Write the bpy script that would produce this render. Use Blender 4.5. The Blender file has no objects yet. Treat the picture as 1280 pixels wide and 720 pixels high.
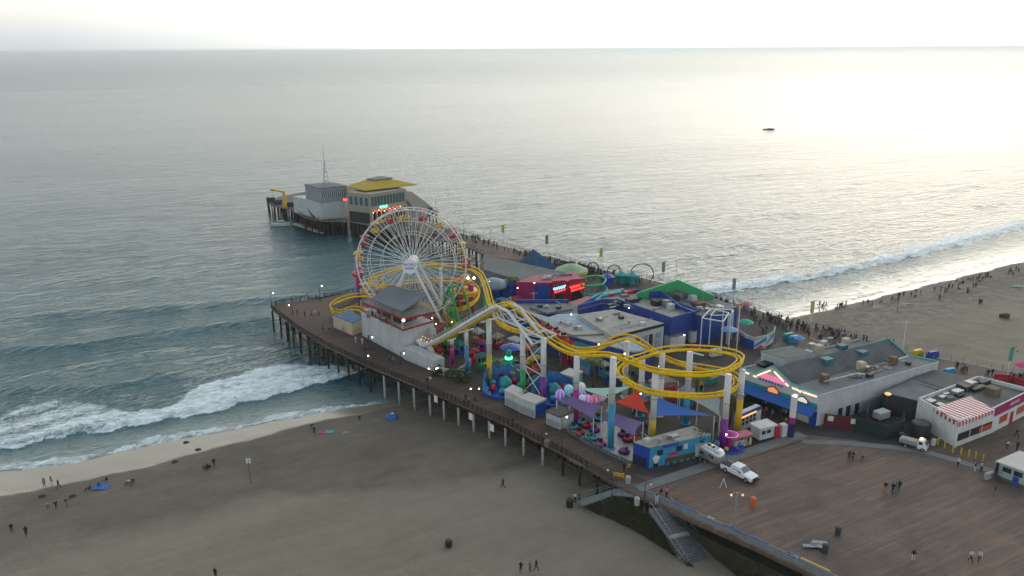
import bpy, bmesh, math, random
import numpy as np
from mathutils import Vector, Matrix, Euler

# ------------------------------------------------------------------ camera
FPX, CAMZ, ROLL, HORY = 1000.0, 62.0, -0.006, 61.0
PITCH = math.atan((360 - HORY) / FPX)
_cp, _sp, _c, _s = math.cos(PITCH), math.sin(PITCH), math.cos(ROLL), math.sin(ROLL)
_R0 = np.array([1, 0, 0.]); _U0 = np.array([0, _sp, _cp]); F0 = np.array([0, _cp, -_sp])
CR = _c * _R0 + _s * _U0; CU = -_s * _R0 + _c * _U0; CC = np.array([0, 0, CAMZ])
C = bpy.context.scene.collection
sc = bpy.context.scene
cd = bpy.data.cameras.new('camera'); cam = bpy.data.objects.new('camera', cd); C.objects.link(cam)
cd.sensor_width = 36; cd.lens = 36 * FPX / 1280; cd.clip_start = 1; cd.clip_end = 90000
cam.matrix_world = Matrix(((CR[0], CU[0], -F0[0], 0), (CR[1], CU[1], -F0[1], 0), (CR[2], CU[2], -F0[2], CAMZ), (0, 0, 0, 1)))
sc.camera = cam
# ------------------------------------------------------------------ light
SUN_AZ, SUN_EL = math.radians(27), math.radians(13)      # azimuth clockwise from +Y
w = bpy.data.worlds.new("World"); sc.world = w; w.use_nodes = True
nt = w.node_tree; nt.nodes.clear()
def wn(t, **k):
    n = nt.nodes.new(t)
    for a, b in k.items(): setattr(n, a, b)
    return n
sky = wn('ShaderNodeTexSky', sky_type='NISHITA', sun_disc=False, sun_elevation=SUN_EL, sun_rotation=SUN_AZ,
         altitude=0, air_density=1.0, dust_density=3.0, ozone_density=1.5)
geo = wn('ShaderNodeTexCoord'); sep = wn('ShaderNodeSeparateXYZ'); nt.links.new(geo.outputs['Generated'], sep.inputs[0])
# evening haze layer: a band of thick marine air low over the sea, warm above, bluish right at the horizon away from the sun
def ramp(stops):
    r = wn('ShaderNodeValToRGB'); cr = r.color_ramp
    while len(cr.elements) < len(stops): cr.elements.new(0.5)
    for e, (p, c) in zip(cr.elements, stops): e.position = p; e.color = (*c, 1)
    return r
hz_ramp = ramp([(0.0, (.60, .68, .74)), (.012, (.66, .73, .78)), (.045, (1.0, .98, .94)), (.10, (1.28, 1.21, 1.09)), (.22, (1.18, 1.18, 1.12)), (.36, (.98, 1.06, 1.10)), (.55, (.52, .67, .80)), (1.0, (.20, .26, .34))])
nt.links.new(sep.outputs['Z'], hz_ramp.inputs['Fac'])
# glow of the veiled sun: angle from the sun direction
sd = (math.sin(SUN_AZ) * math.cos(SUN_EL), math.cos(SUN_AZ) * math.cos(SUN_EL), math.sin(SUN_EL))
dot = wn('ShaderNodeVectorMath', operation='DOT_PRODUCT'); nt.links.new(geo.outputs['Generated'], dot.inputs[0]); dot.inputs[1].default_value = sd
glow = ramp([(0.0, (0, 0, 0)), (.30, (0, 0, 0)), (.55, (.13, .118, .095)), (.76, (.53, .485, .385)), (.90, (1.25, 1.15, .94)), (.97, (1.8, 1.7, 1.48)), (1.0, (2.6, 2.45, 2.15))])
nt.links.new(dot.outputs['Value'], glow.inputs['Fac'])
add = wn('ShaderNodeMixRGB', blend_type='ADD'); add.inputs[0].default_value = 1
nt.links.new(hz_ramp.outputs[0], add.inputs[1]); nt.links.new(glow.outputs[0], add.inputs[2])
sk = wn('ShaderNodeMixRGB', blend_type='MIX'); sk.inputs[0].default_value = .85
scl = wn('ShaderNodeMixRGB', blend_type='MULTIPLY'); scl.inputs[0].default_value = 1; scl.inputs[2].default_value = (10, 10, 10, 1)
nt.links.new(add.outputs[0], scl.inputs[1])          # in the sky texture's units (background strength 0.1)
nt.links.new(sky.outputs[0], sk.inputs[1]); nt.links.new(scl.outputs[0], sk.inputs[2])
bg = wn('ShaderNodeBackground'); bg.inputs['Strength'].default_value = .1
nt.links.new(sk.outputs[0], bg.inputs['Color'])
out = wn('ShaderNodeOutputWorld'); nt.links.new(bg.outputs[0], out.inputs[0])
sl = bpy.data.lights.new('sun', 'SUN'); sl.energy = .5; sl.angle = math.radians(150); sl.color = (1, .94, .86)
so = bpy.data.objects.new('sun', sl); C.objects.link(so)
so.rotation_euler = Vector((-sd[0], -sd[1], -sd[2])).to_track_quat('-Z', 'Y').to_euler(); so.location = (60, 100, 120)
vs = sc.view_settings; vs.view_transform = 'Standard'; vs.look = 'None'; vs.exposure = .08; vs.gamma = 1; vs.use_curve_mapping = False

# ------------------------------------------------------------------ helpers
def P(px, py, z=0.):
    d = (px - 640) / FPX * CR + (360 - py) / FPX * CU + F0
    return CC + d * ((z - CAMZ) / d[2])
def V(px, py, z=0.): return Vector(P(px, py, z))
def proj(p):
    q = np.asarray(p) - CC; ww = q @ F0
    return 640 + FPX * (q @ CR) / ww, 360 - FPX * (q @ CU) / ww
def hz(bx, by, ty, z=0.):
    """height of the thing standing at pixel (bx, by) on plane z whose top reaches row ty"""
    b = P(bx, by, z); lo, hi = -50, 80
    for _ in range(40):
        m = (lo + hi) / 2
        if proj((b[0], b[1], m))[1] > ty: lo = m
        else: hi = m
    return m
WATER = -6.0
def shore_frame():
    a = math.radians(28.5)
    return np.array([math.cos(a), math.sin(a)]), np.array([math.sin(a), -math.cos(a)])
ET, ES = shore_frame()
def curve_ts(pts, z=WATER):
    q = np.array([P(x, y, z)[:2] for x, y in pts]); t = q @ ET; s = q @ ES
    o = np.argsort(t); return t[o], s[o]

MATS = {}
def mat(name, col, rough=.7, metal=0., emit=0., ecol=None, noise=0., nscale=1., bump=0., spec=.4, alpha=1., streak=None, build=None):
    """procedural material: base colour broken up by two scales of noise, optional bump"""
    if name in MATS: return MATS[name]
    m = bpy.data.materials.new(name); m.use_nodes = True; t = m.node_tree; b = t.nodes['Principled BSDF']
    b.inputs['Base Color'].default_value = (*col, 1); b.inputs['Roughness'].default_value = rough
    b.inputs['Metallic'].default_value = metal; b.inputs['Specular IOR Level'].default_value = spec
    if emit:
        b.inputs['Emission Color'].default_value = (*(ecol or col), 1); b.inputs['Emission Strength'].default_value = emit
    if alpha < 1: b.inputs['Alpha'].default_value = alpha
    if noise:
        tc = t.nodes.new('ShaderNodeTexCoord'); n1 = t.nodes.new('ShaderNodeTexNoise'); n1.inputs['Scale'].default_value = nscale
        n1.inputs['Detail'].default_value = 6; n1.inputs['Roughness'].default_value = .65
        mp = t.nodes.new('ShaderNodeMapping'); t.links.new(tc.outputs['Object'], mp.inputs[0]); t.links.new(mp.outputs[0], n1.inputs['Vector'])
        if streak: mp.inputs['Scale'].default_value = streak
        r = t.nodes.new('ShaderNodeValToRGB'); r.color_ramp.elements[0].position = .3; r.color_ramp.elements[1].position = .7
        r.color_ramp.elements[0].color = (*[max(0, c * (1 - noise)) for c in col], 1)
        r.color_ramp.elements[1].color = (*[min(1, c * (1 + noise * .6)) for c in col], 1)
        t.links.new(n1.outputs['Fac'], r.inputs[0]); t.links.new(r.outputs[0], b.inputs['Base Color'])
        if bump:
            bm = t.nodes.new('ShaderNodeBump'); bm.inputs['Strength'].default_value = bump; bm.inputs['Distance'].default_value = .05
            t.links.new(n1.outputs['Fac'], bm.inputs['Height']); t.links.new(bm.outputs[0], b.inputs['Normal'])
    MATS[name] = m; return m

def tag(o, label=None, cat=None, group=None, kind=None):
    if label: o['label'] = label
    if cat: o['category'] = cat
    if group: o['group'] = group
    if kind: o['kind'] = kind
    return o
def thing(name, label, cat, loc=(0, 0, 0), group=None, rotz=0):
    o = bpy.data.objects.new(name, None); C.objects.link(o); o.empty_display_size = .5
    o.location = loc; o.rotation_euler = (0, 0, rotz)
    return tag(o, label, cat, group)
def origin(o):
    p = Vector((0, 0, 0))
    while o is not None: p += Vector(o.location); o = o.parent
    return p
class MB:
    def __init__(s, world=True): s.v = []; s.f = []; s.m = []; s.mi = 0
    def add(s, vs, fs):
        n = len(s.v); s.v += [tuple(v) for v in vs]; s.f += [tuple(n + i for i in f) for f in fs]; s.m += [s.mi] * len(fs); return s
    def box(s, c, d, rz=0, tilt=None):
        x, y, z = d[0] / 2, d[1] / 2, d[2] / 2
        M = Matrix.Rotation(rz, 3, 'Z')
        if tilt: M = M @ Euler(tilt).to_matrix()
        vs = [Vector(c) + M @ Vector((a * x, b * y, e * z)) for e in (-1, 1) for a, b in ((-1, -1), (1, -1), (1, 1), (-1, 1))]
        return s.add(vs, [(3, 2, 1, 0), (4, 5, 6, 7), (0, 1, 5, 4), (1, 2, 6, 5), (2, 3, 7, 6), (3, 0, 4, 7)])
    def prism(s, poly, z0, z1, ztops=None):
        n = len(poly); a = sum(poly[i][0] * poly[(i + 1) % n][1] - poly[(i + 1) % n][0] * poly[i][1] for i in range(n))
        idx = list(range(n))
        if a < 0: idx.reverse()
        b = [(poly[i][0], poly[i][1], z0) for i in idx]; t = [(poly[i][0], poly[i][1], ztops[i] if ztops else z1) for i in idx]
        return s.add(b + t, [tuple(range(n - 1, -1, -1)), tuple(range(n, 2 * n))] + [(i, (i + 1) % n, n + (i + 1) % n, n + i) for i in range(n)])
    def tube(s, pts, r, n=8, closed=False, cap=True, rs=None):
        pts = [Vector(p) for p in pts]; k = len(pts); rings = []
        up = None
        for i, p in enumerate(pts):
            if closed: d = pts[(i + 1) % k] - pts[i - 1]
            else: d = pts[min(i + 1, k - 1)] - pts[max(i - 1, 0)]
            if d.length < 1e-9: d = Vector((0, 0, 1))
            d.normalize()
            if up is None:
                up = Vector((0, 0, 1)) if abs(d.z) < .95 else Vector((1, 0, 0))
            a = d.cross(up)
            if a.length < 1e-4: a = d.cross(Vector((1, .3, 0)))
            a.normalize(); b = a.cross(d).normalized()
            rr = rs[i] if rs else r
            rings.append([p + (a * math.cos(2 * math.pi * j / n) + b * math.sin(2 * math.pi * j / n)) * rr for j in range(n)])
        vs = [q for rg in rings for q in rg]; fs = []
        for i in range(k if closed else k - 1):
            for j in range(n):
                i2 = (i + 1) % k; j2 = (j + 1) % n
                fs.append((i * n + j, i * n + j2, i2 * n + j2, i2 * n + j))
        if cap and not closed: fs += [tuple(range(n - 1, -1, -1)), tuple((k - 1) * n + j for j in range(n))]
        return s.add(vs, fs)
    def cyl(s, c, r, h, n=12, r2=None):
        c = Vector(c); r2 = r if r2 is None else r2
        return s.tube([c, c + Vector((0, 0, h))], r, n, rs=[r, max(r2, .001)])
    def lathe(s, c, prof, n=16):
        c = Vector(c); vs = []; fs = []; k = len(prof)
        for r, z in prof:
            for j in range(n): vs.append(c + Vector((r * math.cos(2 * math.pi * j / n), r * math.sin(2 * math.pi * j / n), z)))
        for i in range(k - 1):
            for j in range(n): fs.append((i * n + j, i * n + (j + 1) % n, (i + 1) * n + (j + 1) % n, (i + 1) * n + j))
        fs += [tuple(range(n - 1, -1, -1)), tuple((k - 1) * n + j for j in range(n))]
        return s.add(vs, fs)
    def ball(s, c, r, n=10, sz=1.):
        c = Vector(c); pr = []
        for i in range(n // 2 + 1):
            a = -math.pi / 2 + math.pi * i / (n // 2); pr.append((max(r * math.cos(a), .002), r * sz * math.sin(a)))
        return s.lathe(c, pr, n)
    def quad(s, *q): return s.add(q, [tuple(range(len(q)))])
    def slab(s, q, th):
        """thick sheet: polygon q (3-D points) given a thickness th straight down"""
        n = len(q); q = [Vector(p) for p in q]
        a = sum(q[i].x * q[(i + 1) % n].y - q[(i + 1) % n].x * q[i].y for i in range(n))
        if a < 0: q = q[::-1]
        lo = [p - Vector((0, 0, th)) for p in q]
        return s.add(lo + q, [tuple(range(n - 1, -1, -1)), tuple(range(n, 2 * n))] + [(i, (i + 1) % n, n + (i + 1) % n, n + i) for i in range(n)])
    def build(s, name, m, parent=None, smooth=False):
        me = bpy.data.meshes.new(name); o = origin(parent) if parent else Vector((0, 0, 0))
        me.from_pydata([(v[0] - o.x, v[1] - o.y, v[2] - o.z) for v in s.v], [], s.f)
        for mm in (m if isinstance(m, (list, tuple)) else [m]): me.materials.append(mm)
        if any(s.m): me.polygons.foreach_set('material_index', s.m)
        if smooth: me.polygons.foreach_set('use_smooth', [True] * len(s.f))
        ob = bpy.data.objects.new(name, me); C.objects.link(ob)
        if parent: ob.parent = parent
        return ob
def single(name, label, cat, mb, m, loc, group=None, smooth=False):
    """a thing that is one mesh with its origin at its base"""
    e = Vector(loc)
    ob = MB.build(mb, name, m, None, smooth)
    ob.data.transform(Matrix.Translation(-e)); ob.location = e
    return tag(ob, label, cat, group)
def copy_tree(o, parent=None):
    c = o.copy(); C.objects.link(c); c.parent = parent
    for ch in list(o.children): copy_tree(ch, c)
    return c
def text_mesh(s, size, m, name, parent, M, extr=.03):
    """lettering as a mesh, matrix M places its baseline centre (x right, y up, z out of the sign)"""
    cu = bpy.data.curves.new(name, 'FONT'); cu.body = s; cu.size = size; cu.align_x = 'CENTER'; cu.align_y = 'CENTER'; cu.extrude = extr
    tmp = bpy.data.objects.new('tmp_text', cu); C.objects.link(tmp)
    dg = bpy.context.evaluated_depsgraph_get(); me = bpy.data.meshes.new_from_object(tmp.evaluated_get(dg))
    bpy.data.objects.remove(tmp); bpy.data.curves.remove(cu)
    me.transform(Matrix.Translation(-origin(parent)) @ M); me.materials.clear(); me.materials.append(m); me.name = name
    ob = bpy.data.objects.new(name, me); C.objects.link(ob); ob.parent = parent; return ob
def face_matrix(a, b, t=.5, up=(0, 0, 1), out=.05, h=0.):
    """frame on a vertical face whose foot runs from a to b (seen from outside a is left, b right)"""
    a, b = Vector(a), Vector(b); x = (b - a).normalized(); u = Vector(up); z = x.cross(u).normalized(); y = z.cross(x)
    p = a.lerp(b, t) + Vector((0, 0, h)) + z * out
    return Matrix(((x.x, y.x, z.x, p.x), (x.y, y.y, z.y, p.y), (x.z, y.z, z.z, p.z), (0, 0, 0, 1)))
def catmull(pts, step=1.):
    pts = [np.array(p, float) for p in pts]; out = []
    q = [2 * pts[0] - pts[1]] + pts + [2 * pts[-1] - pts[-2]]
    for i in range(1, len(q) - 2):
        p0, p1, p2, p3 = q[i - 1:i + 3]; n = max(2, int(np.linalg.norm(p2 - p1) / step))
        for k in range(n):
            t = k / n
            out.append(.5 * (2 * p1 + (p2 - p0) * t + (2 * p0 - 5 * p1 + 4 * p2 - p3) * t * t + (3 * p1 - p0 - 3 * p2 + p3) * t ** 3))
    out.append(q[-2]); return out
random.seed(7); rng = np.random.default_rng(7)
# ------------------------------------------------------------------ sea and sand
SHORE = curve_ts([(-400, 660), (0, 590), (60, 583), (100, 577), (160, 562), (230, 548), (300, 535), (380, 520), (440, 510), (500, 500), (975, 396), (1030, 384), (1060, 377), (1130, 359), (1200, 341), (1280, 320), (1600, 250)])
DRY = curve_ts([(-400, 720), (0, 622), (100, 603), (180, 585), (250, 567), (310, 550), (400, 527), (470, 512), (500, 506), (975, 402), (1060, 381), (1130, 364), (1200, 347), (1280, 327), (1600, 256)], -5.6)
def s_of(cv, t): return np.interp(t, cv[0], cv[1])
def fbm1(x, seed, f0=.02, n=5, g=.55):
    r = np.random.default_rng(seed); o = 0; a = 1
    for i in range(n): o = o + a * np.sin(x * f0 * 2 * math.pi * 2 ** i * (1 + .2 * r.random()) + r.random() * 7); a *= g
    return o
def grid_mesh(name, X, Y, Z, attrs, m, kind='structure'):
    nr, nc = X.shape; me = bpy.data.meshes.new(name)
    co = np.stack([X, Y, Z], -1).reshape(-1, 3).astype(np.float32)
    i = np.arange(nr * nc).reshape(nr, nc); q = np.stack([i[:-1, :-1], i[:-1, 1:], i[1:, 1:], i[1:, :-1]], -1).reshape(-1, 4)
    me.vertices.add(len(co)); me.vertices.foreach_set('co', co.ravel())
    me.loops.add(q.size); me.loops.foreach_set('vertex_index', q.ravel().astype(np.int32))
    me.polygons.add(len(q)); me.polygons.foreach_set('loop_start', (np.arange(len(q)) * 4).astype(np.int32))
    me.update(calc_edges=True); me.polygons.foreach_set('use_smooth', np.ones(len(q), bool))
    for k, a in attrs.items():
        at = me.attributes.new(k, 'FLOAT', 'POINT'); at.data.foreach_set('value', a.ravel().astype(np.float32))
    me.materials.append(m); o = bpy.data.objects.new(name, me); C.objects.link(o); o['kind'] = kind; return o
class NT:
    """terse node graph builder"""
    def __init__(s, name):
        s.m = bpy.data.materials.new(name); s.m.use_nodes = True; s.t = s.m.node_tree; s.b = s.t.nodes['Principled BSDF']
        s.tc = s.t.nodes.new('ShaderNodeTexCoord').outputs['Object']
    def lk(s, a, b): s.t.links.new(a, b)
    def inp(s, sock, v):
        if hasattr(v, 'node'): s.lk(v, sock)
        else: sock.default_value = v
    def map(s, scale=(1, 1, 1), rz=0, src=None):
        n = s.t.nodes.new('ShaderNodeMapping'); n.inputs['Rotation'].default_value = (0, 0, rz); 
        m2 = s.t.nodes.new('ShaderNodeMapping'); s.lk(src or s.tc, n.inputs[0]); s.lk(n.outputs[0], m2.inputs[0]); m2.inputs['Scale'].default_value = scale
        return m2.outputs[0]
    def noise(s, vec, scale=1, det=4, rough=.55, dist=0):
        n = s.t.nodes.new('ShaderNodeTexNoise'); s.lk(vec, n.inputs['Vector']); n.inputs['Scale'].default_value = scale
        n.inputs['Detail'].default_value = det; n.inputs['Roughness'].default_value = rough; n.inputs['Distortion'].default_value = dist; return n.outputs['Fac']
    def math(s, op, a, b=0., c=0.):
        n = s.t.nodes.new('ShaderNodeMath'); n.operation = op; s.inp(n.inputs[0], a); s.inp(n.inputs[1], b); s.inp(n.inputs[2], c); return n.outputs[0]
    def ramp(s, fac, stops):
        r = s.t.nodes.new('ShaderNodeValToRGB'); cr = r.color_ramp
        while len(cr.elements) < len(stops): cr.elements.new(.5)
        for e, (p, c) in zip(cr.elements, stops): e.position = p; e.color = (*c, 1) if isinstance(c, tuple) else (c, c, c, 1)
        s.inp(r.inputs[0], fac); return r.outputs[0]
    def mix(s, fac, a, b, op='MIX'):
        n = s.t.nodes.new('ShaderNodeMixRGB'); n.blend_type = op; s.inp(n.inputs[0], fac)
        for k, v in ((1, a), (2, b)): s.inp(n.inputs[k], (*v, 1) if isinstance(v, tuple) else v)
        return n.outputs[0]
    def attr(s, name):
        n = s.t.nodes.new('ShaderNodeAttribute'); n.attribute_name = name; return n.outputs['Fac']
    def bump(s, h, strength=1., dist=.1, normal=None):
        n = s.t.nodes.new('ShaderNodeBump'); s.inp(n.inputs['Strength'], strength); s.inp(n.inputs['Distance'], dist); s.lk(h, n.inputs['Height'])
        if normal: s.lk(normal, n.inputs['Normal'])
        return n.outputs[0]
# --- sea material
g = NT('sea_water'); SA = math.radians(-28.5)
mv = g.map((1, 1, 1), SA)
mA = g.map((.26, 1, 1), SA); mB = g.map((.45, 1, 1), SA - .25)
n1 = g.noise(mA, .13, 5, .62, .3); n2 = g.noise(mB, .55, 4, .6); n3 = g.noise(mv, 2.2, 3, .6)
big = g.noise(g.map((.25, 1, 1), SA + .1), .012, 3, .5)
h = g.math('ADD', g.math('MULTIPLY', n1, 2.2), g.math('ADD', g.math('MULTIPLY', n2, 1.9), g.math('MULTIPLY', n3, .16)))
amp = g.math('MULTIPLY_ADD', big, .9, .5)
calm = g.attr('calm')
nrm = g.bump(h, g.math('MULTIPLY', amp, g.math('MULTIPLY', calm, .8)), 1.0)
foam = g.attr('foam'); lace = g.attr('lace')
fn = g.noise(g.map((.55, 1, 1), SA), 1.5, 9, .75, 1.2); fn2 = g.noise(g.map((.5, 1, 1), SA), .36, 7, .75, 1.4)
fm = g.math('ADD', g.math('MULTIPLY', fn, .5), g.math('MULTIPLY', fn2, .5))
thr = g.math('SUBTRACT', g.math('MULTIPLY_ADD', foam, .60, .0), fm)     # foam 1 -> nearly solid
fmask = g.ramp(g.math('MULTIPLY_ADD', thr, 5., .5), [(0.2, 0.), (.85, 1.)])
deep = g.mix(g.attr('shallow'), (.038, .108, .125), (.17, .22, .205))
colr = g.mix(fmask, deep, g.ramp(g.noise(g.map((.5, 1, 1), SA), .55, 7, .7), [(.36, (.40, .50, .54)), (.58, (.80, .87, .90))]))
g.lk(colr, g.b.inputs['Base Color'])
g.lk(g.mix(fmask, g.ramp(g.attr('far'), [(0, .08), (1, .33)]), (.5, .5, .5)), g.b.inputs['Roughness'])
g.b.inputs['IOR'].default_value = 1.34; g.b.inputs['Specular IOR Level'].default_value = .5
g.lk(g.bump(fm, g.math('MULTIPLY', fmask, .8), .25, nrm), g.b.inputs['Normal'])
SEA = g.m
# --- sea mesh: polar rings, finer near the shore
nr, nc = 1000, 820
rr = np.concatenate([np.geomspace(60, 700, 760), np.geomspace(700, 45000, nr - 759)[1:]])
aa = np.radians(np.linspace(-62, 62, nc)); Rg, Ag = np.meshgrid(rr, aa, indexing='ij')
X = Rg * np.sin(Ag); Y = Rg * np.cos(Ag); T = X * ET[0] + Y * ET[1]; S = X * ES[0] + Y * ES[1]
D = S - s_of(SHORE, T)                                       # metres inland of the waterline (sea is negative)
D = D + .5 * fbm1(T, 3, .02)
def ridge(cv, w0, w1, lo=None, hi=None, wob=0., seed=1):
    d = S - s_of(cv, T) - wob * fbm1(T, seed, .03)            # seaward negative
    e = np.where(d < 0, np.exp(-(d / w0) ** 2), np.exp(-(d / w1) ** 2))
    if lo is not None: e = e * np.clip((T - lo) / 12, 0, 1) * np.clip((hi - T) / 12, 0, 1)
    return e
Z = np.full_like(X, WATER)
att = np.clip((700 - Rg) / 500, 0, 1); damp = np.clip(-D / 40, .04, 1)
wr = np.random.default_rng(11)
for k in range(34):
    lam = 3.5 * 1.12 ** k * (1 + .1 * wr.random()) if k < 26 else 40 + 25 * wr.random()
    th = wr.normal(0, .5); kx, ky = (-ES[0] * math.cos(th) + ET[0] * math.sin(th)), (-ES[1] * math.cos(th) + ET[1] * math.sin(th))
    a = .0085 * lam ** .75 * np.clip((lam / (Rg * .004 + .2) - 1.5) / 3, 0, 1)
    ph = 2 * math.pi / lam * (X * kx + Y * ky) + wr.random() * 7 + .5 * np.sin(T * .013 + k)
    Z += a * damp * att * np.sin(ph) * .55
# breaker crests traced along the shore
B1 = curve_ts([(-200, 602), (-60, 572), (0, 562), (28, 560), (55, 551), (80, 549), (100, 544), (130, 543), (155, 536), (195, 532), (240, 521), (270, 516), (300, 507), (330, 502), (350, 494), (400, 482), (425, 476), (450, 465), (480, 455)])
B1top = curve_ts([(-200, 540), (0, 505), (35, 498), (75, 489), (125, 491), (165, 502), (200, 503), (215, 498), (232, 480), (265, 463), (300, 455), (345, 447), (400, 445), (450, 446), (480, 440)])
B2 = curve_ts([(-200, 500), (0, 489), (60, 485), (130, 486), (200, 470), (260, 462)])
SW1 = curve_ts([(-200, 452), (0, 440), (100, 434), (190, 420), (260, 411), (330, 402), (390, 400)])
SW2 = curve_ts([(0, 398), (200, 385), (340, 374), (450, 368)]); SW3 = curve_ts([(300, 330), (420, 318), (470, 312)])
N1 = curve_ts([(800, 380), (885, 370), (960, 358), (1020, 348), (1130, 326), (1200, 308), (1280, 285), (1500, 225)])
N1t = curve_ts([(800, 372), (885, 352), (960, 344), (1020, 338), (1100, 318), (1170, 295), (1240, 281), (1280, 272), (1500, 205)])
t_lo, t_hi = B1[0][0], B1[0][-1]
south = np.clip((t_hi - T) / 10, 0, 1)
B1s = (B1[0], B1[1] - 2.4); N1s = (N1[0], N1[1] - 3.0)
Z += .75 * ridge(B1s, 5, 1.6, wob=.35) * south + .85 * ridge(B2, 5, 2.4) * np.clip((B2[0][-1] - T) / 10, 0, 1)
Z += 1.1 * ridge(SW1, 5, 2.4, SW1[0][0], SW1[0][-1]) + .7 * ridge(SW2, 6, 2.8, SW2[0][0], SW2[0][-1]) + .7 * ridge(SW3, 6, 3, SW3[0][0], SW3[0][-1])
Z += .8 * ridge(N1s, 5, 2.0, N1[0][0], N1[0][-1] + 50, .3, 5)
for j, off in enumerate((34, 62, 95, 130, 178, 240)):        # long swells further out
    cvn = (SHORE[0], SHORE[1] - off); Z += (.38 - .02 * j) * ridge(cvn, 8, 6, wob=3., seed=20 + j) * np.clip(fbm1(T, 40 + j, .006, 3) * .8 + .3, 0, 1)
# foam coverage
F = np.zeros_like(X)
def band(top, front, fade_top, fade_front, lo, hi, e=9., wt=1.5, wf=.35, seed=2):
    a = S - s_of(top, T) - wt * fbm1(T, seed, .04); b = s_of(front, T) - S + wf * fbm1(T, seed + 1, .06)
    return np.clip(a / fade_top, 0, 1) * np.clip(b / fade_front, 0, 1) * np.clip((T - lo) / e, 0, 1) * np.clip((hi - T) / e, 0, 1)
F = np.maximum(F, band(B1top, B1, 7, .5, -200, t_hi + 2, wt=1.1) * (.93 + .09 * np.sin(T * .07) + .06 * np.sin(S * .8 + T * .21)) )
B1out = (B1top[0], B1top[1] - 7); F = np.maximum(F, band(B1out, B1, 6, .5, -200, t_hi + 2, wt=2.2, seed=33) * .60)
lead = np.exp(-np.clip(s_of(B1, T) - S, 0, 99) / 3.0) * band(B1top, B1, .5, .3, -200, t_hi + 3)
F = np.maximum(F, lead * 1.25)
SWt = (SHORE[0], SHORE[1] - 3.6)
sw = band(SWt, (SHORE[0], SHORE[1] + .6), 1.6, .4, -200, curve_ts([(520, 495)])[0][0], wt=.9, seed=6) * .86
F = np.maximum(F, sw); F = np.maximum(F, band((SHORE[0], SHORE[1] - 12), (SHORE[0], SHORE[1] - .5), 6, 3, t_lo, t_hi, seed=9) * .47)
F = np.maximum(F, band(N1t, N1, 4, .5, N1[0][0], 600, seed=12) * .95)
F = np.maximum(F, np.exp(-np.clip(s_of(N1, T) - S, 0, 99) / 3) * band(N1t, N1, .5, .3, N1[0][0], 600, seed=12) * 1.25)
tn = curve_ts([(940, 400)])[0][0]
F = np.maximum(F, band((SHORE[0], SHORE[1] - 2.5), (SHORE[0], SHORE[1] + .5), 1.2, .4, tn, 600, seed=15) * .75)
F = np.maximum(F, band((SHORE[0], SHORE[1] - 11.5), (SHORE[0], SHORE[1] - 9), 1.2, .6, tn + 30, 600, seed=16) * .6)
rough_ = sum(np.sin(X * a_ + Y * b_ + c_) for a_, b_, c_ in np.random.default_rng(5).uniform(-3.2, 3.2, (9, 3))) / 3
Z += np.clip(F - .3, 0, 1) * (.22 + .16 * rough_) * np.clip((420 - Rg) / 150, 0, 1)
Z = np.where(D > 0, WATER - .02, Z)
grid_mesh('sea', X, Y, Z, {'foam': F, 'lace': F, 'calm': np.clip(-D / 14, .3, 1) * (.55 + .45 * np.exp(-(Rg / 3000) ** 2)),
          'shallow': np.clip(1 + D / 14, 0, 1), 'far': np.clip((Rg - 200) / 2500, 0, 1) ** .5}, SEA)
# --- beach: one sheet of sand rising from under the sea
g = NT('beach_sand')
wet = g.attr('wet')
f1 = g.noise(g.map((.5, 1, 1), SA), .035, 6, .6, .4); f2 = g.noise(g.map((.8, 1, 1), SA), .42, 9, .78); f3 = g.noise(g.map(), 2.4, 5, .75); f4 = g.noise(g.map((.6, 1, 1), SA), .11, 9, .72, .5)
dry = g.ramp(g.math('ADD', g.math('MULTIPLY', f1, .65), g.math('MULTIPLY', f2, .35)), [(.32, (.178, .147, .110)), (.5, (.236, .200, .152)), (.68, (.280, .240, .186))])
churn = g.attr('churn')
dry = g.mix(g.math('MULTIPLY', churn, g.ramp(f2, [(.40, 0.), (.58, .95)])), dry, (.10, .088, .074))
drk = g.math('MULTIPLY', g.attr('damp'), .9)
dry = g.mix(drk, dry, g.ramp(g.math('ADD', g.math('MULTIPLY', f4, .55), g.math('ADD', g.math('MULTIPLY', f2, .3), g.math('MULTIPLY', f3, .15))), [(.40, (.078, .064, .048)), (.50, (.135, .110, .082)), (.60, (.185, .155, .118))]))
# groomed lines across the open sand
gl = g.noise(g.map((.012, .5, 1), SA + .02), 1., 3, .5)
dry = g.mix(.22, dry, g.ramp(gl, [(.4, .72), (.6, 1.)]), 'MULTIPLY')
colr = g.mix(wet, dry, (.25, .212, .150))
g.lk(colr, g.b.inputs['Base Color'])
g.lk(g.ramp(wet, [(0, .95), (.5, .5), (1, .16)]), g.b.inputs['Roughness'])
g.b.inputs['Specular IOR Level'].default_value = .5
hh = g.math('ADD', g.math('MULTIPLY', f2, 1.), g.math('MULTIPLY', f3, .25))
g.lk(g.bump(hh, g.math('MULTIPLY', g.math('SUBTRACT', 1.02, wet), .9), .5), g.b.inputs['Normal'])
SAND = g.m
u = np.linspace(-14, 190, 560); tt = np.concatenate([np.linspace(-260, 420, 760), np.linspace(430, 2600, 60)])
U, TT = np.meshgrid(u, tt, indexing='ij')
SS = s_of(SHORE, TT) + U; X2 = TT * ET[0] + SS * ES[0]; Y2 = TT * ET[1] + SS * ES[1]
Ud = U - .5 * fbm1(TT, 3, .02)
Zs = WATER + np.where(Ud < 0, Ud * .06, np.where(Ud < 9, Ud * .055, .5 + 1.5 * (1 - np.exp(-(Ud - 9) / 14))))
dd = s_of(DRY, TT) - SS + .35 * fbm1(TT, 8, .05)              # >0 still wet
wetA = np.clip(dd / .8, 0, 1)
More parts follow.
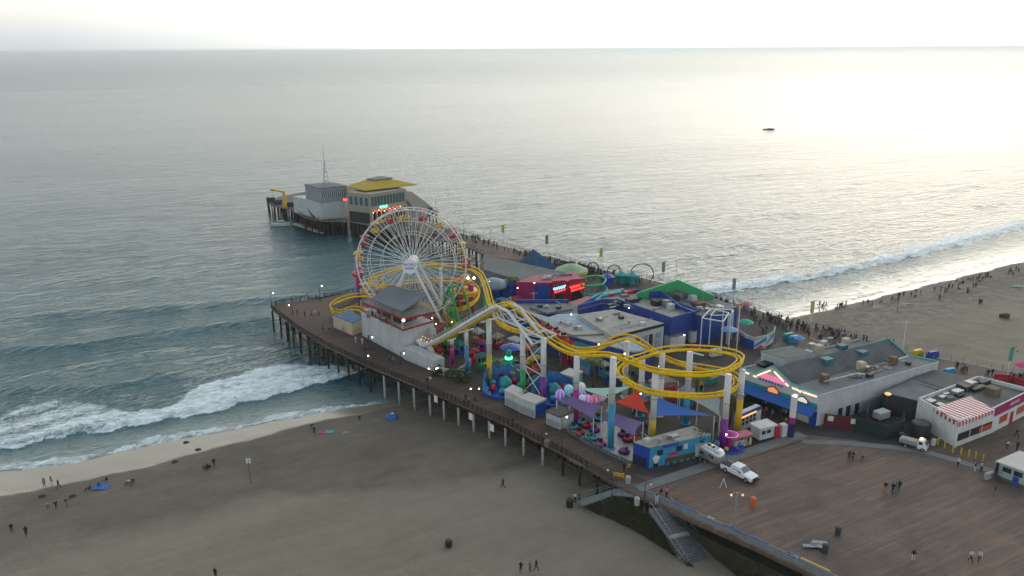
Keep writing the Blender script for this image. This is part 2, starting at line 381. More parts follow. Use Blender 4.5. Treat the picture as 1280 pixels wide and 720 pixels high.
for k in range(26):
    lam = 1.6 * 1.16 ** k; th = wr.random() * 6.28
    Zs += .006 * lam ** .6 * np.sin(2 * math.pi / lam * (X2 * math.cos(th) + Y2 * math.sin(th)) + wr.random() * 7) * np.clip(Ud / 15, 0, 1)
chn = np.clip(1 - np.abs(SS - s_of(DRY, TT) - 10) / 16, 0, 1) ** .6
T_PIER = curve_ts([(600, 520)])[0][0]
DMP = curve_ts([(-200, 740), (0, 700), (100, 680), (200, 655), (250, 640), (320, 628), (400, 622), (480, 616), (560, 612), (607, 606), (640, 592), (680, 575), (720, 560)], -4.2)
damp_ = np.clip((s_of(DMP, TT) + 1.2 * fbm1(TT, 31, .03) - SS) / 3, 0, 1) * np.clip((T_PIER + 48 - TT) / 14, 0, 1) * .8
grid_mesh('beach', X2, Y2, Zs, {'wet': wetA, 'churn': chn, 'damp': np.clip(damp_, 0, 1)}, SAND)
SANDZ = -4.05
def sand_z(x, y):
    t = x * ET[0] + y * ET[1]; s = x * ES[0] + y * ES[1]; ud = s - float(s_of(SHORE, t))
    return WATER + (ud * .06 if ud < 0 else ud * .055 if ud < 9 else .5 + 1.5 * (1 - math.exp(-(ud - 9) / 14)))
def on_sand(px, py):
    z = -4.2
    for _ in range(6):
        p = P(px, py, z); z = sand_z(p[0], p[1])
    return Vector((p[0], p[1], z))
# ------------------------------------------------------------------ pier deck, pilings, bank, stairs, railings
g = NT('deck_planks'); AZP = math.radians(29)
pl = g.map((1, 1, 1), -AZP)
def planks(g, rz, wdt, base, var, stain):
    m = g.map((.07, 1 / wdt, 1), rz); wv = g.t.nodes.new('ShaderNodeTexWhiteNoise'); wv.noise_dimensions = '2D'
    fl = g.t.nodes.new('ShaderNodeVectorMath'); fl.operation = 'FLOOR'; g.lk(m, fl.inputs[0]); g.lk(fl.outputs[0], wv.inputs['Vector'])
    col = g.ramp(wv.outputs['Value'], [(0, tuple(c * (1 - var) for c in base)), (.8, base), (1, tuple(min(1, c * (1 + var * 1.3)) for c in base))])
    fr = g.t.nodes.new('ShaderNodeVectorMath'); fr.operation = 'FRACTION'; g.lk(m, fr.inputs[0])
    sp = g.t.nodes.new('ShaderNodeSeparateXYZ'); g.lk(fr.outputs[0], sp.inputs[0])
    gap = g.ramp(sp.outputs['Y'], [(0, .45), (.07, 1.), (.93, 1.), (1, .45)])
    col = g.mix(1, col, gap, 'MULTIPLY')
    st = g.noise(g.map((.09, .85, 1), rz + .03), 1, 8, .75, .4); col = g.mix(.8, col, g.ramp(st, [(.36, tuple(c for c in stain)), (.55, (1., 1., 1.)), (.66, (1.38, 1.32, 1.28))]), 'MULTIPLY')
    st2 = g.noise(g.map((1, 1, 1), 0), .07, 7, .65, .8); col = g.mix(.8, col, g.ramp(st2, [(.36, (.60, .60, .62)), (.5, (.95, .95, .95)), (.62, (1.30, 1.16, 1.02))]), 'MULTIPLY')
    sc_ = g.noise(g.map((.25, 1, 1), rz + .3), .55, 8, .75); col = g.mix(g.ramp(sc_, [(.62, 0.), (.70, .7)]), col, tuple(min(1, c * 1.7) for c in base))
    return col
g.lk(planks(g, -AZP, .30, (.125, .087, .069), .15, (.74, .72, .71)), g.b.inputs['Base Color']); g.b.inputs['Roughness'].default_value = .8
DECK = g.m
g = NT('promenade_planks')
g.lk(planks(g, -AZP, .22, (.085, .052, .038), .25, (.6, .6, .6)), g.b.inputs['Base Color']); g.b.inputs['Roughness'].default_value = .82
PROM = g.m
WOOD_D = mat('tarred_timber', (.026, .021, .018), .85, noise=.4, nscale=2)
WOOD_G = mat('weathered_timber', (.15, .14, .125), .85, noise=.4, nscale=1.5)
CONC = mat('pale_concrete', (.36, .36, .34), .85, noise=.25, nscale=.8)
STEEL = mat('galvanised_steel', (.30, .32, .33), .5, .5)
DKSTEEL = mat('dark_railing_paint', (.05, .055, .06), .5, .3)
WHITE = mat('white_paint', (.66, .67, .66), .6, noise=.12, nscale=.6)
ASPH = mat('dark_asphalt', (.045, .045, .048), .9, noise=.35, nscale=.35)
PATH = mat('worn_concrete_path', (.17, .18, .18), .9, noise=.25, nscale=.4)
BLACK = mat('black_paint', (.015, .015, .017), .6)
ROPE = mat('black_rubber', (.02, .02, .02), .9)
south = [(340, 386), (372, 411), (407, 432), (460, 457), (535, 488), (630, 529), (702, 566), (768, 604), (800, 621)]
east = [(800, 621), (870, 653), (940, 684), (1010, 717), (1120, 770), (1300, 860)]
north = [(1500, 470), (1380, 478), (1280, 468), (1239, 461), (1203, 453), (1146, 444), (1072, 421), (1003, 407), (974, 397), (934, 383), (900, 374), (860, 361), (800, 347), (732, 333), (694, 322), (660, 316), (613, 303), (579, 292), (529, 276)]
neck_s = [(440, 277), (470, 283), (500, 290), (540, 298), (576, 305), (605, 318)]
west = [(600, 338), (520, 353), (449, 364), (425, 368)]
pier = thing('pier', 'long timber pier carrying the amusement park out over the sea', 'pier', V(500, 400))
deck_px = south + east[1:] + [(1700, 900)] + north + neck_s + west
d = MB(); d.prism([P(*q) for q in deck_px], -.45, 0); d.build('deck', DECK, pier)
head_px = [(334, 252), (341, 257), (365, 262), (382, 272), (404, 276), (440, 277), (500, 290), (529, 276), (545, 264), (534, 254), (515, 240), (470, 232), (400, 236), (350, 246)]
d = MB(); d.prism([P(*q) for q in head_px], -.42, .02); d.build('head_deck', mat('head_deck_planks', (.12, .11, .10), .85, noise=.35, nscale=.5), pier)
# promenade boards along the south side (a sheet 4 mm proud) and the park's own dark paving
inner = [(345, 380), (425, 370), (449, 366), (452, 424), (503, 450), (542, 465), (572, 478), (630, 505), (682, 526), (736, 562), (790, 592), (820, 603)]
pr = MB(); pr.prism([P(*q, .006) for q in south[:-1] + [(820, 606)] + inner[::-1][1:]], .002, .008); pr.build('promenade', PROM, pier)
pk = MB(); pk.prism([P(*q, .006) for q in [(452, 424), (503, 450), (542, 465), (572, 478), (630, 505), (682, 526), (736, 562), (790, 592), (826, 598), (1000, 546), (1030, 537), (925, 470), (990, 410), (930, 385), (860, 365), (700, 330), (606, 320), (600, 338), (449, 366)]], .002, .006)
pk.build('park_paving', mat('park_paving', (.052, .042, .038), .85, noise=.45, nscale=.4), pier)
# edge beams
def px_line(pts, z=0., step=2.3):
    q = [V(x, y, z) for x, y in pts]; out = []
    for a, b in zip(q, q[1:]):
        n = max(1, round((b - a).length / step))
        out += [a.lerp(b, i / n) for i in range(n)]
    return out + [q[-1]]
bm_ = MB()
for a, b in list(zip(south, south[1:])):
    A, B = V(*a, -.75), V(*b, -.75); dr = (B - A); c = (A + B) / 2 + Vector((0, 0, .02))
    bm_.box(c + Vector((-dr.y, dr.x, 0)).normalized() * -.2 * -1, (dr.length, .3, .62), math.atan2(dr.y, dr.x))
for a, b in list(zip(neck_s, neck_s[1:])) + list(zip(head_px[:7], head_px[1:8])) + [(west[-1], south[0]), (neck_s[-1], west[0])]:
    A, B = V(*a, -.75), V(*b, -.75); dr = (B - A); c = (A + B) / 2; bm_.box(c, (dr.length, .3, .62), math.atan2(dr.y, dr.x))
bm_.build('edge_beam', WOOD_D, pier)
# pilings: rows run inward from the edge; those in front are the ones one sees
UPIER = (V(690, 560) - V(345, 390)).normalized()         # towards land along the south edge
NIN = Vector((-UPIER.y, UPIER.x, 0)).normalized()
if NIN.y < 0: NIN = -NIN
PALE = mat('pale_concrete_sleeve', (.34, .35, .34), .8, noise=.25, nscale=1.2)
edge = px_line(south, 0, 4.3)
np_ = 0
def ground_z(x, y):
    z = sand_z(x, y); return z - .5 if z > WATER else -8.5
for i, q in enumerate(edge[1:-2]):
    for r in range(4):
        p = q + NIN * (.35 + r * 3.6); zb = ground_z(p.x, p.y)
        px = proj((p.x, p.y, -2))[0]
        m = PALE if (470 < px < 690 and r < 1) else WOOD_D
        if np_ < 97 and (r < 2 or px < 480):
            b = MB(); b.tube([(p.x, p.y, zb), (p.x, p.y, -1.05)], .24 if m is PALE else .2, 8); b.build('piling', m, pier, True); np_ += 1
br = MB()
for i, q in enumerate(edge[1:-2]):
    a = q + NIN * .35; b = q + NIN * 11; zb = max(ground_z(a.x, a.y), -7.5)
    br.box((a + b) / 2 + Vector((0, 0, -1.2)), ((b - a).length, .3, .35), math.atan2(NIN.y, NIN.x))
    if i % 2 == 0 and zb < -4: br.tube([a + Vector((0, 0, -1.3)), a + NIN * 3.6 + Vector((0, 0, max(zb + .5, -5.5)))], .09, 5)
    if i + 1 < len(edge) - 3: 
        c = edge[i + 2] + NIN * .5; br.tube([a + Vector((0, 0, -2.1)), c + Vector((0, 0, -2.1))], .08, 5)
br.build('cross_bracing', WOOD_D, pier)
# far bents of the neck and head, many more than a hundred: one part
fb = MB()
for q in px_line(neck_s, 0, 5.):
    for r in range(5):
        p = q + NIN * (.3 + r * 3); fb.tube([(p.x, p.y, -9), (p.x, p.y, -.4)], .26, 6)
hd = px_line(head_px[:7], 0, 3.4); hc = sum((V(*q) for q in head_px), Vector()) / len(head_px)
for q in hd:
    dv = (hc - q).normalized()
    for r in range(6):
        p = q + dv * (.4 + r * 3.4); fb.tube([(p.x, p.y, -9), (p.x + random.uniform(-.6, .6), p.y, -.4)], .26, 6)
for _ in range(170):  # extra pilings at random spots, added to darken the space under the head
    a_, b_ = random.choice(hd), random.random() ** .8; p = a_.lerp(hc, .04 + .75 * b_); fb.tube([(p.x, p.y, -9), (p.x + random.uniform(-.8, .8), p.y, -.4)], .28, 6)
for q in px_line([(545, 264), (529, 276), (579, 292), (613, 303), (700, 325)], 0, 5.):
    fb.tube([(q.x, q.y, -9), (q.x, q.y, -.4)], .26, 6)
for q in px_line([(340, 386)] + west[::-1], 0, 4.3):
    for r in range(3): p = q + UPIER * r * 4; fb.tube([(p.x, p.y, -8.5), (p.x, p.y, -.4)], .24, 6)
tag(fb.build('far_piling', WOOD_D, pier, True), kind='stuff')
# --- railings
def railing(pts, label, h=1.1, m=DKSTEEL, step=2.2, bars=3, panel=None, group='railings round the pier', name='railing', pr_=.045, rr=.035):
    q = px_line(pts, 0, step); t = thing(name, label, 'railing', q[0], group)
    ps = MB(); ps.box(q[0] + Vector((0, 0, h / 2)), (pr_ * 2, pr_ * 2, h)); p0 = ps.build('post', m, t)
    for p in q[1:98]: c_ = p0.copy(); C.objects.link(c_); c_.parent = t; c_.location = p - q[0]
    rl = MB()
    for k in range(bars):
        z = h * (1 - k / bars); rl.tube([p + Vector((0, 0, z)) for p in q], rr, 5)
    rl.build('rails', m, t)
    if panel:
        pn = MB()
        for a, b in zip(q, q[1:]): dr = b - a; pn.box((a + b) / 2 + Vector((0, 0, .55)), (dr.length - .12, .03, .8), math.atan2(dr.y, dr.x))
        pn.build('mesh_panels', panel, t)
    return t
railing(south[:-2] + [(766, 602)], 'dark timber railing along the promenade above the south beach', m=WOOD_D, bars=5, pr_=.08, rr=.05, step=1.12)
railing([(340, 386), (345, 381), (425, 369), (449, 364)], 'dark railing closing the seaward corner of the park deck', m=WOOD_D, bars=4, pr_=.08, rr=.05)
railing([(541, 267), (529, 275), (579, 291), (613, 302), (660, 315), (694, 321), (732, 332), (800, 346), (860, 360), (900, 373), (934, 382)], 'dark railing along the north side of the outer pier', bars=3, m=WOOD_D)
railing(neck_s[1:], 'dark railing on the south side of the pier behind the big wheel', bars=3, m=WOOD_D)
railing([(334, 252), (341, 257), (365, 262), (382, 272), (404, 275.5), (440, 277)], 'railing round the fishing platform at the pier end', bars=3, m=WOOD_D)
railing([(934, 382), (974, 396), (1003, 406), (1072, 420), (1146, 443), (1203, 452), (1239, 460), (1280, 467)], 'thin railing between the crowded boardwalk and the north beach', bars=3, m=STEEL)
meshp = mat('grey_blue_railing_panel', (.19, .23, .26), .6, .2, noise=.2)
er = railing([(806, 620), (870, 649), (940, 680), (1010, 713), (1060, 737)], 'grey steel railing with mesh panels beside the stairs and car deck', m=STEEL, bars=2, panel=meshp, step=2.0)
bl = MB()
for a, b in (((840, 636), (872, 650)), ((903, 664), (925, 674)), ((927, 675), (960, 689)), ((982, 699), (999, 706))):
    A, B = V(*a, 0), V(*b, 0); dr = B - A; bl.box((A + B) / 2 + Vector((0, 0, 1.16)), (dr.length, .16, .12), math.atan2(dr.y, dr.x))
bl.build('blue_cap', mat('blue_paint', (.03, .07, .30), .5), er)
A, B = V(1000, 707), V(1036, 724); dr = B - A; b = MB(); b.box((A + B) / 2 + Vector((0, 0, 1.16)), (dr.length, .16, .1), math.atan2(dr.y, dr.x)); b.build('yellow_cap', mat('yellow_paint', (.55, .38, .02), .5), er)
for x, y in ((886, 655), (990, 703)):
    p = V(x, y); b = MB(); b.box(p + Vector((0.2, -.12, .65)), (1.0, .05, 1.0), math.atan2(UPIER.y, UPIER.x)); b.build('notice', WHITE, er)
# --- bank between the deck and the beach
ZS = -4.0
bank = MB()
BANKS = [([(768, 620, -.5), (790, 630, -.5), (810, 641, -.5), (835, 673, -2.2), (858, 707, -3.95)], [(724, 634), (770, 654), (812, 677), (846, 697), (866, 709)]),
         ([(838, 645, -.6), (872, 667, -.6), (940, 700, -.6), (1010, 733, -.6), (1150, 800, -.6)], [(896, 697), (925, 722), (965, 748), (1025, 785), (1150, 860)])]
rows = 9
g = NT('bank_ice_plant'); a1 = g.noise(g.map(), 1.6, 8, .75); a2 = g.noise(g.map(), .3, 4, .6)
g.lk(g.mix(.6, g.ramp(a1, [(.35, (.014, .017, .007)), (.52, (.040, .043, .018)), (.7, (.075, .072, .034))]), g.ramp(a2, [(.35, (.03, .034, .014)), (.65, (.058, .052, .028))])), g.b.inputs['Base Color'])
g.b.inputs['Roughness'].default_value = .95; g.lk(g.bump(a1, 1., .5), g.b.inputs['Normal'])
tf = MB()
for top, foot in BANKS:
    vs = []; bank = MB()
    for (a, b) in zip(top, foot):
        A = V(*a); B = on_sand(*b); B.z -= .25
        for k in range(rows): vs.append(A.lerp(B, k / (rows - 1)) + Vector((0, 0, random.uniform(-.06, .06) if 0 < k < rows - 1 else 0)))
    fs = [(i * rows + k, i * rows + k + 1, (i + 1) * rows + k + 1, (i + 1) * rows + k) for i in range(len(top) - 1) for k in range(rows - 1)]
    bank.add(vs, fs); tag(bank.build('bank', g.m, None), kind='structure')
    nseg = len(top) - 1
    for _ in range(1500):
        i = random.randrange(nseg); u_, v_ = random.random(), random.random() ** .9
        A = V(*top[i]).lerp(V(*top[i + 1]), u_); B = on_sand(*foot[i]).lerp(on_sand(*foot[i + 1]), u_); p = A.lerp(B, v_)
        for _k in range(3):
            a = random.random() * 6.28; r = random.uniform(.12, .3); h = random.uniform(.05, .28)
            tf.quad(p + Vector((0, 0, -.05)), p + Vector((r * math.cos(a), r * math.sin(a), h * .6)), p + Vector((r * .6 * math.cos(a + .8), r * .6 * math.sin(a + .8), h)))
tag(tf.build('ground_cover', mat('dry_green_tufts', (.055, .056, .026), .9, noise=.6, nscale=2.2)), 'low dry green plants covering the bank below the car deck', 'ground cover', kind='stuff')
# retaining wall under the east railing
rw = MB()
for a, b in zip(east[:-1], east[1:]):
    A, B = V(*a, -.9), V(*b, -.9); dr = B - A; c = (A + B) / 2 + Vector((dr.y, -dr.x, 0)).normalized() * .02; rw.box(c + Vector((0, 0, .2)), (dr.length, .35, .5), math.atan2(dr.y, dr.x))
rw.build('deck_edge_beam', WOOD_D, pier)
# --- stairs down to the beach
st = thing('beach_stairs', 'grey concrete stairs with a landing going down to the sand', 'stairs', V(800, 625))
sa, sb = V(766, 0, 0), None
TL, TR = V(812, 636), V(838, 631)                         # head of the flight
BL, BR = V(859, 706, -3.9), V(888, 696, -3.9)
N = 26
stp = MB()
def lerp4(k): f = k / N; return TL.lerp(BL, f), TR.lerp(BR, f)
zt = 0.
for k in range(N):
    f0 = k / N; zz = -f0 * 3.9 if k < 13 else -f0 * 3.9
    l0, r0 = lerp4(k); l1, r1 = lerp4(k + 1); z = -(k + 1) / N * 3.9 + .075
    stp.prism([(l0.x, l0.y), (r0.x, r0.y), (r1.x, r1.y), (l1.x, l1.y)], z - .45, z)
edge_ln = MB()  # dark edge strips stand in for darker risers, for contrast between steps
for k in range(N):
    l1, r1 = lerp4(k + 1); l0, r0 = lerp4(k + .82); z = -(k + 1) / N * 3.9 + .079
    edge_ln.prism([(l0.x, l0.y), (r0.x, r0.y), (r1.x, r1.y), (l1.x, l1.y)], z - .05, z + .004)
edge_ln.build('step_edge_lines', mat('edge_line_dark', (.035, .035, .037), .8), st)
stp.build('steps', mat('stair_concrete', (.17, .18, .19), .85, noise=.3, nscale=1.4), st)
for nm, (q0, q1) in (('side_wall', (TL, BL)), ('side_wall', (TR, BR))):
    s_ = MB(); dv = (q1 - q0); n_ = Vector((-dv.y, dv.x, 0)).normalized() * .14
    a0, a1_ = q0 - n_, q0 + n_; b0, b1 = q1 - n_, q1 + n_
    s_.add([a0 + Vector((0, 0, -1)), a1_ + Vector((0, 0, -1)), b1 + Vector((0, 0, -.7)), b0 + Vector((0, 0, -.7)), a0 + Vector((0, 0, .12)), a1_ + Vector((0, 0, .12)), b1 + Vector((0, 0, .12)), b0 + Vector((0, 0, .12))],
           [(3, 2, 1, 0), (4, 5, 6, 7), (0, 1, 5, 4), (1, 2, 6, 5), (2, 3, 7, 6), (3, 0, 4, 7)]); s_.build(nm, MATS['stair_concrete'], st)
    hr = MB(); hr.tube([q0 + Vector((0, 0, 1.2)), q1 + Vector((0, 0, 1.2))], .035, 5)
    for k in range(11): p = q0.lerp(q1, k / 10); hr.tube([p, p + Vector((0, 0, 1.2))], .03, 5)
    hr.build('handrail', STEEL, st)
ld = MB(); a, b = lerp4(13); ld.prism([(a.x, a.y), (b.x, b.y), (b.x + .3, b.y - .5), (a.x + .3, a.y - .5)], -2.2, -1.9); ld.build('landing', CONC, st)
# --- ramp to the sand beside the bank
rp = thing('beach_ramp', 'pale ramp with railings leading down to the sand beside the bank', 'ramp', V(790, 616))
A0, A1 = V(796, 612), V(806, 622); M0, M1 = V(768, 611, -.6), V(770, 619, -.6); B0, B1_ = V(722, 626, -3.3), V(727, 632, -3.3)
r_ = MB(); r_.slab([A0, A1, M1, M0], .14); r_.slab([M0 + Vector((0, 0, -.003)), M1 + Vector((0, 0, -.003)), B1_, B0], .14); r_.build('ramp_slab', MATS['stair_concrete'], rp)
for q in ((A0, M0, B0), (A1, M1, B1_)):
    h = MB(); h.tube([p + Vector((0, 0, 1.05)) for p in q], .035, 5); h.tube([p + Vector((0, 0, .55)) for p in q], .03, 5)
    for a, b in zip(q, q[1:]):
        for k in range(6): p = a.lerp(b, k / 5); h.tube([p, p + Vector((0, 0, 1.05))], .03, 5)
    h.build('ramp_railing', mat('teal_grey_steel', (.14, .20, .21), .5, .3), rp)
# --- kerbs and path on the car deck
def strip(pts, wdt, z0, z1, m, name='path'):
    q = [V(x, y) for x, y in pts]; b = MB(); L = []; R = []
    for i, p in enumerate(q):
        dv = (q[min(i + 1, len(q) - 1)] - q[max(i - 1, 0)]).normalized(); n_ = Vector((-dv.y, dv.x, 0)) * wdt / 2; L.append(p + n_); R.append(p - n_)
    for i in range(len(q) - 1): b.prism([L[i][:2], L[i + 1][:2], R[i + 1][:2], R[i][:2]], z0, z1)
    return tag(b.build(name, m), kind='structure')
strip([(797, 612), (826, 602), (862, 590), (930, 567), (1003, 543)], 2.0, .008, .12, PATH, 'kerb_path')
strip([(868, 593), (935, 572), (1006, 548.5)], .14, .124, .15, mat('kerb_yellow', (.30, .22, .05), .8, noise=.4, nscale=1), 'painted_line')
strip([(1003, 552), (1060, 554), (1122, 560), (1160, 566), (1200, 577), (1250, 592), (1310, 610)], 1.5, .004, .05, PATH, 'path')
b = MB(); b.prism([P(*q, .01) for q in [(1003, 543), (1028, 536), (1030, 512), (1160, 500), (1165, 545), (1140, 562), (1060, 549)]], .012, .016); tag(b.build('service_yard', ASPH), kind='structure')
# ------------------------------------------------------------------ the big wheel
RED = mat('ride_red', (.42, .012, .03), .45, noise=.1); YEL = mat('ride_yellow', (.60, .37, .015), .45, noise=.12, nscale=1.5)
TRK = mat('coaster_yellow', (.74, .47, .0), .6, spec=.2, noise=.18, nscale=.6); TRKD = mat('coaster_tie', (.30, .20, .01), .6)
GRN = mat('ride_green', (.02, .30, .07), .45, noise=.15, nscale=.8); BLU = mat('ride_blue', (.012, .06, .33), .5, noise=.15, nscale=.7)
SKYB = mat('sky_blue_paint', (.03, .24, .42), .5, noise=.12, nscale=.7); MAG = mat('magenta_paint', (.34, .015, .17), .5, noise=.1, nscale=.7)
PUR = mat('purple_paint', (.17, .02, .26), .5, noise=.1, nscale=.7); ORA = mat('orange_paint', (.60, .12, .015), .5, noise=.12)
TEAL = mat('teal_paint', (.02, .26, .25), .5, noise=.15); WHM = mat('white_steel', (.62, .63, .62), .45, noise=.1, nscale=.7)
WHRIM = mat('wheel_white', (.60, .62, .62), .5)
LAMPW = mat('lamp_glow', (1, .93, .8), .5, emit=9, ecol=(1, .9, .74)); DK = mat('dark_machinery', (.03, .03, .035), .6, noise=.3)
hub = V(519, 416); HUBZ = hz(519, 416, 328); HUB = Vector((hub.x, hub.y, HUBZ)); WR = 12.1
tocam = Vector((-hub.x, -hub.y, 0)).normalized(); rot = Matrix.Rotation(math.radians(-9), 3, 'Z')
AX = (rot @ tocam).normalized()                      # wheel axle towards the viewer
WX = Vector((-AX.y, AX.x, 0)).normalized(); WX = WX if WX.x > 0 else -WX
WZ = Vector((0, 0, 1))
fw = thing('ferris_wheel', 'tall white ferris wheel with red and yellow gondolas on the pier', 'ferris wheel', hub)
def wp(a, r, off): return HUB + (WX * math.cos(a) + WZ * math.sin(a)) * r + AX * off
for off in (1.5, -1.5):
    b = MB(); b.tube([wp(2 * math.pi * k / 80, WR, off) for k in range(80)], .16, 6, True); b.build('rim', WHRIM, fw, True)
    for rr_, tr in ((.80, .07), (.56, .055)):
        b = MB(); b.tube([wp(2 * math.pi * k / 40, WR * rr_, off * (1 - .2 * (1 - rr_))) for k in range(40)], tr, 5, True); b.build('inner_ring', WHRIM, fw, True)
for k in range(20):
    a = math.radians(5 + 18 * k - 9)
    for off in (1.5, -1.5):
        b = MB()
        for da in (-.075, .075): b.tube([wp(a + da * .0 + da * 2.2, 1.2, off * 1.25), wp(a + da, WR, off)], .06, 5)
        b.build('spoke', WHRIM, fw)
    b = MB(); b.tube([wp(a, WR, 1.5), wp(a, WR, -1.5)], .07, 5); b.tube([wp(a, WR * .8, 1.45), wp(a, WR * .8, -1.45)], .05, 4); b.build('cross_tie', WHRIM, fw)
b = MB(); b.tube([HUB + AX * 3.5, HUB - AX * 2.4], 1.15, 20); b.build('hub', WHM, fw, False)
b = MB(); b.tube([HUB + AX * 3.5, HUB + AX * 3.65], 1.75, 8); sg = b.build('hub_sign', mat('sign_white', (.58, .60, .64), .5, emit=.08, ecol=(.8, .85, 1)), fw)
SBL = mat('sign_blue_letters', (.02, .07, .32), .5)
M_ = Matrix(((WX.x, 0, AX.x, 0), (WX.y, 0, AX.y, 0), (0, 1, 0, 0), (0, 0, 0, 1)))
for tx, dz in (('PACIFIC', .42), ('PARK', -.42)):
    mm = M_.copy(); p = HUB + AX * 3.68 + Vector((0, 0, dz)); mm[0][3], mm[1][3], mm[2][3] = p
    text_mesh(tx, .82, SBL, 'sign_lettering', fw, mm)
for off in (2.9, -2.9):
    for sx in (-1, 1):
        foot = hub + WX * sx * 8.2 + AX * off * 1.25
        b = MB(); b.tube([HUB + AX * off * .95 + WX * sx * .5, foot], .42, 4); b.build('support_leg', WHM, fw)
b = MB(); b.box((hub.x, hub.y, .5), (20, 9, 1), math.atan2(WX.y, WX.x)); b.build('boarding_platform', mat('platform_grey', (.16, .15, .15), .8, noise=.3), fw)
def gondola(a, m):
    p = wp(a, WR, 0); g_ = MB(); g_.lathe(p + Vector((0, 0, -2.35)), [(.55, 0), (.95, .2), (1.05, .75), (1.0, .8), (.9, .78), (.8, .35)], 10)
    o = g_.build('gondola', m, fw, True)
    c = MB(); c.lathe(p + Vector((0, 0, -.35)), [(1.05, 0), (1.1, .06), (.55, .32), (.05, .42)], 8); c.build('canopy', m, o)
    s = MB(); s.tube([p + Vector((0, 0, -1.9)), p], .05, 5); s.tube([p - AX * 1.5, p + AX * 1.5], .05, 5); s.build('hanger', WHM, o)
    s = MB(); s.lathe(p + Vector((0, 0, -1.75)), [(.72, 0), (.72, .02)], 10); s.build('seat', DK, o)
for k in range(20): gondola(math.radians(5 + 18 * k), RED if k % 2 == 0 else YEL)

# ------------------------------------------------------------------ steel roller coaster
def T3(px, py, z): return V(px, py, z)
LZ = {}
def zz(px, base, top): return hz(px, base, top)
lift = [T3(531, 434, 1.2), T3(565, 417, hz(565, 457, 417)), T3(584, 406, hz(584, 466, 406)), T3(612, 389.5, hz(612, 480, 389.5)), T3(629, 380, hz(629, 488, 380))]
zp = lift[-1].z
A_ = [T3(636, 379.5, zp), T3(644, 383, zp - .4), T3(656, 393, zp - 1.9), T3(669, 407, zp - 3.6), T3(682, 421, zp - 4.7), T3(699, 433.5, 11.6), T3(719.5, 441.5, 11.9), T3(741, 441.5, 13.2), T3(763, 442, 14.2), T3(787, 449.5, 13.8), T3(812, 459.5, 13.2)]
up_ = [T3(834, 463.5, 12.8), T3(859, 466, 12.6), T3(888, 465.5, 12.5), T3(909, 461, 12.5), T3(922, 454, 12.5), T3(926, 447, 12.4), T3(916, 441, 12.3), T3(896, 437.5, 12.2), T3(873, 435.5, 12.1), T3(849, 435.5, 12.0), T3(826, 438.5, 11.9), T3(802, 445, 11.8), T3(787, 450, 11.6), T3(776.5, 456, 11.2), T3(773.5, 463, 10.8), T3(779, 471.5, 10.4), T3(793, 480.5, 10), T3(810, 487, 9.6), T3(834, 491, 9.3), T3(865, 493, 9.1), T3(893, 492, 9.0), T3(911, 487.5, 8.9), T3(921, 480.5, 8.9), T3(921, 472.5, 8.8), T3(909, 466, 8.9), T3(884, 460.5, 9.1), T3(859, 455.5, 9.5), T3(839, 449, 10.2), T3(820, 440, 11), T3(801, 428, 11.9), T3(782, 421.5, 12.2), T3(763, 427, 11.4), T3(745, 434.5, 10.5), T3(725, 436, 10), T3(709, 430, 10.1), T3(694, 417.5, 10.6)]
bk = [T3(676, 410, 10.4), T3(661, 413.5, 9.4), T3(648, 413, 9.0), T3(634, 408.5, 9.1), T3(623, 400.5, 9.5), T3(614.5, 384, 10.8), T3(607, 357, 12.6), T3(598, 340.5, 13.2), T3(580, 333.5, 13.2), T3(553, 331, 13.2), T3(528, 330.5, 13), T3(504, 334, 12.6), T3(482, 340.5, 11.6), T3(467, 347, 10.6), T3(463, 353, 9.8), T3(472, 357, 9), T3(490, 357, 8.6), T3(512, 353, 8.4), T3(540, 350.5, 8.2), T3(566, 350, 8.), T3(587, 354, 7.5), T3(597, 364, 6.4), T3(592, 376, 5.4), T3(572, 386, 4.6), T3(540, 384, 4.2), T3(505, 375, 4), T3(470, 370.5, 3.9), T3(446, 369.5, 3.6), T3(425, 375, 3.2), T3(415, 384, 2.8), T3(424, 388.5, 2.4), T3(446, 386, 2), T3(475, 395, 1.8), T3(500, 412, 1.6), T3(518, 425, 1.4)]
path = catmull([tuple(p) for p in lift + A_ + up_ + bk], 1.0)
path = [Vector(p) for p in path]
rc = thing('roller_coaster', 'yellow steel roller coaster with a double helix on painted columns', 'roller coaster', V(700, 500))
def frames(path):
    out = []
    for i, p in enumerate(path):
        d_ = (path[min(i + 1, len(path) - 1)] - path[max(i - 1, 0)]).normalized(); x = d_.cross(Vector((0, 0, 1))).normalized(); u_ = x.cross(d_)
        # bank into the bend
        k0 = (path[max(i - 3, 0)] - p).normalized(); k1 = (path[min(i + 3, len(path) - 1)] - p).normalized(); cv = (k0 + k1); bnk = max(-.5, min(.5, cv.dot(x) * 1.6))
        u2 = (u_ + x * bnk).normalized(); x2 = d_.cross(u2).normalized(); out.append((p, x2, u2, d_))
    return out
FR = frames(path)
seg = 40
for s0 in range(0, len(FR) - 1, seg):
    fr = FR[s0:s0 + seg + 1]
    if len(fr) < 2: break
    b = MB(); b.tube([p - u_ * .42 for p, x, u_, d_ in fr], .31, 8); b.mi = 1
    for p, x, u_, d_ in fr[:-1]: b.tube([p - x * .62 + u_ * .06, p - u_ * .3, p + x * .62 + u_ * .06], .07, 4)
    b.build('track_spine', [TRK, TRKD], rc, True)
    for sx in (-1, 1):
        b = MB(); b.tube([p + x * sx * .62 + u_ * .12 for p, x, u_, d_ in fr], .14, 6); b.build('rail', TRK, rc, True)
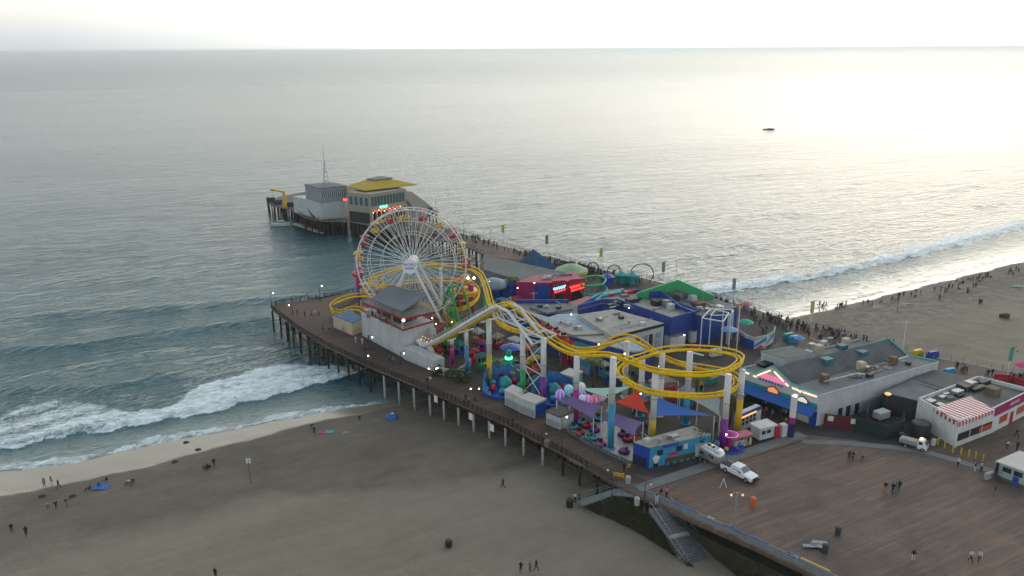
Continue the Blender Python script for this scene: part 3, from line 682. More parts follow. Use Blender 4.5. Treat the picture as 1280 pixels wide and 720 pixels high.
# white lift structure: box beam, handrailed walkway, trussed crest
lt = catmull([tuple(p) for p in lift], 1.0); lt = [Vector(p) for p in lt]; lt = [p for p in lt]
ldv = (lift[-1] - lift[0]); side = Vector((ldv.y, -ldv.x, 0)).normalized()
b = MB(); b.tube([p + side * 2.0 - Vector((0, 0, .15)) for p in lt], .42, 4); b.build('lift_beam', WHM, rc)
b = MB(); b.tube([p - side * 1.35 - Vector((0, 0, .35)) for p in lt], .2, 4); b.build('lift_beam', WHM, rc)
b = MB()
q = [p + side * 1.5 + Vector((0, 0, -.1)) for p in lt]
for a, c in zip(lt, lt[1:]):
    for s_ in (-1, 1):
        w0, w1 = a - side * s_ * 1.9, c - side * s_ * 1.9; i0, i1 = a - side * s_ * 1.1, c - side * s_ * 1.1
        b.add([w0, w1, i1, i0, w0 - Vector((0, 0, .08)), w1 - Vector((0, 0, .08)), i1 - Vector((0, 0, .08)), i0 - Vector((0, 0, .08))], [(0, 1, 2, 3), (7, 6, 5, 4), (0, 4, 5, 1), (3, 2, 6, 7)])
b.build('walkway', mat('walkway_grey', (.22, .23, .24), .7, noise=.2), rc)
b = MB()
for s_ in (-1.9, 1.9):
    for h_ in (1.0, .55): b.tube([p + side * s_ + Vector((0, 0, h_)) for p in lt], .035, 4)
    for p in lt: b.tube([p + side * s_, p + side * s_ + Vector((0, 0, 1.0))], .03, 4)
b.build('walkway_handrail', WHM, rc)
# crest truss: from below the peak back along and down to the right
pk_ = [lift[-1], A_[1], A_[2], A_[3]]
up_l = [p + side * 1.5 + Vector((0, 0, -.1)) for p in ([lt[-3], lift[-1]] + [T3(643, 386.5, zp - .2), T3(652, 399, zp - 1.8), T3(664, 415, zp - 4.0), T3(674, 427.5, zp - 5.4)])]
lo_l = [T3(619, 396, hz(619, 485, 396) ), T3(632, 401.5, hz(632, 490, 401.5)), T3(645, 407, hz(645, 496, 407)), T3(655, 411, hz(655, 497, 411)), T3(668, 417.5, hz(668, 503, 417.5)), T3(680, 423, hz(680, 508, 423))]
for sh in (0, 1):
    b = MB(); off = -side * 3.0 * sh
    b.tube([p + off for p in up_l], .34, 4); b.tube([p + off for p in lo_l], .24, 4)
    for i in range(6):
        b.tube([lo_l[i] + off, up_l[i] + off], .12, 4)
        if i < 5: b.tube([lo_l[i + 1] + off, up_l[i] + off], .07, 4)
    if sh == 0:
        for i in range(6): b.tube([lo_l[i], lo_l[i] - side * 3], .08, 4); b.tube([up_l[i], up_l[i] - side * 3], .08, 4)
    b.build('crest_truss', WHM, rc)
# columns: (x, base row, top row, colour, row where the colour starts)
cols = [(565.5, 457, 424, MAG, 430), (584, 466, 412, SKYB, 431), (612, 480, 399, YEL, 443), (653.5, 497, 412, GRN, 461), (679, 508, 423, PUR, 470), (719.5, 528, 446, MAG, 486), (763, 561, 447, SKYB, 504),
        (815, 553, 464, YEL, 524), (903.5, 561, 468, PUR, 523), (921.5, 543, 462, YEL, 498), (857, 530, 440, SKYB, 497), (800, 520, 450, SKYB, 492), (781, 497, 427, WHM, 470), (824, 520, 442, WHM, 470), (607, 425, 360, GRN, 362), (553, 404, 335, WHM, 340), (480, 398, 345, YEL, 350), (447, 384, 372, YEL, 375), (418, 392, 386, YEL, 388)]
for x, yb, yt, cm, yc in cols:
    p = V(x, yb); zt = hz(x, yb, yt); zc = hz(x, yb, yc)
    r = .52 if x > 600 and x != 607 and yt > 395 else .35
    if x in (565.5, 584): r = .4
    b = MB(); b.tube([p, (p.x, p.y, zc)], r, 14); b.tube([p, p + Vector((0, 0, .25))], r * 1.6, 12); o = b.build('column_base', cm, rc, True)
    fl_r = MB(); [fl_r.lathe((p.x, p.y, zt * f_), [(r * 1.16, 0), (r * 1.16, .12)], 14) for f_ in (.62,)]; fl_r.build('column_flange', STEEL, o)
    b = MB(); b.tube([(p.x, p.y, zc), (p.x, p.y, zt)], r * .97, 14); b.build('column', WHM, o, True)
# bracing of the twin columns under the crest
p0, p1 = V(653.5, 497), V(679, 508)
b = MB(); z_ = lambda x, yb, y: hz(x, yb, y)
def pt(p, z): return Vector((p.x, p.y, z))
zA, zB, zC = 12., 6.6, 1.2
b.tube([pt(p0, zA), pt(p1, zB)], .11, 4); b.tube([pt(p1, zA), pt(p0, zB)], .11, 4); b.tube([pt(p0, zB), pt(p1, zB - .7)], .11, 4)
b.tube([pt(p0, zB), pt(p1, zC)], .1, 4); b.tube([pt(p1, zB), pt(p0, zC)], .1, 4); b.tube([pt(p0, zA + .1), pt(p1, zA + .1)], .13, 4)
b.build('cross_brace', WHM, rc)
for (x, yb, yt), (dx, dy) in (((763, 561, 472), (14, 0)), ((903.5, 561, 470), (-10, -2)), ((857, 530, 440), (16, 6))):
    p = V(x, yb); z = hz(x, yb, yt); q = V(x + dx, yb + dy); b = MB(); b.tube([(p.x, p.y, z), (q.x, q.y, z + .1)], .14, 4); b.build('column_arm', WHM, rc)
for x, yb, yt, wd in ((565.5, 457, 425, 2), (584, 466, 414, 3.6), (612, 480, 401, 3.6)):
    p = V(x, yb); z = hz(x, yb, yt); b = MB(); b.tube([(p.x - side.x * wd / 2, p.y - side.y * wd / 2, z + .1), (p.x + side.x * wd / 2, p.y + side.y * wd / 2, z + .1)], .2, 4); b.build('column_arm', WHM, rc)
# train, parked low on the return run
tr_ = thing('coaster_train', 'red roller coaster train on the yellow track behind the lift hill', 'coaster train', V(700, 470))
i0 = min(range(len(FR)), key=lambda i: (Vector(FR[i][0]) - up_[-1]).length) - 4
for k in range(5):
    p, x, u_, d_ = FR[i0 + k * 2 + 0]; M3 = Matrix((x, d_, u_)).transposed()
    b = MB(); vs = [(-.6, -.85, .2), (.6, -.85, .2), (.6, .85, .2), (-.6, .85, .2), (-.7, -.9, 1.0), (.7, -.9, 1.0), (.55, .95, .75), (-.55, .95, .75)]
    b.add([Vector(p) + M3 @ Vector(v) for v in vs], [(3, 2, 1, 0), (4, 5, 6, 7), (0, 1, 5, 4), (1, 2, 6, 5), (2, 3, 7, 6), (3, 0, 4, 7)]); c_ = b.build('car', RED, tr_)
    b = MB(); b.add([Vector(p) + M3 @ Vector(v) for v in [(-.5, -.5, 1.0), (.5, -.5, 1.0), (.5, -.3, 1.0), (-.5, -.3, 1.0), (-.5, -.6, 1.6), (.5, -.6, 1.6), (.5, -.5, 1.6), (-.5, -.5, 1.6)]], [(3, 2, 1, 0), (4, 5, 6, 7), (0, 1, 5, 4), (1, 2, 6, 5), (2, 3, 7, 6), (3, 0, 4, 7)]); b.build('seat', DK, c_)

# ------------------------------------------------------------------ other rides
def spot(x, yb): return V(x, yb)
# drop tower at the left of the wheel
p = V(450, 384); zt = hz(450, 384, 318); dt_ = thing('drop_tower', 'slender striped drop tower left of the big wheel', 'ride', p)
zs = [0, 5.2, 9, zt]
for k, m_ in enumerate((BLU, MAG, mat('lilac_paint', (.30, .22, .34), .5))):
    b = MB(); b.box((p.x, p.y, (zs[k] + zs[k + 1]) / 2), (.95, .95, zs[k + 1] - zs[k]), .6); b.build('tower_section', m_, dt_)
b = MB(); b.lathe((p.x, p.y, 8.2), [(.8, 0), (1.5, .1), (1.5, .9), (.8, 1.1)], 8); b.build('seat_ring', RED, dt_)
b = MB(); b.lathe((p.x, p.y, zt), [(.9, 0), (.9, .4), (.2, .8)], 8); b.build('cap', YEL, dt_)
# pendulum ship in a green A-frame
sp = thing('pirate_ship_ride', 'green steel A-frame with a swinging boat beside the big wheel', 'ride', V(572, 425))
ap0, ap1 = V(562, 412), V(577, 408); za = hz(562, 425, 364)
T0, T1 = Vector((V(563, 420).x, V(563, 420).y, za)), Vector((V(578, 414).x, V(578, 414).y, za))
pd = (T1 - T0).normalized(); pn = Vector((-pd.y, pd.x, 0)).normalized()
for T_, in ((T0,), (T1,)):
    for s_ in (-1, 1):
        ft = Vector((T_.x, T_.y, 0)) + UPIER * s_ * 5.6; b = MB(); b.tube([T_, ft], .27, 6); b.build('leg', GRN, sp)
b = MB(); b.tube([T0, T1], .38, 8); b.build('axle', GRN, sp)
for t_ in (.3, .7):
    c = T0.lerp(T1, t_); b = MB(); b.tube([c, c + Vector((0, 0, -za + 2.6)) + UPIER * 1.6], .12, 5); b.tube([c, c + Vector((0, 0, -za + 2.6)) - UPIER * 1.6], .12, 5); b.build('swing_arm', GRN, sp)
c = (T0 + T1) / 2; b = MB(); L_ = 4.2
sec = []
for k in range(9):
    u_ = -1 + k / 4; wdt = 1.15 * (1 - u_ * u_ * .75); zb = 1.2 + u_ * u_ * 1.3
    o_ = Vector((c.x, c.y, 0)) + UPIER * u_ * L_
    sec.append([o_ + pd * wdt + Vector((0, 0, zb + 1.1)), o_ + pd * wdt * .5 + Vector((0, 0, zb)), o_ - pd * wdt * .5 + Vector((0, 0, zb)), o_ - pd * wdt + Vector((0, 0, zb + 1.1))])
vs = [v for s_ in sec for v in s_]; b.add(vs, [(4 * i + j, 4 * i + j + 1, 4 * i + j + 5, 4 * i + j + 4) for i in range(8) for j in range(3)] + [(0, 1, 2, 3), (35, 34, 33, 32)] + [(4 * i, 4 * i + 4, 4 * i + 7, 4 * i + 3) for i in range(8)])
b.build('boat', mat('boat_orange', (.45, .2, .02), .5), sp)
# green lattice tower in front of the station
def lattice(name, label, x, yb, yt, w0, w1, m, cat='ride'):
    p = V(x, yb); z = hz(x, yb, yt); t = thing(name, label, cat, p); b = MB(); n = 6
    cs = [(-1, -1), (1, -1), (1, 1), (-1, 1)]
    def q(k, i): w_ = (w0 + (w1 - w0) * k / n) / 2; return (p.x + cs[i][0] * w_, p.y + cs[i][1] * w_, z * k / n)
    for i in range(4): b.tube([q(0, i), q(n, i)], .12, 4)
    for k in range(n):
        for i in range(4): b.tube([q(k, i), q(k + 1, (i + 1) % 4)], .06, 4); b.tube([q(k + 1, i), q(k + 1, (i + 1) % 4)], .06, 4)
    b.build('lattice', m, t); return t, p, z
lattice('lattice_mast', 'slim green lattice mast rising through the pirate ship frame', 564, 430, 385, 2.2, 1.0, GRN, 'mast')
# swing carousel of the orange and magenta mass right of the wheel
t, p, z = lattice('swing_tower', 'orange and yellow tower ride with a magenta post right of the wheel', 580, 400, 352, 3.2, 2.6, ORA)
b = MB(); b.lathe((p.x, p.y, z * .62), [(1.2, 0), (3.2, .5), (3.4, 1.5), (1.4, 2.3)], 10); b.build('upper_ring', YEL, t)
b = MB(); b.lathe((p.x, p.y, z * .35), [(1.2, 0), (2.6, .3), (2.8, 1.2), (1.4, 1.6)], 10); b.build('lower_ring', RED, t)
b = MB(); b.lathe((p.x, p.y, z), [(1.6, 0), (2.3, .3), (.3, 1.2)], 8); b.build('crown', ORA, t)
pm = V(590, 402); b = MB(); b.tube([pm, (pm.x, pm.y, hz(590, 402, 356))], .65, 10); b.build('magenta_post', MAG, t, True)
b = MB()
for dx in (-.7, .7): b.ball((pm.x + dx, pm.y - .4, hz(590, 402, 347)), .28, 8)
b.build('lamp', LAMPW, t)
# octopus ride with umbrella
def hub_ride(x, yb, label, r, arms, hub_m, cars, canopy_m=None, lamp_m=None):
    p = V(x, yb); t = thing('spinning_ride', label, 'ride', p, None)
    b = MB(); b.lathe(p, [(r * .95, 0), (r * .95, .4), (r * .3, .5)], 20); b.build('platform', BLU, t)
    b = MB(); b.lathe(p + Vector((0, 0, .5)), [(1.5, 0), (1.1, 1.4), (.55, 2.0), (.5, 3.2), (.62, 3.4), (.6, 4.3), (.15, 4.7)], 12); b.build('hub', hub_m, t, True)
    if lamp_m: b = MB(); b.lathe(p + Vector((0, 0, 3.2)), [(.75, 0), (.75, .4)], 12); b.build('light_band', lamp_m, t)
    for k in range(arms):
        a = 2 * math.pi * k / arms + .3; e = p + Vector((math.cos(a) * r * .8, math.sin(a) * r * .8, 1.6 + .5 * math.sin(3 * a)))
        b = MB(); b.tube([p + Vector((0, 0, 2.4)), (p + e) / 2 + Vector((0, 0, 1.6)), e], .16, 5); arm = b.build('arm', hub_m, t)
        b = MB(); b.lathe(e + Vector((0, 0, -.5)), [(.5, 0), (.95, .15), (1.0, .75), (.8, .8), (.7, .3)], 8); b.build('car', cars[k % len(cars)], arm, True)
    if canopy_m:
        b = MB(); b.tube([p + Vector((.5, 2.4, 0)), p + Vector((.5, 2.4, 5.2))], .1, 6); b.build('canopy_pole', WHM, t)
        b = MB(); b.lathe(p + Vector((.5, 2.4, 4.6)), [(2.3, 0), (2.35, .1), (1.2, .55), (.1, .8)], 8); b.build('canopy', canopy_m, t)
    return t
NEONG = mat('green_glow', (.1, 1, .5), .5, emit=3, ecol=(.1, 1, .45))
hub_ride(636, 467, 'octopus ride with yellow and red cars and a glowing green band', 4.6, 8, TEAL, (YEL, RED, YEL, GRN), BLU, NEONG)
# low blue whale-shaped rides: domes around a bowl
def shell_ride(x, yb, label, r, m, m2):
    p = V(x, yb); t = thing('family_ride', label, 'ride', p); b = MB(); b.lathe(p, [(r, 0), (r, .5), (r * .9, .6), (r * .85, .4)], 22); b.build('platform', m, t)
    b = MB()
    for k in range(22):
        a = math.pi * .12 + math.pi * 1.1 * k / 21; h_ = 2.6 * math.sin(math.pi * k / 21) ** .6 + .6
        b.quad(p + Vector((math.cos(a) * r, math.sin(a) * r, .5)), p + Vector((math.cos(a + .17) * r, math.sin(a + .17) * r, .5)), p + Vector((math.cos(a + .17) * r * .93, math.sin(a + .17) * r * .93, .5 + h_)), p + Vector((math.cos(a) * r * .93, math.sin(a) * r * .93, .5 + h_)))
    b.build('backdrop', mat('painted_wave', (.05, .22, .50), .5, noise=.6, nscale=.5), t)
    b = MB(); b.lathe(p + Vector((0, 0, .5)), [(1.4, 0), (1.2, 1.4), (.3, 2.4)], 10); b.build('centre', m2, t, True)
    for k in range(7):
        a = k * .9; e = p + Vector((math.cos(a) * r * .62, math.sin(a) * r * .62, .55)); b = MB(); b.ball(e + Vector((0, 0, .55)), .75, 8, .8); b.build('car', [m2, RED, SKYB][k % 3], t, True)
    return t
shell_ride(632, 488, 'round blue ride with a painted wave wall behind white kiosks', 4.4, BLU, TEAL)
shell_ride(694, 497, 'blue ride with a wave backdrop right of the white lift columns', 4.6, BLU, TEAL)
# illuminated striped balls
bs = thing('balloon_ride', 'cluster of glowing striped balls behind the purple shade sail', 'ride', V(725, 512))
glows = [((.5, .15, 1), 700, 493), ((.2, .8, 1), 711, 487), ((.9, .9, .95), 726, 484), ((.2, .2, 1), 727, 494), ((1, .2, .6), 735, 500), ((1, .15, .45), 745, 498), ((.55, .85, 1), 728, 500), ((.75, .5, 1), 752, 495)]
def stripe_mat(c):
    n_ = 'glow_stripes_%d%d%d' % tuple(int(v * 9) for v in c); g = NT(n_); sp_ = g.t.nodes.new('ShaderNodeSeparateXYZ'); g.lk(g.t.nodes['Texture Coordinate'].outputs['Generated'], sp_.inputs[0])
    a = g.math('ARCTAN2', g.math('SUBTRACT', sp_.outputs[1], .5), g.math('SUBTRACT', sp_.outputs[0], .5)); st_ = g.ramp(g.math('SINE', g.math('MULTIPLY', a, 7.)), [(.45, 0.), (.55, 1.)])
    col = g.mix(st_, tuple(v * .7 for v in c), (.5, .5, .55)); g.lk(col, g.b.inputs['Base Color']); g.lk(col, g.b.inputs['Emission Color']); g.b.inputs['Emission Strength'].default_value = .2; return g.m
for c, x, y in glows:
    zc = 3.2; p = V(x, y, zc); b = MB(); b.ball(p, .9, 14, 1.05); o = b.build('striped_ball', stripe_mat(c), bs, True)
    b = MB(); b.tube([p + Vector((0, 0, -1.2)), (p.x, p.y, .3)], .08, 5); b.build('stalk', DK, o)
c = V(725, 512); b = MB(); b.lathe(c, [(5.4, 0), (5.4, .3), (4.8, .35)], 24); b.build('platform', DK, bs)
# bumper cars on a pale floor
fl = thing('bumper_car_floor', 'pale grey bumper car floor with a low fence beside the promenade', 'ride floor', V(745, 560))
b = MB(); b.prism([P(*q, .02) for q in [(704, 533), (757, 520), (806, 552), (790, 577), (756, 562)]], .012, .06); b.build('floor', mat('polished_floor', (.30, .29, .29), .4, noise=.3, nscale=.5), fl)
b = MB(); q = px_line([(702, 535), (735, 556), (788, 581)], 0, 2)
for z in (.95, .5, .12): b.tube([p + Vector((0, 0, z)) for p in q], .04, 4)
for p in q: b.tube([p, p + Vector((0, 0, .95))], .04, 4)
b.build('barrier', STEEL, fl)
bcols = [('purple', PUR), ('red', RED), ('teal', TEAL), ('black', DK), ('magenta', MAG), ('blue', SKYB)]
proto = {}
BL_ = ['small teal bumper car nearest the left purple sail mast', 'small red bumper car next to the low fence', 'red bumper car under the edge of the left purple sail', 'purple bumper car in the middle of the floor',
       'blue bumper car behind the purple one', 'teal bumper car beside the fence left of the blue column', 'blue bumper car touching the teal one by the fence', 'magenta bumper car right behind the blue column',
       'purple bumper car leading the queue under the right sail', 'red bumper car in the queue under the right sail', 'magenta bumper car at the back right of the floor', 'red bumper car in the far right corner of the floor',
       'purple bumper car alone by the front right fence', 'blue bumper car at the back left of the floor']
bpos = [(717, 536), (724, 543), (733, 534), (743, 539), (748, 525), (737, 549), (742, 550), (751, 557), (779, 545), (785, 551), (790, 546), (795, 552), (780, 566), (727, 530)]
for i, (x, y) in enumerate(bpos):
    nm, m_ = bcols[[2, 1, 1, 0, 5, 2, 5, 4, 0, 1, 4, 1, 0, 5][i]]; p = V(x, y, .06)
    if nm not in proto:
        t = thing('bumper_car', '', 'bumper car', p, 'bumper cars on the pale floor')
        b = MB(); b.lathe(p, [(.85, .05), (.95, .15), (.95, .35), (.8, .4)], 12); b.build('bumper', ROPE, t, True)
        b = MB(); b.lathe(p + Vector((0, 0, .35)), [(.8, 0), (.72, .3), (.5, .38), (.42, .15)], 12); b.build('body', m_, t, True)
        b = MB(); b.box(p + Vector((0, .4, .85)), (.7, .15, .5)); b.build('seat_back', DK, t); b = MB(); b.box(p + Vector((0, -.2, .55)), (.6, .6, .2)); b.build('seat', DK, t); proto[nm] = t
    else: t = copy_tree(proto[nm]); t.location = p; t.rotation_euler.z = random.random() * 6
    t['label'] = BL_[i]
# shade sails: thin sagging cloth between masts
def sail(pts, m, label, name='shade_sail', sag=.5, n=10):
    """pts: corners as (px, row, z)"""
    q = [V(*p) for p in pts]; c = sum(q, Vector()) / len(q); base = Vector((c.x, c.y, 0)); t = thing(name, label, 'shade sail', base, 'cloth shade sails over the park')
    b = MB(); vs = []; fs = []
    if len(q) == 3: A, B, D_ = q; E_ = None
    for i in range(n + 1):
        for j in range(n + 1):
            u_, v_ = i / n, j / n
            if len(q) == 4: p = q[0].lerp(q[1], u_).lerp(q[3].lerp(q[2], u_), v_); inw = (u_ * (1 - u_) * (1 - v_ if v_ < .5 else v_) + 0)
            else: p = q[0].lerp(q[1].lerp(q[2], v_), u_)
            # catenary edges pull inwards
            e = (4 * u_ * (1 - u_)) * abs(2 * v_ - 1) ** 2 * .10 + (4 * v_ * (1 - v_)) * (abs(2 * u_ - 1) ** 2 if len(q) == 4 else (u_ ** 2)) * .10
            p = p.lerp(c, e); p = p - Vector((0, 0, sag * 4 * u_ * (1 - u_) * (4 * v_ * (1 - v_) if len(q) == 4 else 1) * .5)); vs.append(p)
    for i in range(n):
        for j in range(n): a = i * (n + 1) + j; fs.append((a, a + 1, a + n + 2, a + n + 1))
    k = len(vs); b.add(vs + [v - Vector((0, 0, .05)) for v in vs], fs + [tuple(x + k for x in f[::-1]) for f in fs]); b.build('cloth', m, t, True)
    for p in q:
        if p.z > 1: b = MB(); b.tube([(p.x, p.y, 0), (p.x, p.y, p.z)], .09, 6); b.build('mast', WHM, t)
    return t
PSAIL = mat('purple_cloth', (.17, .12, .27), .8, noise=.15, nscale=.6)
sail([(696, 500, 4.0), (712, 494, 5.2), (752, 508, 4.2), (742, 523, 3.2)], PSAIL, 'left purple shade sail above the striped glowing balls', sag=.4)
sail([(752, 524, 3.2), (759, 512, 5.0), (804, 528, 4.2), (793, 545, 3.4)], PSAIL, 'right purple shade sail beside the blue and white column', sag=.4)
sail([(722, 484.5, 4.5), (792, 482.5, 5.0), (761, 497.5, 4.6)], mat('mint_cloth', (.30, .50, .42), .8, noise=.1), 'pale mint triangular shade sail under the coaster', sag=.3)
sail([(769, 502, 4.4), (797, 486, 5.4), (812, 517, 4.0)], mat('red_cloth', (.55, .035, .015), .8, noise=.1), 'bright red triangular shade sail', sag=.4)
sail([(818, 495, 5.0), (818, 520, 4.3), (893, 520, 4.6)], mat('blue_cloth', (.015, .11, .42), .8, noise=.1), 'deep blue triangular shade sail between two columns', sag=.3)
sail([(850, 494, 4.6), (903, 493, 5.0), (900, 520, 3.8), (872, 503, 4.4)], mat('grey_cloth', (.26, .32, .34), .8, noise=.1), 'grey shade sail next to the blue one', sag=.3)
sail([(815, 478, 3.6), (828, 466, 5.6), (848, 477, 3.6)], mat('cream_cloth', (.52, .48, .34), .8, noise=.1), 'cream peaked canopy inside the coaster helix', sag=.2)
sail([(848, 486, 3.6), (858, 478, 4.6), (870, 486, 3.6)], mat('silver_cloth', (.35, .40, .43), .8, noise=.1), 'small silver grey canopy under the helix', sag=.2)
# ------------------------------------------------------------------ buildings
ROOFG = mat('grey_felt_roof', (.16, .165, .17), .9, noise=.3, nscale=.25); ROOFT = mat('tan_gravel_roof', (.33, .32, .285), .9, noise=.22, nscale=.3)
ROOFD = mat('dark_felt_roof', (.085, .09, .095), .85, noise=.3, nscale=.2); ROOFB = mat('pale_blue_roof', (.27, .35, .43), .8, noise=.15, nscale=.3)
WALLW = mat('whitewashed_wall', (.46, .49, .50), .85, noise=.16, nscale=.5); GLASS = mat('dark_window_glass', (.02, .03, .04), .15, spec=.6)
ROYAL = mat('royal_blue_wall', (.014, .05, .27), .6, noise=.18, nscale=.5); REDW = mat('crimson_wall', (.36, .012, .045), .6, noise=.15, nscale=.5)
MAGW = mat('magenta_wall', (.30, .015, .12), .6, noise=.15, nscale=.6); TRIM = mat('teal_trim', (.10, .42, .36), .6, noise=.1)
GRNW = mat('green_fascia', (.03, .33, .12), .6, noise=.12); LILAC = mat('lilac_wall', (.14, .09, .26), .7, noise=.12)
CREAM = mat('cream_wall', (.48, .42, .30), .8, noise=.15); REDT = mat('red_trim', (.32, .01, .03), .6)
ALU = mat('brushed_aluminium', (.45, .46, .47), .3, .85)
BRN = mat('brown_wood', (.10, .06, .035), .8, noise=.3)
def roofmat(name, base, seam=1.6, rough=.9):
    g = NT(name); n_ = g.noise(g.map(), .35, 7, .7, .3); n2_ = g.noise(g.map(), 2.2, 5, .7); n3_ = g.noise(g.map((.25, 1, 1), .7), .5, 5, .7)
    c = g.ramp(n_, [(.34, tuple(v * .8 for v in base)), (.5, base), (.66, tuple(min(1, v * 1.16) for v in base))]); c = g.mix(.5, c, g.ramp(n2_, [(.35, .75), (.65, 1.2)]), 'MULTIPLY')
    c = g.mix(g.ramp(n3_, [(.60, 0.), (.70, .3)]), c, tuple(min(1, v * 1.4 + .03) for v in base)); c = g.mix(g.ramp(n3_, [(.30, .25), (.38, 0.)]), c, tuple(v * .4 for v in base))
    sp = g.t.nodes.new('ShaderNodeSeparateXYZ'); g.lk(g.map((1 / seam, .25, 1), .82), sp.inputs[0]); c = g.mix(1, c, g.ramp(g.math('FRACT', sp.outputs[0]), [(0, .55), (.035, 1.), (.965, 1.), (1, .55)]), 'MULTIPLY')
    g.lk(c, g.b.inputs['Base Color']); g.b.inputs['Roughness'].default_value = rough; g.lk(g.bump(n2_, .3, .05), g.b.inputs['Normal']); return g.m
def grimy(name, base, rough=.7):
    g = NT(name); v_ = g.noise(g.map((1.2, 1.2, .18), 0), 1.2, 6, .7); n_ = g.noise(g.map(), .45, 6, .7)
    c = g.ramp(v_, [(.32, tuple(v * .84 for v in base)), (.55, base), (.72, tuple(min(1, v * 1.14) for v in base))]); c = g.mix(.6, c, g.ramp(n_, [(.35, .78), (.62, 1.1)]), 'MULTIPLY')
    g.lk(c, g.b.inputs['Base Color']); g.b.inputs['Roughness'].default_value = rough; return g.m
ROOFG = roofmat('grey_felt_roof_seamed', (.155, .16, .165)); ROOFT = roofmat('tan_roof_seamed', (.31, .30, .265), 2.4); ROOFD = roofmat('dark_roof_seamed', (.085, .09, .095), 2.0, .85); ROOFB = roofmat('pale_blue_roof_seamed', (.25, .33, .41), 2.2, .8)
WALLW = grimy('weathered_white_wall', (.45, .48, .49)); ROYAL = grimy('weathered_royal_blue', (.014, .05, .27), .6); WHITE = grimy('weathered_white_paint', (.60, .61, .60)); REDW = grimy('weathered_crimson', (.36, .012, .045), .6)
def PZ(poly, z): return [V(x, y, z) for x, y in poly]
def bld(name, label, cat, poly, z, wall, roof, zb=0., parapet=.0, overhang=0., group=None, parent=None):
    """building from its roof outline in the picture; wall and roof are parts"""
    q = PZ(poly, z); c = sum(q, Vector()) / len(q)
    t = parent or thing(name, label, cat, (c.x, c.y, zb), group)
    b = MB(); b.prism([p[:2] for p in q], zb, z - .02); b.build('wall', wall, t)
    b = MB(); k = 1 - .02 if parapet else 1 + overhang; b.prism([(c + (p - c) * k)[:2] for p in q], z - .06 if not parapet else z - .3, z + .12 if not parapet else z - .01); b.build('roof', roof, t)
    if parapet:
        b = MB()
        for i in range(len(q)):
            a_, b_ = q[i], q[(i + 1) % len(q)]; dv = b_ - a_
            inn = (c - (a_ + b_) / 2); n_ = Vector((-dv.y, dv.x, 0)).normalized(); n_ = n_ if n_.dot(inn) > 0 else -n_
            b.box((a_ + b_) / 2 + n_ * .13 + Vector((0, 0, parapet / 2 - .015)), (dv.length, .25, parapet + .03), math.atan2(dv.y, dv.x))
        b.build('parapet', wall, t)
    return t, q, c
def wallframe(a, b): return face_matrix(a, b, 0, out=0)
def on_wall(t, name, a, b, x0, x1, z0, z1, m, out=.04, th=.06):
    """a panel on the wall whose foot runs a->b (left to right from outside); x in metres along it"""
    F_ = face_matrix(a, b, 0, out=out); mb = MB(); vs = [F_ @ Vector(v) for v in [(x0, z0, 0), (x1, z0, 0), (x1, z1, 0), (x0, z1, 0), (x0, z0, th), (x1, z0, th), (x1, z1, th), (x0, z1, th)]]
    mb.add(vs, [(3, 2, 1, 0), (4, 5, 6, 7), (0, 1, 5, 4), (1, 2, 6, 5), (2, 3, 7, 6), (3, 0, 4, 7)]); return mb.build(name, m, t)
def windows(t, a, b, n, z0, z1, frac=.6, m=GLASS, m0=.4):
    L = (Vector(b) - Vector(a)).length - 2 * m0; w_ = L / n
    for i in range(n):
        x = m0 + w_ * (i + .5 - frac / 2); f = on_wall(t, 'window', a, b, x - .06, x + w_ * frac + .06, z0 - .06, z1 + .06, WHITE, .02, .03)
        on_wall(f, 'pane', a, b, x, x + w_ * frac, z0, z1, m, .055, .03)
def gz(p, z=0): return Vector((p[0], p[1], z))
def neon(t, name, pts, m, r=.07):
    b = MB(); b.tube(pts, r, 5); return b.build(name, m, t)
NR = mat('neon_red', (1, .05, .03), .5, emit=5, ecol=(1, .04, .03)); NB = mat('neon_blue', (.1, .6, 1), .5, emit=5, ecol=(.1, .6, 1)); NP = mat('neon_pink', (.8, .25, .35), .5, emit=.55, ecol=(1, .2, .45))
NW = mat('warm_strip_light', (1, .75, .5), .5, emit=1.5, ecol=(1, .66, .38)); NGR = mat('neon_green', (.1, 1, .5), .5, emit=3, ecol=(.1, 1, .5))
# --- white restaurant beside the wheel
zt = hz(503, 448, 413.5); L0, L1, L2 = (451, 387.5), (504, 413.5), (519, 409)
q0, q1, q2 = [V(*p, zt) for p in (L0, L1, L2)]; q3 = q0 + (q2 - q1) * 2.6; q2b = q1 + (q2 - q1) * 2.6
ctr = (q0 + q2b) / 2; rs_ = thing('restaurant', 'white two storey restaurant with open terrace under a grey hip roof', 'restaurant', gz(ctr))
b = MB(); b.prism([p[:2] for p in (q0, q1, q2b, q3)], 0, zt); b.build('wall', WALLW, rs_)
b = MB()
for a_, b_ in ((q0, q1), (q1, q2b)): dv = b_ - a_; b.box((a_ + b_) / 2 + Vector((0, 0, .1)), (dv.length + .1, .3, .28), math.atan2(dv.y, dv.x))
b.build('red_coping', REDT, rs_)
ze = zt + 2.9; E0, E1, E2 = V(452, 377, ze), V(504, 398, ze), V(544, 389.5, ze); E3 = E0 + (E2 - E1)
b = MB(); b.prism([p[:2] for p in (E0, E1, E2, E3)], ze - .45, ze); b.build('eave', REDT, rs_)
zr = ze + .9; cE = (E0 + E2) / 2
ins = [p.lerp(cE, .22) + Vector((0, 0, .8)) for p in (E0, E1, E2, E3)]; oe = [p + Vector((0, 0, .02)) for p in (E0, E1, E2, E3)]
b = MB(); b.add(oe + ins, [(i, (i + 1) % 4, 4 + (i + 1) % 4, 4 + i) for i in range(4)] + [(4, 5, 6, 7), (3, 2, 1, 0)]); b.build('roof_skirt', mat('skirt_roof', (.22, .22, .20), .85, noise=.3, nscale=.5), rs_)
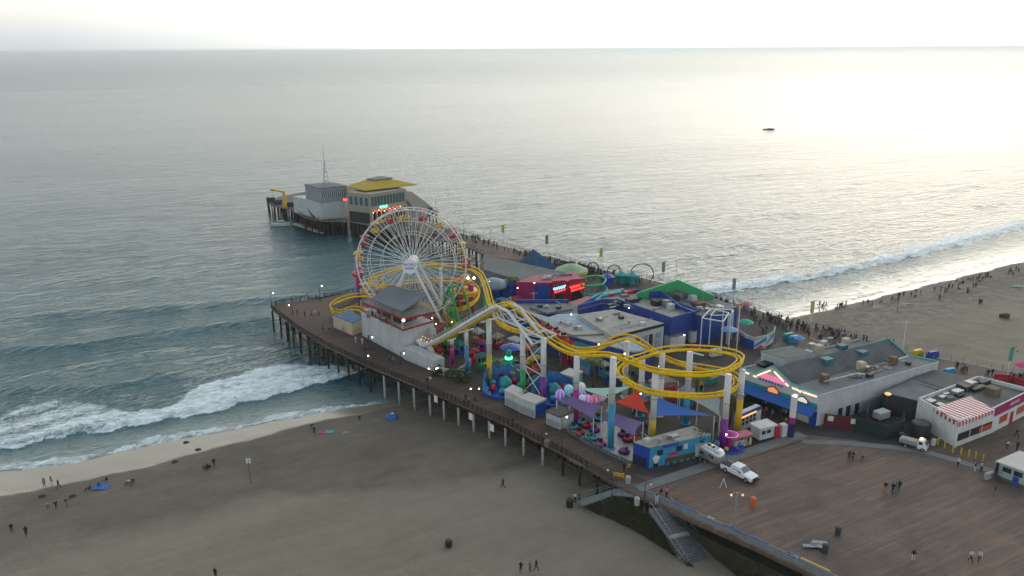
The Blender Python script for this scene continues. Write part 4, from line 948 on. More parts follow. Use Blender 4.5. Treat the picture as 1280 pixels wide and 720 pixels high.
zp_ = ze + 3.6; RR = [V(463.5, 373.5, zp_ - 1.2), V(502, 389, zp_ - 1.2), V(534, 369.5, zp_ - .4), V(487, 355.5, zp_ - .2)]
b = MB(); b.slab(RR, .25); b.build('upper_roof', mat('slate_blue_roof', (.10, .125, .15), .7, noise=.15, nscale=.4), rs_)
b = MB(); b.prism([(cE + (p - cE) * .52)[:2] for p in (E0, E1, E2, E3)], ze + .5, zp_ - 1.6); b.build('clerestory', mat('terracotta_wall', (.25, .11, .07), .8, noise=.3), rs_)
for f in (.02, .28, .52, .76, .98):
    p = q0.lerp(q1, f) ; b = MB(); b.tube([p + Vector((0, 0, .2)), gz(p, ze - .4)], .12, 5); b.build('terrace_post', CREAM, rs_)
for f in (.35, .98):
    p = q1.lerp(q2b, f); b = MB(); b.tube([p + Vector((0, 0, .2)), gz(p, ze - .4)], .12, 5); b.build('terrace_post', CREAM, rs_)
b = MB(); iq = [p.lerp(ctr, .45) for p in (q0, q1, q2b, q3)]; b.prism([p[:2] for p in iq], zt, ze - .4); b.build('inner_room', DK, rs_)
for k in range(9):
    p = q0.lerp(q1, .08 + k * .105).lerp(ctr, .12) + Vector((0, 0, 2.1)); b = MB(); b.ball(p, .14, 6); b.build('lantern', mat('lantern_glow', (1, .7, .35), .5, emit=4, ecol=(1, .62, .28)), rs_)
p = E1 + Vector((.1, -.4, -.3)); b = MB(); b.ball(p, .3, 8); b.build('corner_lamp', LAMPW, rs_)
# terrace to the right with white box, red rails
tz = hz(538, 436, 414); tq = [V(513, 410, tz), V(545, 414, tz), V(560, 404, tz), V(530, 400, tz)]
tr = thing('dining_terrace', 'raised dining terrace with red railings and white planter box', 'terrace', gz(sum(tq, Vector()) / 4))
b = MB(); b.slab(tq, .4); b.build('terrace_floor', REDT, tr)
b = MB(); b.slab([p.lerp(sum(tq, Vector()) / 4, .12) + Vector((0, 0, .05)) for p in tq], .1); b.build('boards', BRN, tr)
for p in tq + [(tq[0] + tq[1]) / 2]: b = MB(); b.tube([gz(p), p - Vector((0, 0, .4))], .16, 6); b.build('post', YEL, tr)
b = MB()
for i in range(4):
    for z in (1.0, .55): b.tube([tq[i] + Vector((0, 0, z)), tq[(i + 1) % 4] + Vector((0, 0, z))], .05, 4)
b.build('handrail', RED, tr)
bx = V(538, 413, tz + .5); b = MB(); b.box(bx, (2.4, 1.1, 1.4), math.atan2(UPIER.y, UPIER.x)); b.build('planter_box', WALLW, tr)
fl2 = [V(516, 424, 2.6), V(533, 433, 2.6), V(548, 428, 2.6), V(530, 421, 2.6)]
b = MB(); b.slab(fl2, .35); b.build('lower_floor', REDT, tr)
for k in range(12):
    p = fl2[0].lerp(fl2[1], (k % 6) / 5).lerp(fl2[3].lerp(fl2[2], (k % 6) / 5), .05 if k < 6 else .4) + Vector((0, 0, 1.0)); b = MB(); b.ball(p, .08, 5); b.build('string_light', MATS['lantern_glow'], tr)
# white stepped wall below the terrace
sw_ = thing('white_ramp_building', 'low white sloping building beside the promenade below the restaurant', 'building', V(525, 450))
a0, a1 = V(505, 449), V(543, 465); h0, h1 = hz(505, 449, 434), hz(543, 465, 451); bk_ = NIN * 2.6
b = MB(); b.prism([p[:2] for p in (a0, a1, a1 + bk_, a0 + bk_)], 0, 1, None) if False else b.add([a0, a1, a1 + bk_, a0 + bk_, gz(a0, h0), gz(a1, h1), gz(a1 + bk_, h1), gz(a0 + bk_, h0)], [(3, 2, 1, 0), (4, 5, 6, 7), (0, 1, 5, 4), (1, 2, 6, 5), (2, 3, 7, 6), (3, 0, 4, 7)]); b.build('wall', WALLW, sw_)
a0 = V(520, 440, 3.4); 
for k, (x, y) in enumerate(((520, 425), (529, 428))):
    b = MB(); s0_, s1_ = V(x, y, hz(x, y + 20, y)), V(x + 16, y + 22, .6); b.slab([s0_, s1_, s1_ + NIN * 1.2, s0_ + NIN * 1.2], .3); b.build('stair_flight', WHM, sw_)
pw = thing('planter_wall', 'curved grey planter wall filled with shrubs under the lift hill', 'planter', V(560, 466)); b = MB()
q = [V(545, 466), V(556, 470), V(570, 471), V(580, 466), V(588, 457)]
for u0, u1 in zip(q, q[1:]): dv = u1 - u0; b.box((u0 + u1) / 2 + Vector((0, 0, .8)), (dv.length, .4, 1.6), math.atan2(dv.y, dv.x))
b.build('wall', CONC, pw)
# shed with blue roof west of the restaurant
bld('ticket_shed', 'small cream shed with a flat blue roof left of the white restaurant', 'shed', [(416, 394), (440, 404), (453, 399), (439, 388)], 3.0, CREAM, mat('faded_blue_roof', (.03, .12, .24), .7, noise=.4, nscale=.8))
cn = thing('canopy', 'long black canopy beside the yellow track at the seaward end', 'canopy', V(432, 388)); b = MB(); cq = [V(414, 381.5, 3.4), V(447, 372, 3.4), (V(450, 376.5, 2.9)), V(418, 387.5, 2.9)]; b.slab(cq, .15); b.build('roof', BLACK, cn)
for p in cq: b = MB(); b.tube([gz(p), p], .09, 5); b.build('post', YEL, cn)
# --- grey-roofed shed against the outer pier
ar = thing('long_shed', 'long windowless grey building with a sloping roof against the outer pier', 'shed', V(650, 352))
g0, g1, g2, g3 = V(605, 318.5, 5.6), V(714, 342, 5.6), V(655, 352, 4.8), V(605, 337, 4.6)
b = MB(); b.slab([g0, g1, g2, g3], .3); b.build('roof', mat('grey_green_roof', (.12, .135, .13), .8, noise=.25, nscale=.3), ar)
b = MB(); b.prism([p[:2] for p in (g0, g1, g2, g3)], 0, 4.25); b.build('wall', ROOFG, ar)
# --- blue block and dome behind the track
bld('blue_block', 'plain blue building with a rounded grey roof right of the wheel', 'building', [(604, 353), (624, 356), (640, 352), (616, 347)], hz(624, 374, 356), ROYAL, ROOFG)
bc = bld('blue_block', 'dark blue wall building between the round roof and the red hall', 'building', [(622, 352), (640, 356), (662, 352), (640, 346)], hz(640, 376, 356), BLU, ROYAL)
dm = V(617, 356, 3.9); b = MB(); b.lathe(dm, [(3.6, -.5), (3.5, .2), (2.6, 1.1), (1.2, 1.6), (.1, 1.7)], 18); single('domed_roof', 'rounded pale blue-grey roof shell above the blue building', 'roof', b, mat('dome_blue', (.16, .22, .28), .6, noise=.2), dm, smooth=True)
# --- red and magenta hall with neon script
zr_ = 7.0; rpx = [(649, 353), (730, 352), (722, 340), (716, 338)]
zh = hz(700, 377, 352)
rt, q, c = bld('red_hall', 'crimson hall with red and blue neon signs over its doors', 'hall', [(645, 353), (688, 354), (730, 350), (715, 339), (668, 345)], zh, REDW, mat('red_roof', (.28, .012, .06), .6, noise=.2))
A_r, B_r, C_r = gz(q[0]), gz(q[1]), gz(q[2]); LAB = (B_r - A_r).length; LBC = (C_r - B_r).length
on_wall(rt, 'magenta_panel', A_r, B_r, .1, LAB * .52, 0, zh * .95, MAGW, .03, .12); on_wall(rt, 'blue_panel', A_r, B_r, LAB * .54, LAB * .99, 0, zh * .93, BLU, .03, .2)
on_wall(rt, 'entrance_bay', B_r, C_r, LBC * .05, LBC * .42, 0, zh * 1.12, REDW, .1, .5); on_wall(rt, 'entrance_bay', B_r, C_r, LBC * .55, LBC * .98, 0, zh * 1.12, REDW, .1, .5)
on_wall(rt, 'door', B_r, C_r, LBC * .12, LBC * .36, 0, zh * .48, GLASS, .62, .05); on_wall(rt, 'door', B_r, C_r, LBC * .62, LBC * .92, 0, zh * .48, GLASS, .62, .05)
for f0, f1, m_, m2 in ((.06, .42, NB, NR), (.55, .97, NR, NR)):
    F_ = face_matrix(B_r, C_r, 0, out=.72)
    L_ = (f1 - f0) * LBC; pts = [F_ @ Vector((f0 * LBC + L_ * k / 16, zh * .72 + .38 * math.sin(k * 2.1) + k * .035, 0)) for k in range(17)]
    neon(rt, 'neon_script', pts, m_, .09); pts = [F_ @ Vector((f0 * LBC + L_ * (.1 + .9 * k / 12), zh * .56 + .1 * math.sin(k * 2.3) + k * .05, 0)) for k in range(13)]; neon(rt, 'neon_script', pts, m2, .1)
for k in range(3): p = V(690 + k * 9, 345 - k * .8, zh + .15); b = MB(); b.box(p, (3.0, 1.2, .5), .1); b.build('roof_vent', ROOFG, rt)
# blue pyramid tent, carousel canopy
tp = thing('pyramid_tent', 'dark blue pyramid tent beside the crowded outer pier', 'tent', V(668, 345)); z = 3.2; tq = [V(646, 331, z), V(668, 338, z), V(697, 334.5, z), V(674, 327, z)]; ap = V(663, 317, 8.0)
apx = (sum(tq, Vector()) / 4) + Vector((-1.0, 0, 5.0)); b = MB(); b.add(tq + [apx] + [p - Vector((0, 0, .25)) for p in tq], [(0, 1, 4), (1, 2, 4), (2, 3, 4), (3, 0, 4)] + [(5 + i, 5 + (i + 1) % 4, (i + 1) % 4, i) for i in range(4)] + [(8, 7, 6, 5)]); b.build('canvas', mat('navy_canvas', (.015, .07, .16), .7, noise=.2), tp)
for p in tq: b = MB(); b.tube([gz(p), p], .12, 6); b.build('pole', STEEL, tp)
cr_ = thing('round_pavilion', 'round pale green canopy with a yellow rim behind the red hall', 'pavilion', V(714, 352)); p = gz(V(714, 352)); zc = hz(714, 352, 338)
b = MB(); b.lathe(p + Vector((0, 0, zc)), [(4.6, 0), (4.5, .25), (2.2, 1.4), (.1, 2.0)], 20); b.build('canopy', mat('pale_green_canvas', (.28, .38, .24), .7, noise=.3, nscale=.6), cr_)
b = MB(); b.lathe(p + Vector((0, 0, zc - .5)), [(4.65, 0), (4.65, .45)], 20); b.build('rim', YEL, cr_)
for k in range(6): a = k * 1.047; b = MB(); b.tube([p + Vector((4 * math.cos(a), 4 * math.sin(a), 0)), p + Vector((4 * math.cos(a), 4 * math.sin(a), zc))], .12, 5); b.build('post', WHM, cr_)
# small green family coaster and wheel-like loops
kc = thing('family_coaster', 'small green framed family coaster behind the blue roofs', 'ride', V(745, 372))
loop = [V(x, y, z) for x, y, z in ((722, 350, 5), (735, 346, 6), (748, 345, 6.5), (757, 349, 6), (752, 356, 5.4), (738, 358, 5), (726, 356, 4.6))]
lp = [Vector(p) for p in catmull([tuple(p) for p in loop] + [tuple(loop[0])], 1.)]
b = MB(); b.tube(lp, .28, 6); b.build('track', GRN, kc)
for p in lp[::4]: b = MB(); b.tube([gz(p), p], .16, 5); b.build('post', GRN, kc)
b = MB(); b.tube([p - Vector((0, 0, 2.2)) + Vector((.4, 0, 0)) for p in lp], .2, 6); b.build('lower_track', TEAL, kc)
for k in range(0, len(lp) - 3, 3): b = MB(); b.tube([gz(lp[k], .2), lp[k + 3]], .08, 4); b.build('diagonal_brace', TEAL, kc)
def hoop(x, yb, r_px, label, m, spokes=6):
    p = V(x, yb); s = FPX / ((Vector(p) - Vector(CC)).dot(Vector(F0))); r = r_px / s; t = thing('hoop_ride', label, 'ride', p); cz = r + .8
    b = MB(); b.tube([p + Vector((r * math.cos(a), r * .25 * math.sin(a * 0), cz + r * math.sin(a))) for a in [2 * math.pi * k / 28 for k in range(28)]], .16, 5, True); b.build('ring', m, t)
    for k in range(spokes): a = math.pi * k / spokes; b = MB(); b.tube([p + Vector((r * math.cos(a), 0, cz + r * math.sin(a))), p + Vector((-r * math.cos(a), 0, cz - r * math.sin(a)))], .05, 4); b.build('spoke', m, t)
    b = MB(); b.tube([p + Vector((-r * .6, 1, 0)), p + Vector((0, 0, cz))], .12, 4); b.tube([p + Vector((r * .6, 1, 0)), p + Vector((0, 0, cz))], .12, 4); b.build('stand', BRN, t)
hoop(767, 350, 8, 'small brown spoked wheel ride by the north railing', BRN)
hoop(741, 345, 7, 'brown hoop ride behind the green coaster', BRN, 3)
ah = thing('arch', 'thin brown arch over the boardwalk near the north railing', 'arch', V(802, 352)); p = V(802, 352); b = MB(); b.tube([p + Vector((3.2 * math.cos(a), 0, max(0, 2.2 + 2.9 * math.sin(a)))) for a in [-.9 + (math.pi + 1.8) * k / 24 for k in range(25)]], .16, 5); b.build('arch_tube', BRN, ah)
for nm, x, y, m_ in (('teal', 777, 354, TEAL), ('teal', 790, 355, TEAL), ('blue', 759, 357, BLU)):
    p = V(x, y); t = thing('game_booth', {777: 'teal topped booth behind the blue roofs, left one', 790: 'teal topped booth beside the thin arch', 759: 'small blue booth next to the spoked wheel ride'}[x], 'booth', p); b = MB(); b.box(p + Vector((0, 0, 1.2)), (2.6, 2.2, 2.4), .5); b.build('body', m_, t); b = MB(); b.lathe(p + Vector((0, 0, 2.4)), [(2.1, 0), (2.1, .2), (.1, 1.1)], 8); b.build('roof', m_, t)
# --- big flat-roofed park hall: south part with the tan and pale roofs
ZR = 5.4
h1t, q, c = bld('arcade_hall', 'large flat roofed hall with pale roofs and a royal blue wall', 'hall', [(697, 416), (792, 441), (818, 438), (790, 424), (764, 420), (698, 400), (668, 392), (655, 388), (672, 398)], ZR, ROYAL, ROOFT, overhang=.0)
b = MB(); b.prism([p[:2] for p in PZ([(698, 393), (722, 392.5), (775, 413), (812, 437), (790, 440), (758, 418), (700, 406), (676, 400)], ZR + .1)], ZR + .13, ZR + .22); b.build('pale_roof_strip', ROOFB, h1t)
b = MB(); b.prism([p[:2] for p in PZ([(676, 400), (700, 406), (758, 418), (716, 420), (700, 415)], ZR + .2)], ZR + .24, ZR + .45); b.build('tan_roof_slab', ROOFT, h1t)
on_wall(h1t, 'awning_board', gz(q[0]), gz(q[1]), 4, 10, 2.2, 4.6, mat('teal_panel', (.04, .25, .32), .6), .03, .1)
on_wall(h1t, 'doorway', gz(q[0]), gz(q[1]), 12, 16, .0, 2.6, BLACK, .03, .06)
h2t, q, c = bld('grey_roof_hall', 'low hall with stepped grey roofs in front of the red hall', 'hall', [(643, 378), (711, 377), (722, 385), (722, 394), (700, 392), (668, 392), (655, 390)], 5.2, ROYAL, ROOFG)
b = MB(); b.prism([p[:2] for p in PZ([(662, 384), (706, 379), (716, 386), (684, 391)], 5.7)], 5.3, 5.72); b.build('raised_roof', ROOFG, h2t)
b = MB(); b.prism([p[:2] for p in PZ([(712, 378), (735, 370), (744, 376), (722, 384)], 5.0)], 0.01, 5.05); b.build('side_hall', mat('terracotta_roof', (.33, .13, .09), .8, noise=.2), h2t)
b = MB()
for a_, b_ in (((643, 377), (711, 377)),): A, B = V(*a_, 5.7), V(*b_, 5.7); dv = B - A; b.box((A + B) / 2, (dv.length, .3, .9), math.atan2(dv.y, dv.x))
b.build('parapet', ROYAL, h2t)
h3t, q, c = bld('tan_roof_hall', 'hall with a broad tan gravel roof and a mural along its front', 'hall', [(722, 394), (767, 387), (830, 404.5), (765, 421)], 6.2, WALLW, ROOFT)
on_wall(h3t, 'fascia', gz(q[3]), gz(q[2]), -.1, (q[2] - q[3]).length + .1, 5.7, 6.3, BLACK, .02, .15)
for k in range(7):
    L_ = (q[2] - q[3]).length; on_wall(h3t, 'opening' if k % 2 else 'mural_panel', gz(q[3]), gz(q[2]), L_ * (.06 + k * .13), L_ * (.06 + k * .13 + (.07 if k % 2 else .1)), .9, 4.6, BLACK if k % 2 else mat('mural_blue_white', (.25, .34, .42), .7, noise=.5, nscale=.9), .03, .05)
h4t, q, c = bld('blue_parapet_hall', 'royal blue hall with high parapets and rooftop machinery', 'hall', [(722, 386), (752, 378), (771, 378), (839, 402), (874, 392), (800, 366), (760, 366)], 6.0, ROYAL, ROOFT, parapet=.9)
def rooftop(t, items, m=None):
    for x, y, z, dx, dy, dz, mm in items: b = MB(); p = V(x, y, z); b.box(p + Vector((0, 0, dz / 2)), (dx, dy, dz), .5); b.build('roof_unit', mm or m, t)
rooftop(h4t, [(790, 379, 5.75, 3, 1.6, 1.2, DK), (823, 382, 5.75, 3.2, 2, 1.5, DK), (833, 384, 5.75, 1.6, 1.6, 1.7, STEEL), (780, 372, 5.75, 2, 1.5, .8, ROOFG), (764, 371, 5.75, 1.4, 1.2, 1.0, RED), (787, 368, 5.75, 3.4, 1.2, 1.0, RED), (775, 366.5, 5.75, 2.4, 1.2, .9, RED), (838, 388, 5.75, 1.3, 1.3, 1.6, WALLW), (818, 387, 5.75, 2.5, 1, .4, CREAM), (760, 369, 5.75, 1.5, 1, 1.2, DK), (797, 376, 5.75, 1.2, 1.2, .7, DK)])
# green-gabled hall with curved blue parapet and lilac end
h5t, q, c = bld('green_gable_hall', 'grey roofed hall with a bright green gable and curved blue parapet', 'hall', [(811, 373), (831, 375), (869, 393), (879, 396), (922, 384), (890, 372), (845, 362), (796, 368)], 6.3, ROYAL, ROOFG)
gq = [V(796, 369, 6.4), V(890, 372.5, 6.4)]; zap = hz(844, 392, 351)
gm = V(844, 369, 6.4); 
def zat(bp, ty):
    lo, hi = 0, 40
    for _ in range(40):
        m = (lo + hi) / 2
        if proj((bp[0], bp[1], m))[1] > ty: lo = m
        else: hi = m
    return m
Lp, Rp = V(796, 371, 6.4), V(892, 374, 6.4); Mp = Lp.lerp(Rp, .53); za = zat(Mp, 349.5); zl, zrr = zat(Lp, 366), zat(Rp, 369)
dv = (Rp - Lp).normalized(); nn = Vector((-dv.y, dv.x, 0)) * .35
for (a_, z0), (b_, z1) in (((Lp, zl), (Mp, za)), ((Mp, za), (Rp, zrr))):
    b = MB(); v = [gz(a_, z0 - 2.2) - nn, gz(b_, z1 - 2.2) - nn, gz(b_, z1) - nn, gz(a_, z0) - nn, gz(a_, z0 - 2.2) + nn, gz(b_, z1 - 2.2) + nn, gz(b_, z1) + nn, gz(a_, z0) + nn]
    b.add(v, [(0, 1, 2, 3), (7, 6, 5, 4), (3, 2, 6, 7), (4, 5, 1, 0), (0, 3, 7, 4), (1, 5, 6, 2)]); b.build('gable_fascia', GRNW, h5t)
b = MB(); b.add([gz(Lp, 6.4), gz(Rp, 6.4), gz(Rp, zrr - 1.4), gz(Mp, za - 1.4), gz(Lp, zl - 1.4)] + [gz(p, z) + nn * .8 for p, z in ((Lp, 6.4), (Rp, 6.4), (Rp, zrr - 1.4), (Mp, za - 1.4), (Lp, zl - 1.4))], [(0, 1, 2, 3, 4), (9, 8, 7, 6, 5), (0, 5, 6, 1)]); b.build('gable_wall', ROOFG, h5t)
# curved blue parapet
cur = [V(811, 372.5, 6.3), V(824, 372.5, 6.3), V(836, 378, 6.3), V(850, 387, 6.3), V(869, 393, 6.3)]; zs_ = [1.6, 1.9, 1.4, .9, .7]
b = MB()
for i in range(4):
    a_, b_ = cur[i], cur[i + 1]; d2 = (b_ - a_).normalized(); n2 = Vector((-d2.y, d2.x, 0)) * .3
    v = [a_ - n2, b_ - n2, b_ - n2 + Vector((0, 0, zs_[i + 1])), a_ - n2 + Vector((0, 0, zs_[i])), a_ + n2, b_ + n2, b_ + n2 + Vector((0, 0, zs_[i + 1])), a_ + n2 + Vector((0, 0, zs_[i]))]; b.add(v, [(0, 1, 2, 3), (7, 6, 5, 4), (3, 2, 6, 7), (0, 3, 7, 4), (1, 5, 6, 2)])
b.build('curved_parapet', ROYAL, h5t)
rooftop(h5t, [(850, 372, 6.4, 3, 1.6, 1.2, STEEL), (862, 372, 6.4, 1.6, 1.4, 1.3, STEEL), (838, 368, 6.4, 2, 1.4, .8, ROOFG), (828, 369, 6.4, 2.4, 1.2, .7, CREAM), (873, 383, 6.4, 2.2, 2.2, 1.0, BRN), (866, 376, 6.4, 1.4, 1.4, 1.3, WALLW), (842, 377, 6.4, 3, .8, 1.2, DK)])
bld('lilac_annex', 'lilac walled annex at the landward end of the green gabled hall', 'annex', [(888, 379), (903, 377), (921, 385), (900, 389)], 5.6, LILAC, LILAC)
tc_ = thing('curved_canopy', 'turquoise curved canopy in front of the small rides', 'canopy', V(756, 385)); b = MB(); cq = [V(738, 371, 6.6), V(746, 366.5, 6.9), V(775, 361, 7), V(778, 364.5, 6.6), V(752, 369.5, 6.6), V(747, 376, 6.2)]; b.slab(cq, .35); b.build('roof', mat('turquoise_roof', (.05, .36, .38), .6, noise=.1), tc_)
b = MB(); b.prism([p[:2] for p in cq], 0, 5.8); b.build('wall', ROOFG, tc_)
# white containers, scaffold frames
for (x, y, L_, lab) in ((843, 430, 3.9, 'white storage container left of a second one, by the blue hall'), (867, 423, 3.2, 'white storage container at the right of the pair by the blue hall')):
    p = V(x, y + 3); t = thing('storage_container', lab, 'container', p, 'white containers by the blue hall'); a_ = math.atan2(.5, 1); b = MB(); b.box(p + Vector((0, 0, 1.35)), (L_, 2.2, 2.6), a_); b.build('body', WHITE, t); b = MB(); b.box(p + Vector((0, 0, 2.7)), (L_ + .1, 2.3, .1), a_); b.build('lid', ROOFG, t)
    b = MB()
    for k in range(8): b.box(p + Vector((math.cos(a_) * (k / 7 - .5) * L_ * .95 + math.sin(a_) * 1.12, math.sin(a_) * (k / 7 - .5) * L_ * .95 - math.cos(a_) * 1.12, 1.35)), (.1, .05, 2.4), a_)
    b.build('ribs', WHITE, t)
def goalframe(pts, z, label, m=WHM, r=.13):
    q = [V(x, y) for x, y in pts]; t = thing('steel_frame', label, 'frame', q[0], 'tall white frames by the blue hall')
    for p in q: b = MB(); b.tube([p, gz(p, z)], r, 6); b.build('post', m, t)
    b = MB()
    for p0_, p1_ in zip(q, q[1:] + q[:1]): b.tube([gz(p0_, z), gz(p1_, z)], r, 6)
    b.build('top_beam', m, t)
goalframe([(875, 437), (901, 442), (908, 430), (886, 424)], hz(901, 442, 402), 'square white steel frame nearest the coaster helix')
goalframe([(886, 431), (910, 431), (914, 424), (893, 422)], hz(910, 431, 394), 'taller white steel frame behind the square one')
for x, yb, yt, lab in ((901, 432, 386, 'thin white mast left of the striped fence'), (911, 436, 383, 'thin white mast between two others'), (920, 445, 386, 'thin white mast with an orange tip')):
    p = V(x, yb); z = hz(x, yb, yt); b = MB(); b.tube([p, gz(p, z)], .1, 6); b.tube([gz(p, z), gz(p, z + .5)], .13, 6); single('mast', lab, 'mast', b, WHM, p)
# blue and white wave fence
wf = thing('curved_fence', 'curved blue and white wave-painted fence around a stand', 'fence', V(945, 432)); q = [V(925, 427), V(931, 432), V(942, 436), V(957, 433), V(966, 428), V(968, 421)]
hh_ = 3.0
for k, (u0, u1) in enumerate(zip(q, q[1:])):
    dv = u1 - u0; b = MB(); b.box((u0 + u1) / 2 + Vector((0, 0, .9)), (dv.length, .15, 1.8), math.atan2(dv.y, dv.x)); pnl = b.build('panel', BLU if k < 2 else mat('white_wave_panel', (.55, .60, .64), .6, noise=.15) if k < 4 else SKYB, wf)
    b = MB(); b.box((u0 + u1) / 2 + Vector((0, 0, 2.2)), (dv.length, .16, .8), math.atan2(dv.y, dv.x)); b.build('top_band', WALLW, pnl)
    if 1 < k < 4: b = MB(); u_ = (u0 + u1) / 2; b.add([gz(u0, .4) + dv.cross(Vector((0, 0, 1))).normalized() * .1, gz(u1, .9 + k * .2) + dv.cross(Vector((0, 0, 1))).normalized() * .1, gz(u1, 1.8 + k * .2) + dv.cross(Vector((0, 0, 1))).normalized() * .1, gz(u0, .9) + dv.cross(Vector((0, 0, 1))).normalized() * .1], [(0, 1, 2, 3)]); b.build('wave_stripe', SKYB, pnl)
# --- boardwalk hall with teal trim, gable sign front
zf = 6.6; ah_ = thing('amusement_hall', 'grey roofed hall with teal trim, gabled sign front and blue awning', 'hall', V(1030, 500))
fA, fB = V(926, 462, 5.6), V(1024, 495, 5.6); zE = 5.6
gA, gB = gz(fA), gz(fB); dF = (gB - gA).normalized(); LF = (gB - gA).length
sA, sB = gB, gz(V(1173, 453, zE)); dS = (sB - sA); nS = dS.normalized()
cL = gA + dS
body = [gA, gB, sB, cL]
b = MB(); b.prism([p[:2] for p in body], 0, zE - .05); b.build('wall', WALLW, ah_)
b = MB(); b.prism([(p + (sum(body, Vector()) / 4 - p) * .01)[:2] for p in body], zE - .04, zE + .06); b.build('flat_roof', ROOFG, ah_)
# gable roof
fr_ = lambda f: gA + (gB - gA) * f
fv, fr2, fl_ = .40, .66, .17
def along(px_front, x):  # fraction along the facade for a picture column at eave height
    best = min(range(0, 101), key=lambda k: abs(proj(tuple(gz(fr_(k / 100), zE)))[0] - x)); return best / 100
fl_, fv, fr2 = along(0, 943), along(0, 965.5), along(0, 989)
zA_ = zat(fr_(fv), 459); 
b = MB(); R0_, R1_, R2_ = gz(fr_(fl_), zE + .08), gz(fr_(fv), zA_ - .15), gz(fr_(fr2), zE + .08); bk2 = dS * .97
b.add([R0_, R1_, R2_, R0_ + bk2, R1_ + bk2, R2_ + bk2], [(0, 3, 4, 1), (1, 4, 5, 2), (0, 1, 2), (5, 4, 3), (0, 2, 5, 3)]); b.build('gable_roof', ROOFD, ah_)
b = MB()
for a_, b_ in ((R0_, R1_), (R1_, R2_)): b.tube([a_ + bk2 + Vector((0, 0, .15)), b_ + bk2 + Vector((0, 0, .15))], .2, 4)
b.tube([R2_ + bk2, sB + Vector((0, 0, zE + .2))], .2, 4); b.tube([R0_ + bk2, cL + Vector((0, 0, zE + .2))], .2, 4); b.build('rear_trim', TRIM, ah_)
b = MB(); b.tube([gz(cL, zE + .25), gz(gA, zE + .25)], .16, 4); b.tube([gz(sA, zE + .1), gz(sB, zE + .1)], .14, 4); b.build('side_trim', WALLW, ah_)
# facade board with gable outline
no = dF.cross(Vector((0, 0, 1))); no = no if no.y < 0 else -no
prof = [(0, zE + .45), (fl_, zE + .2), (fl_ + .02, zE + .2), (fv, zA_ + .1), (fr2, zE + .45), (1, zE + .3)]
zlow = 3.6
def facade(z0f, prof, m, name, out, th=.3):
    b = MB(); n = len(prof); lo = [gz(fr_(f), z0f(f)) + no * out for f, z in prof]; up = [gz(fr_(f), z) + no * out for f, z in prof]
    v = lo + up + [p + no * th for p in lo] + [p + no * th for p in up]
    fs = []
    for i in range(n - 1): fs += [(i, i + 1, n + i + 1, n + i), (2 * n + i, 3 * n + i, 3 * n + i + 1, 2 * n + i + 1), (n + i, n + i + 1, 3 * n + i + 1, 3 * n + i), (i, 2 * n + i, 2 * n + i + 1, i + 1)]
    fs += [(0, n, 3 * n, 2 * n), (n - 1, 3 * n - 1, 4 * n - 1, 2 * n - 1)]
    b.add(v, fs); return b.build(name, m, ah_)
facade(lambda f: zlow, prof, mat('facade_white', (.52, .54, .53), .7, noise=.1), 'sign_front', .02)
facade(lambda f: 3.5, [(f / 10, 4.15) for f in range(11)], TEAL, 'teal_band', .34, .08)
b = MB(); aw0, aw1 = gA + no * .35, gB + no * .35
b.add([gz(aw0, 3.5), gz(aw1, 3.5), gz(aw1 + no * 1.8, 2.5), gz(aw0 + no * 1.8, 2.5), gz(aw0, 3.35), gz(aw1, 3.35), gz(aw1 + no * 1.8, 2.35), gz(aw0 + no * 1.8, 2.35)], [(3, 2, 1, 0), (4, 5, 6, 7), (0, 1, 5, 4), (1, 2, 6, 5), (2, 3, 7, 6), (3, 0, 4, 7)]); b.build('blue_awning', mat('awning_blue', (.01, .10, .38), .6, noise=.1), ah_)
b = MB()
for (f0, z0), (f1, z1) in zip(prof, prof[1:]):
    if f1 - f0 > .03: b.tube([gz(fr_(f0), z0 + .1) + no * .1, gz(fr_(f1), z1 + .1) + no * .1], .2, 4)
b.build('front_trim', TRIM, ah_)
for f0, f1, z0, z1 in ((.01, .13, zE + .12, zE), (.19, .23, zE - .1, zE - .1), (fl_ + .05, fv - .02, zE + .2, zA_ - .5), (fv + .03, fr2 - .08, zA_ - .5, zE + .75), (fr2 - .06, fr2 - .02, zE + .5, zE + .2), (fr2 + .03, .8, zE + .1, zE), (.82, .985, zE, zE)):
    neon(ah_, 'strip_light', [gz(fr_(f0), z0 - .1) + no * .42, gz(fr_(f1), z1 - .1) + no * .42], NW, .11)
def fm(f, z, out=.4):
    x = dF if no.dot(dF.cross(Vector((0, 0, 1)))) > 0 else dF; p = gz(fr_(f), z) + no * out; return Matrix(((x.x, 0, no.x, p.x), (x.y, 0, no.y, p.y), (0, 1, 0, p.z), (0, 0, 0, 1)))
mfb = MB(); M_ = fm(fv + .02, zE + .35); mfb.add([M_ @ Vector(v) for v in ((-2.6, -.3, 0), (2.6, -.3, 0), (2.4, .5, 0), (-2.0, .65, 0), (-2.6, -.3, .06), (2.6, -.3, .06), (2.4, .5, .06), (-2.0, .65, .06))], [(3, 2, 1, 0), (4, 5, 6, 7), (0, 1, 5, 4), (1, 2, 6, 5), (2, 3, 7, 6), (3, 0, 4, 7)]); mfb.build('pink_panel', NP, ah_)
text_mesh('PLAYLAND', .95, mat('panel_pink_letters', (.8, .3, .4), .5), 'lettering', ah_, fm(fv + .02, zE + .38, .47), .02) if False else None
text_mesh('SEAFOOD', .62, SBL, 'lettering', ah_, fm(fv + .02, zE - .55, .36), .03) if False else None
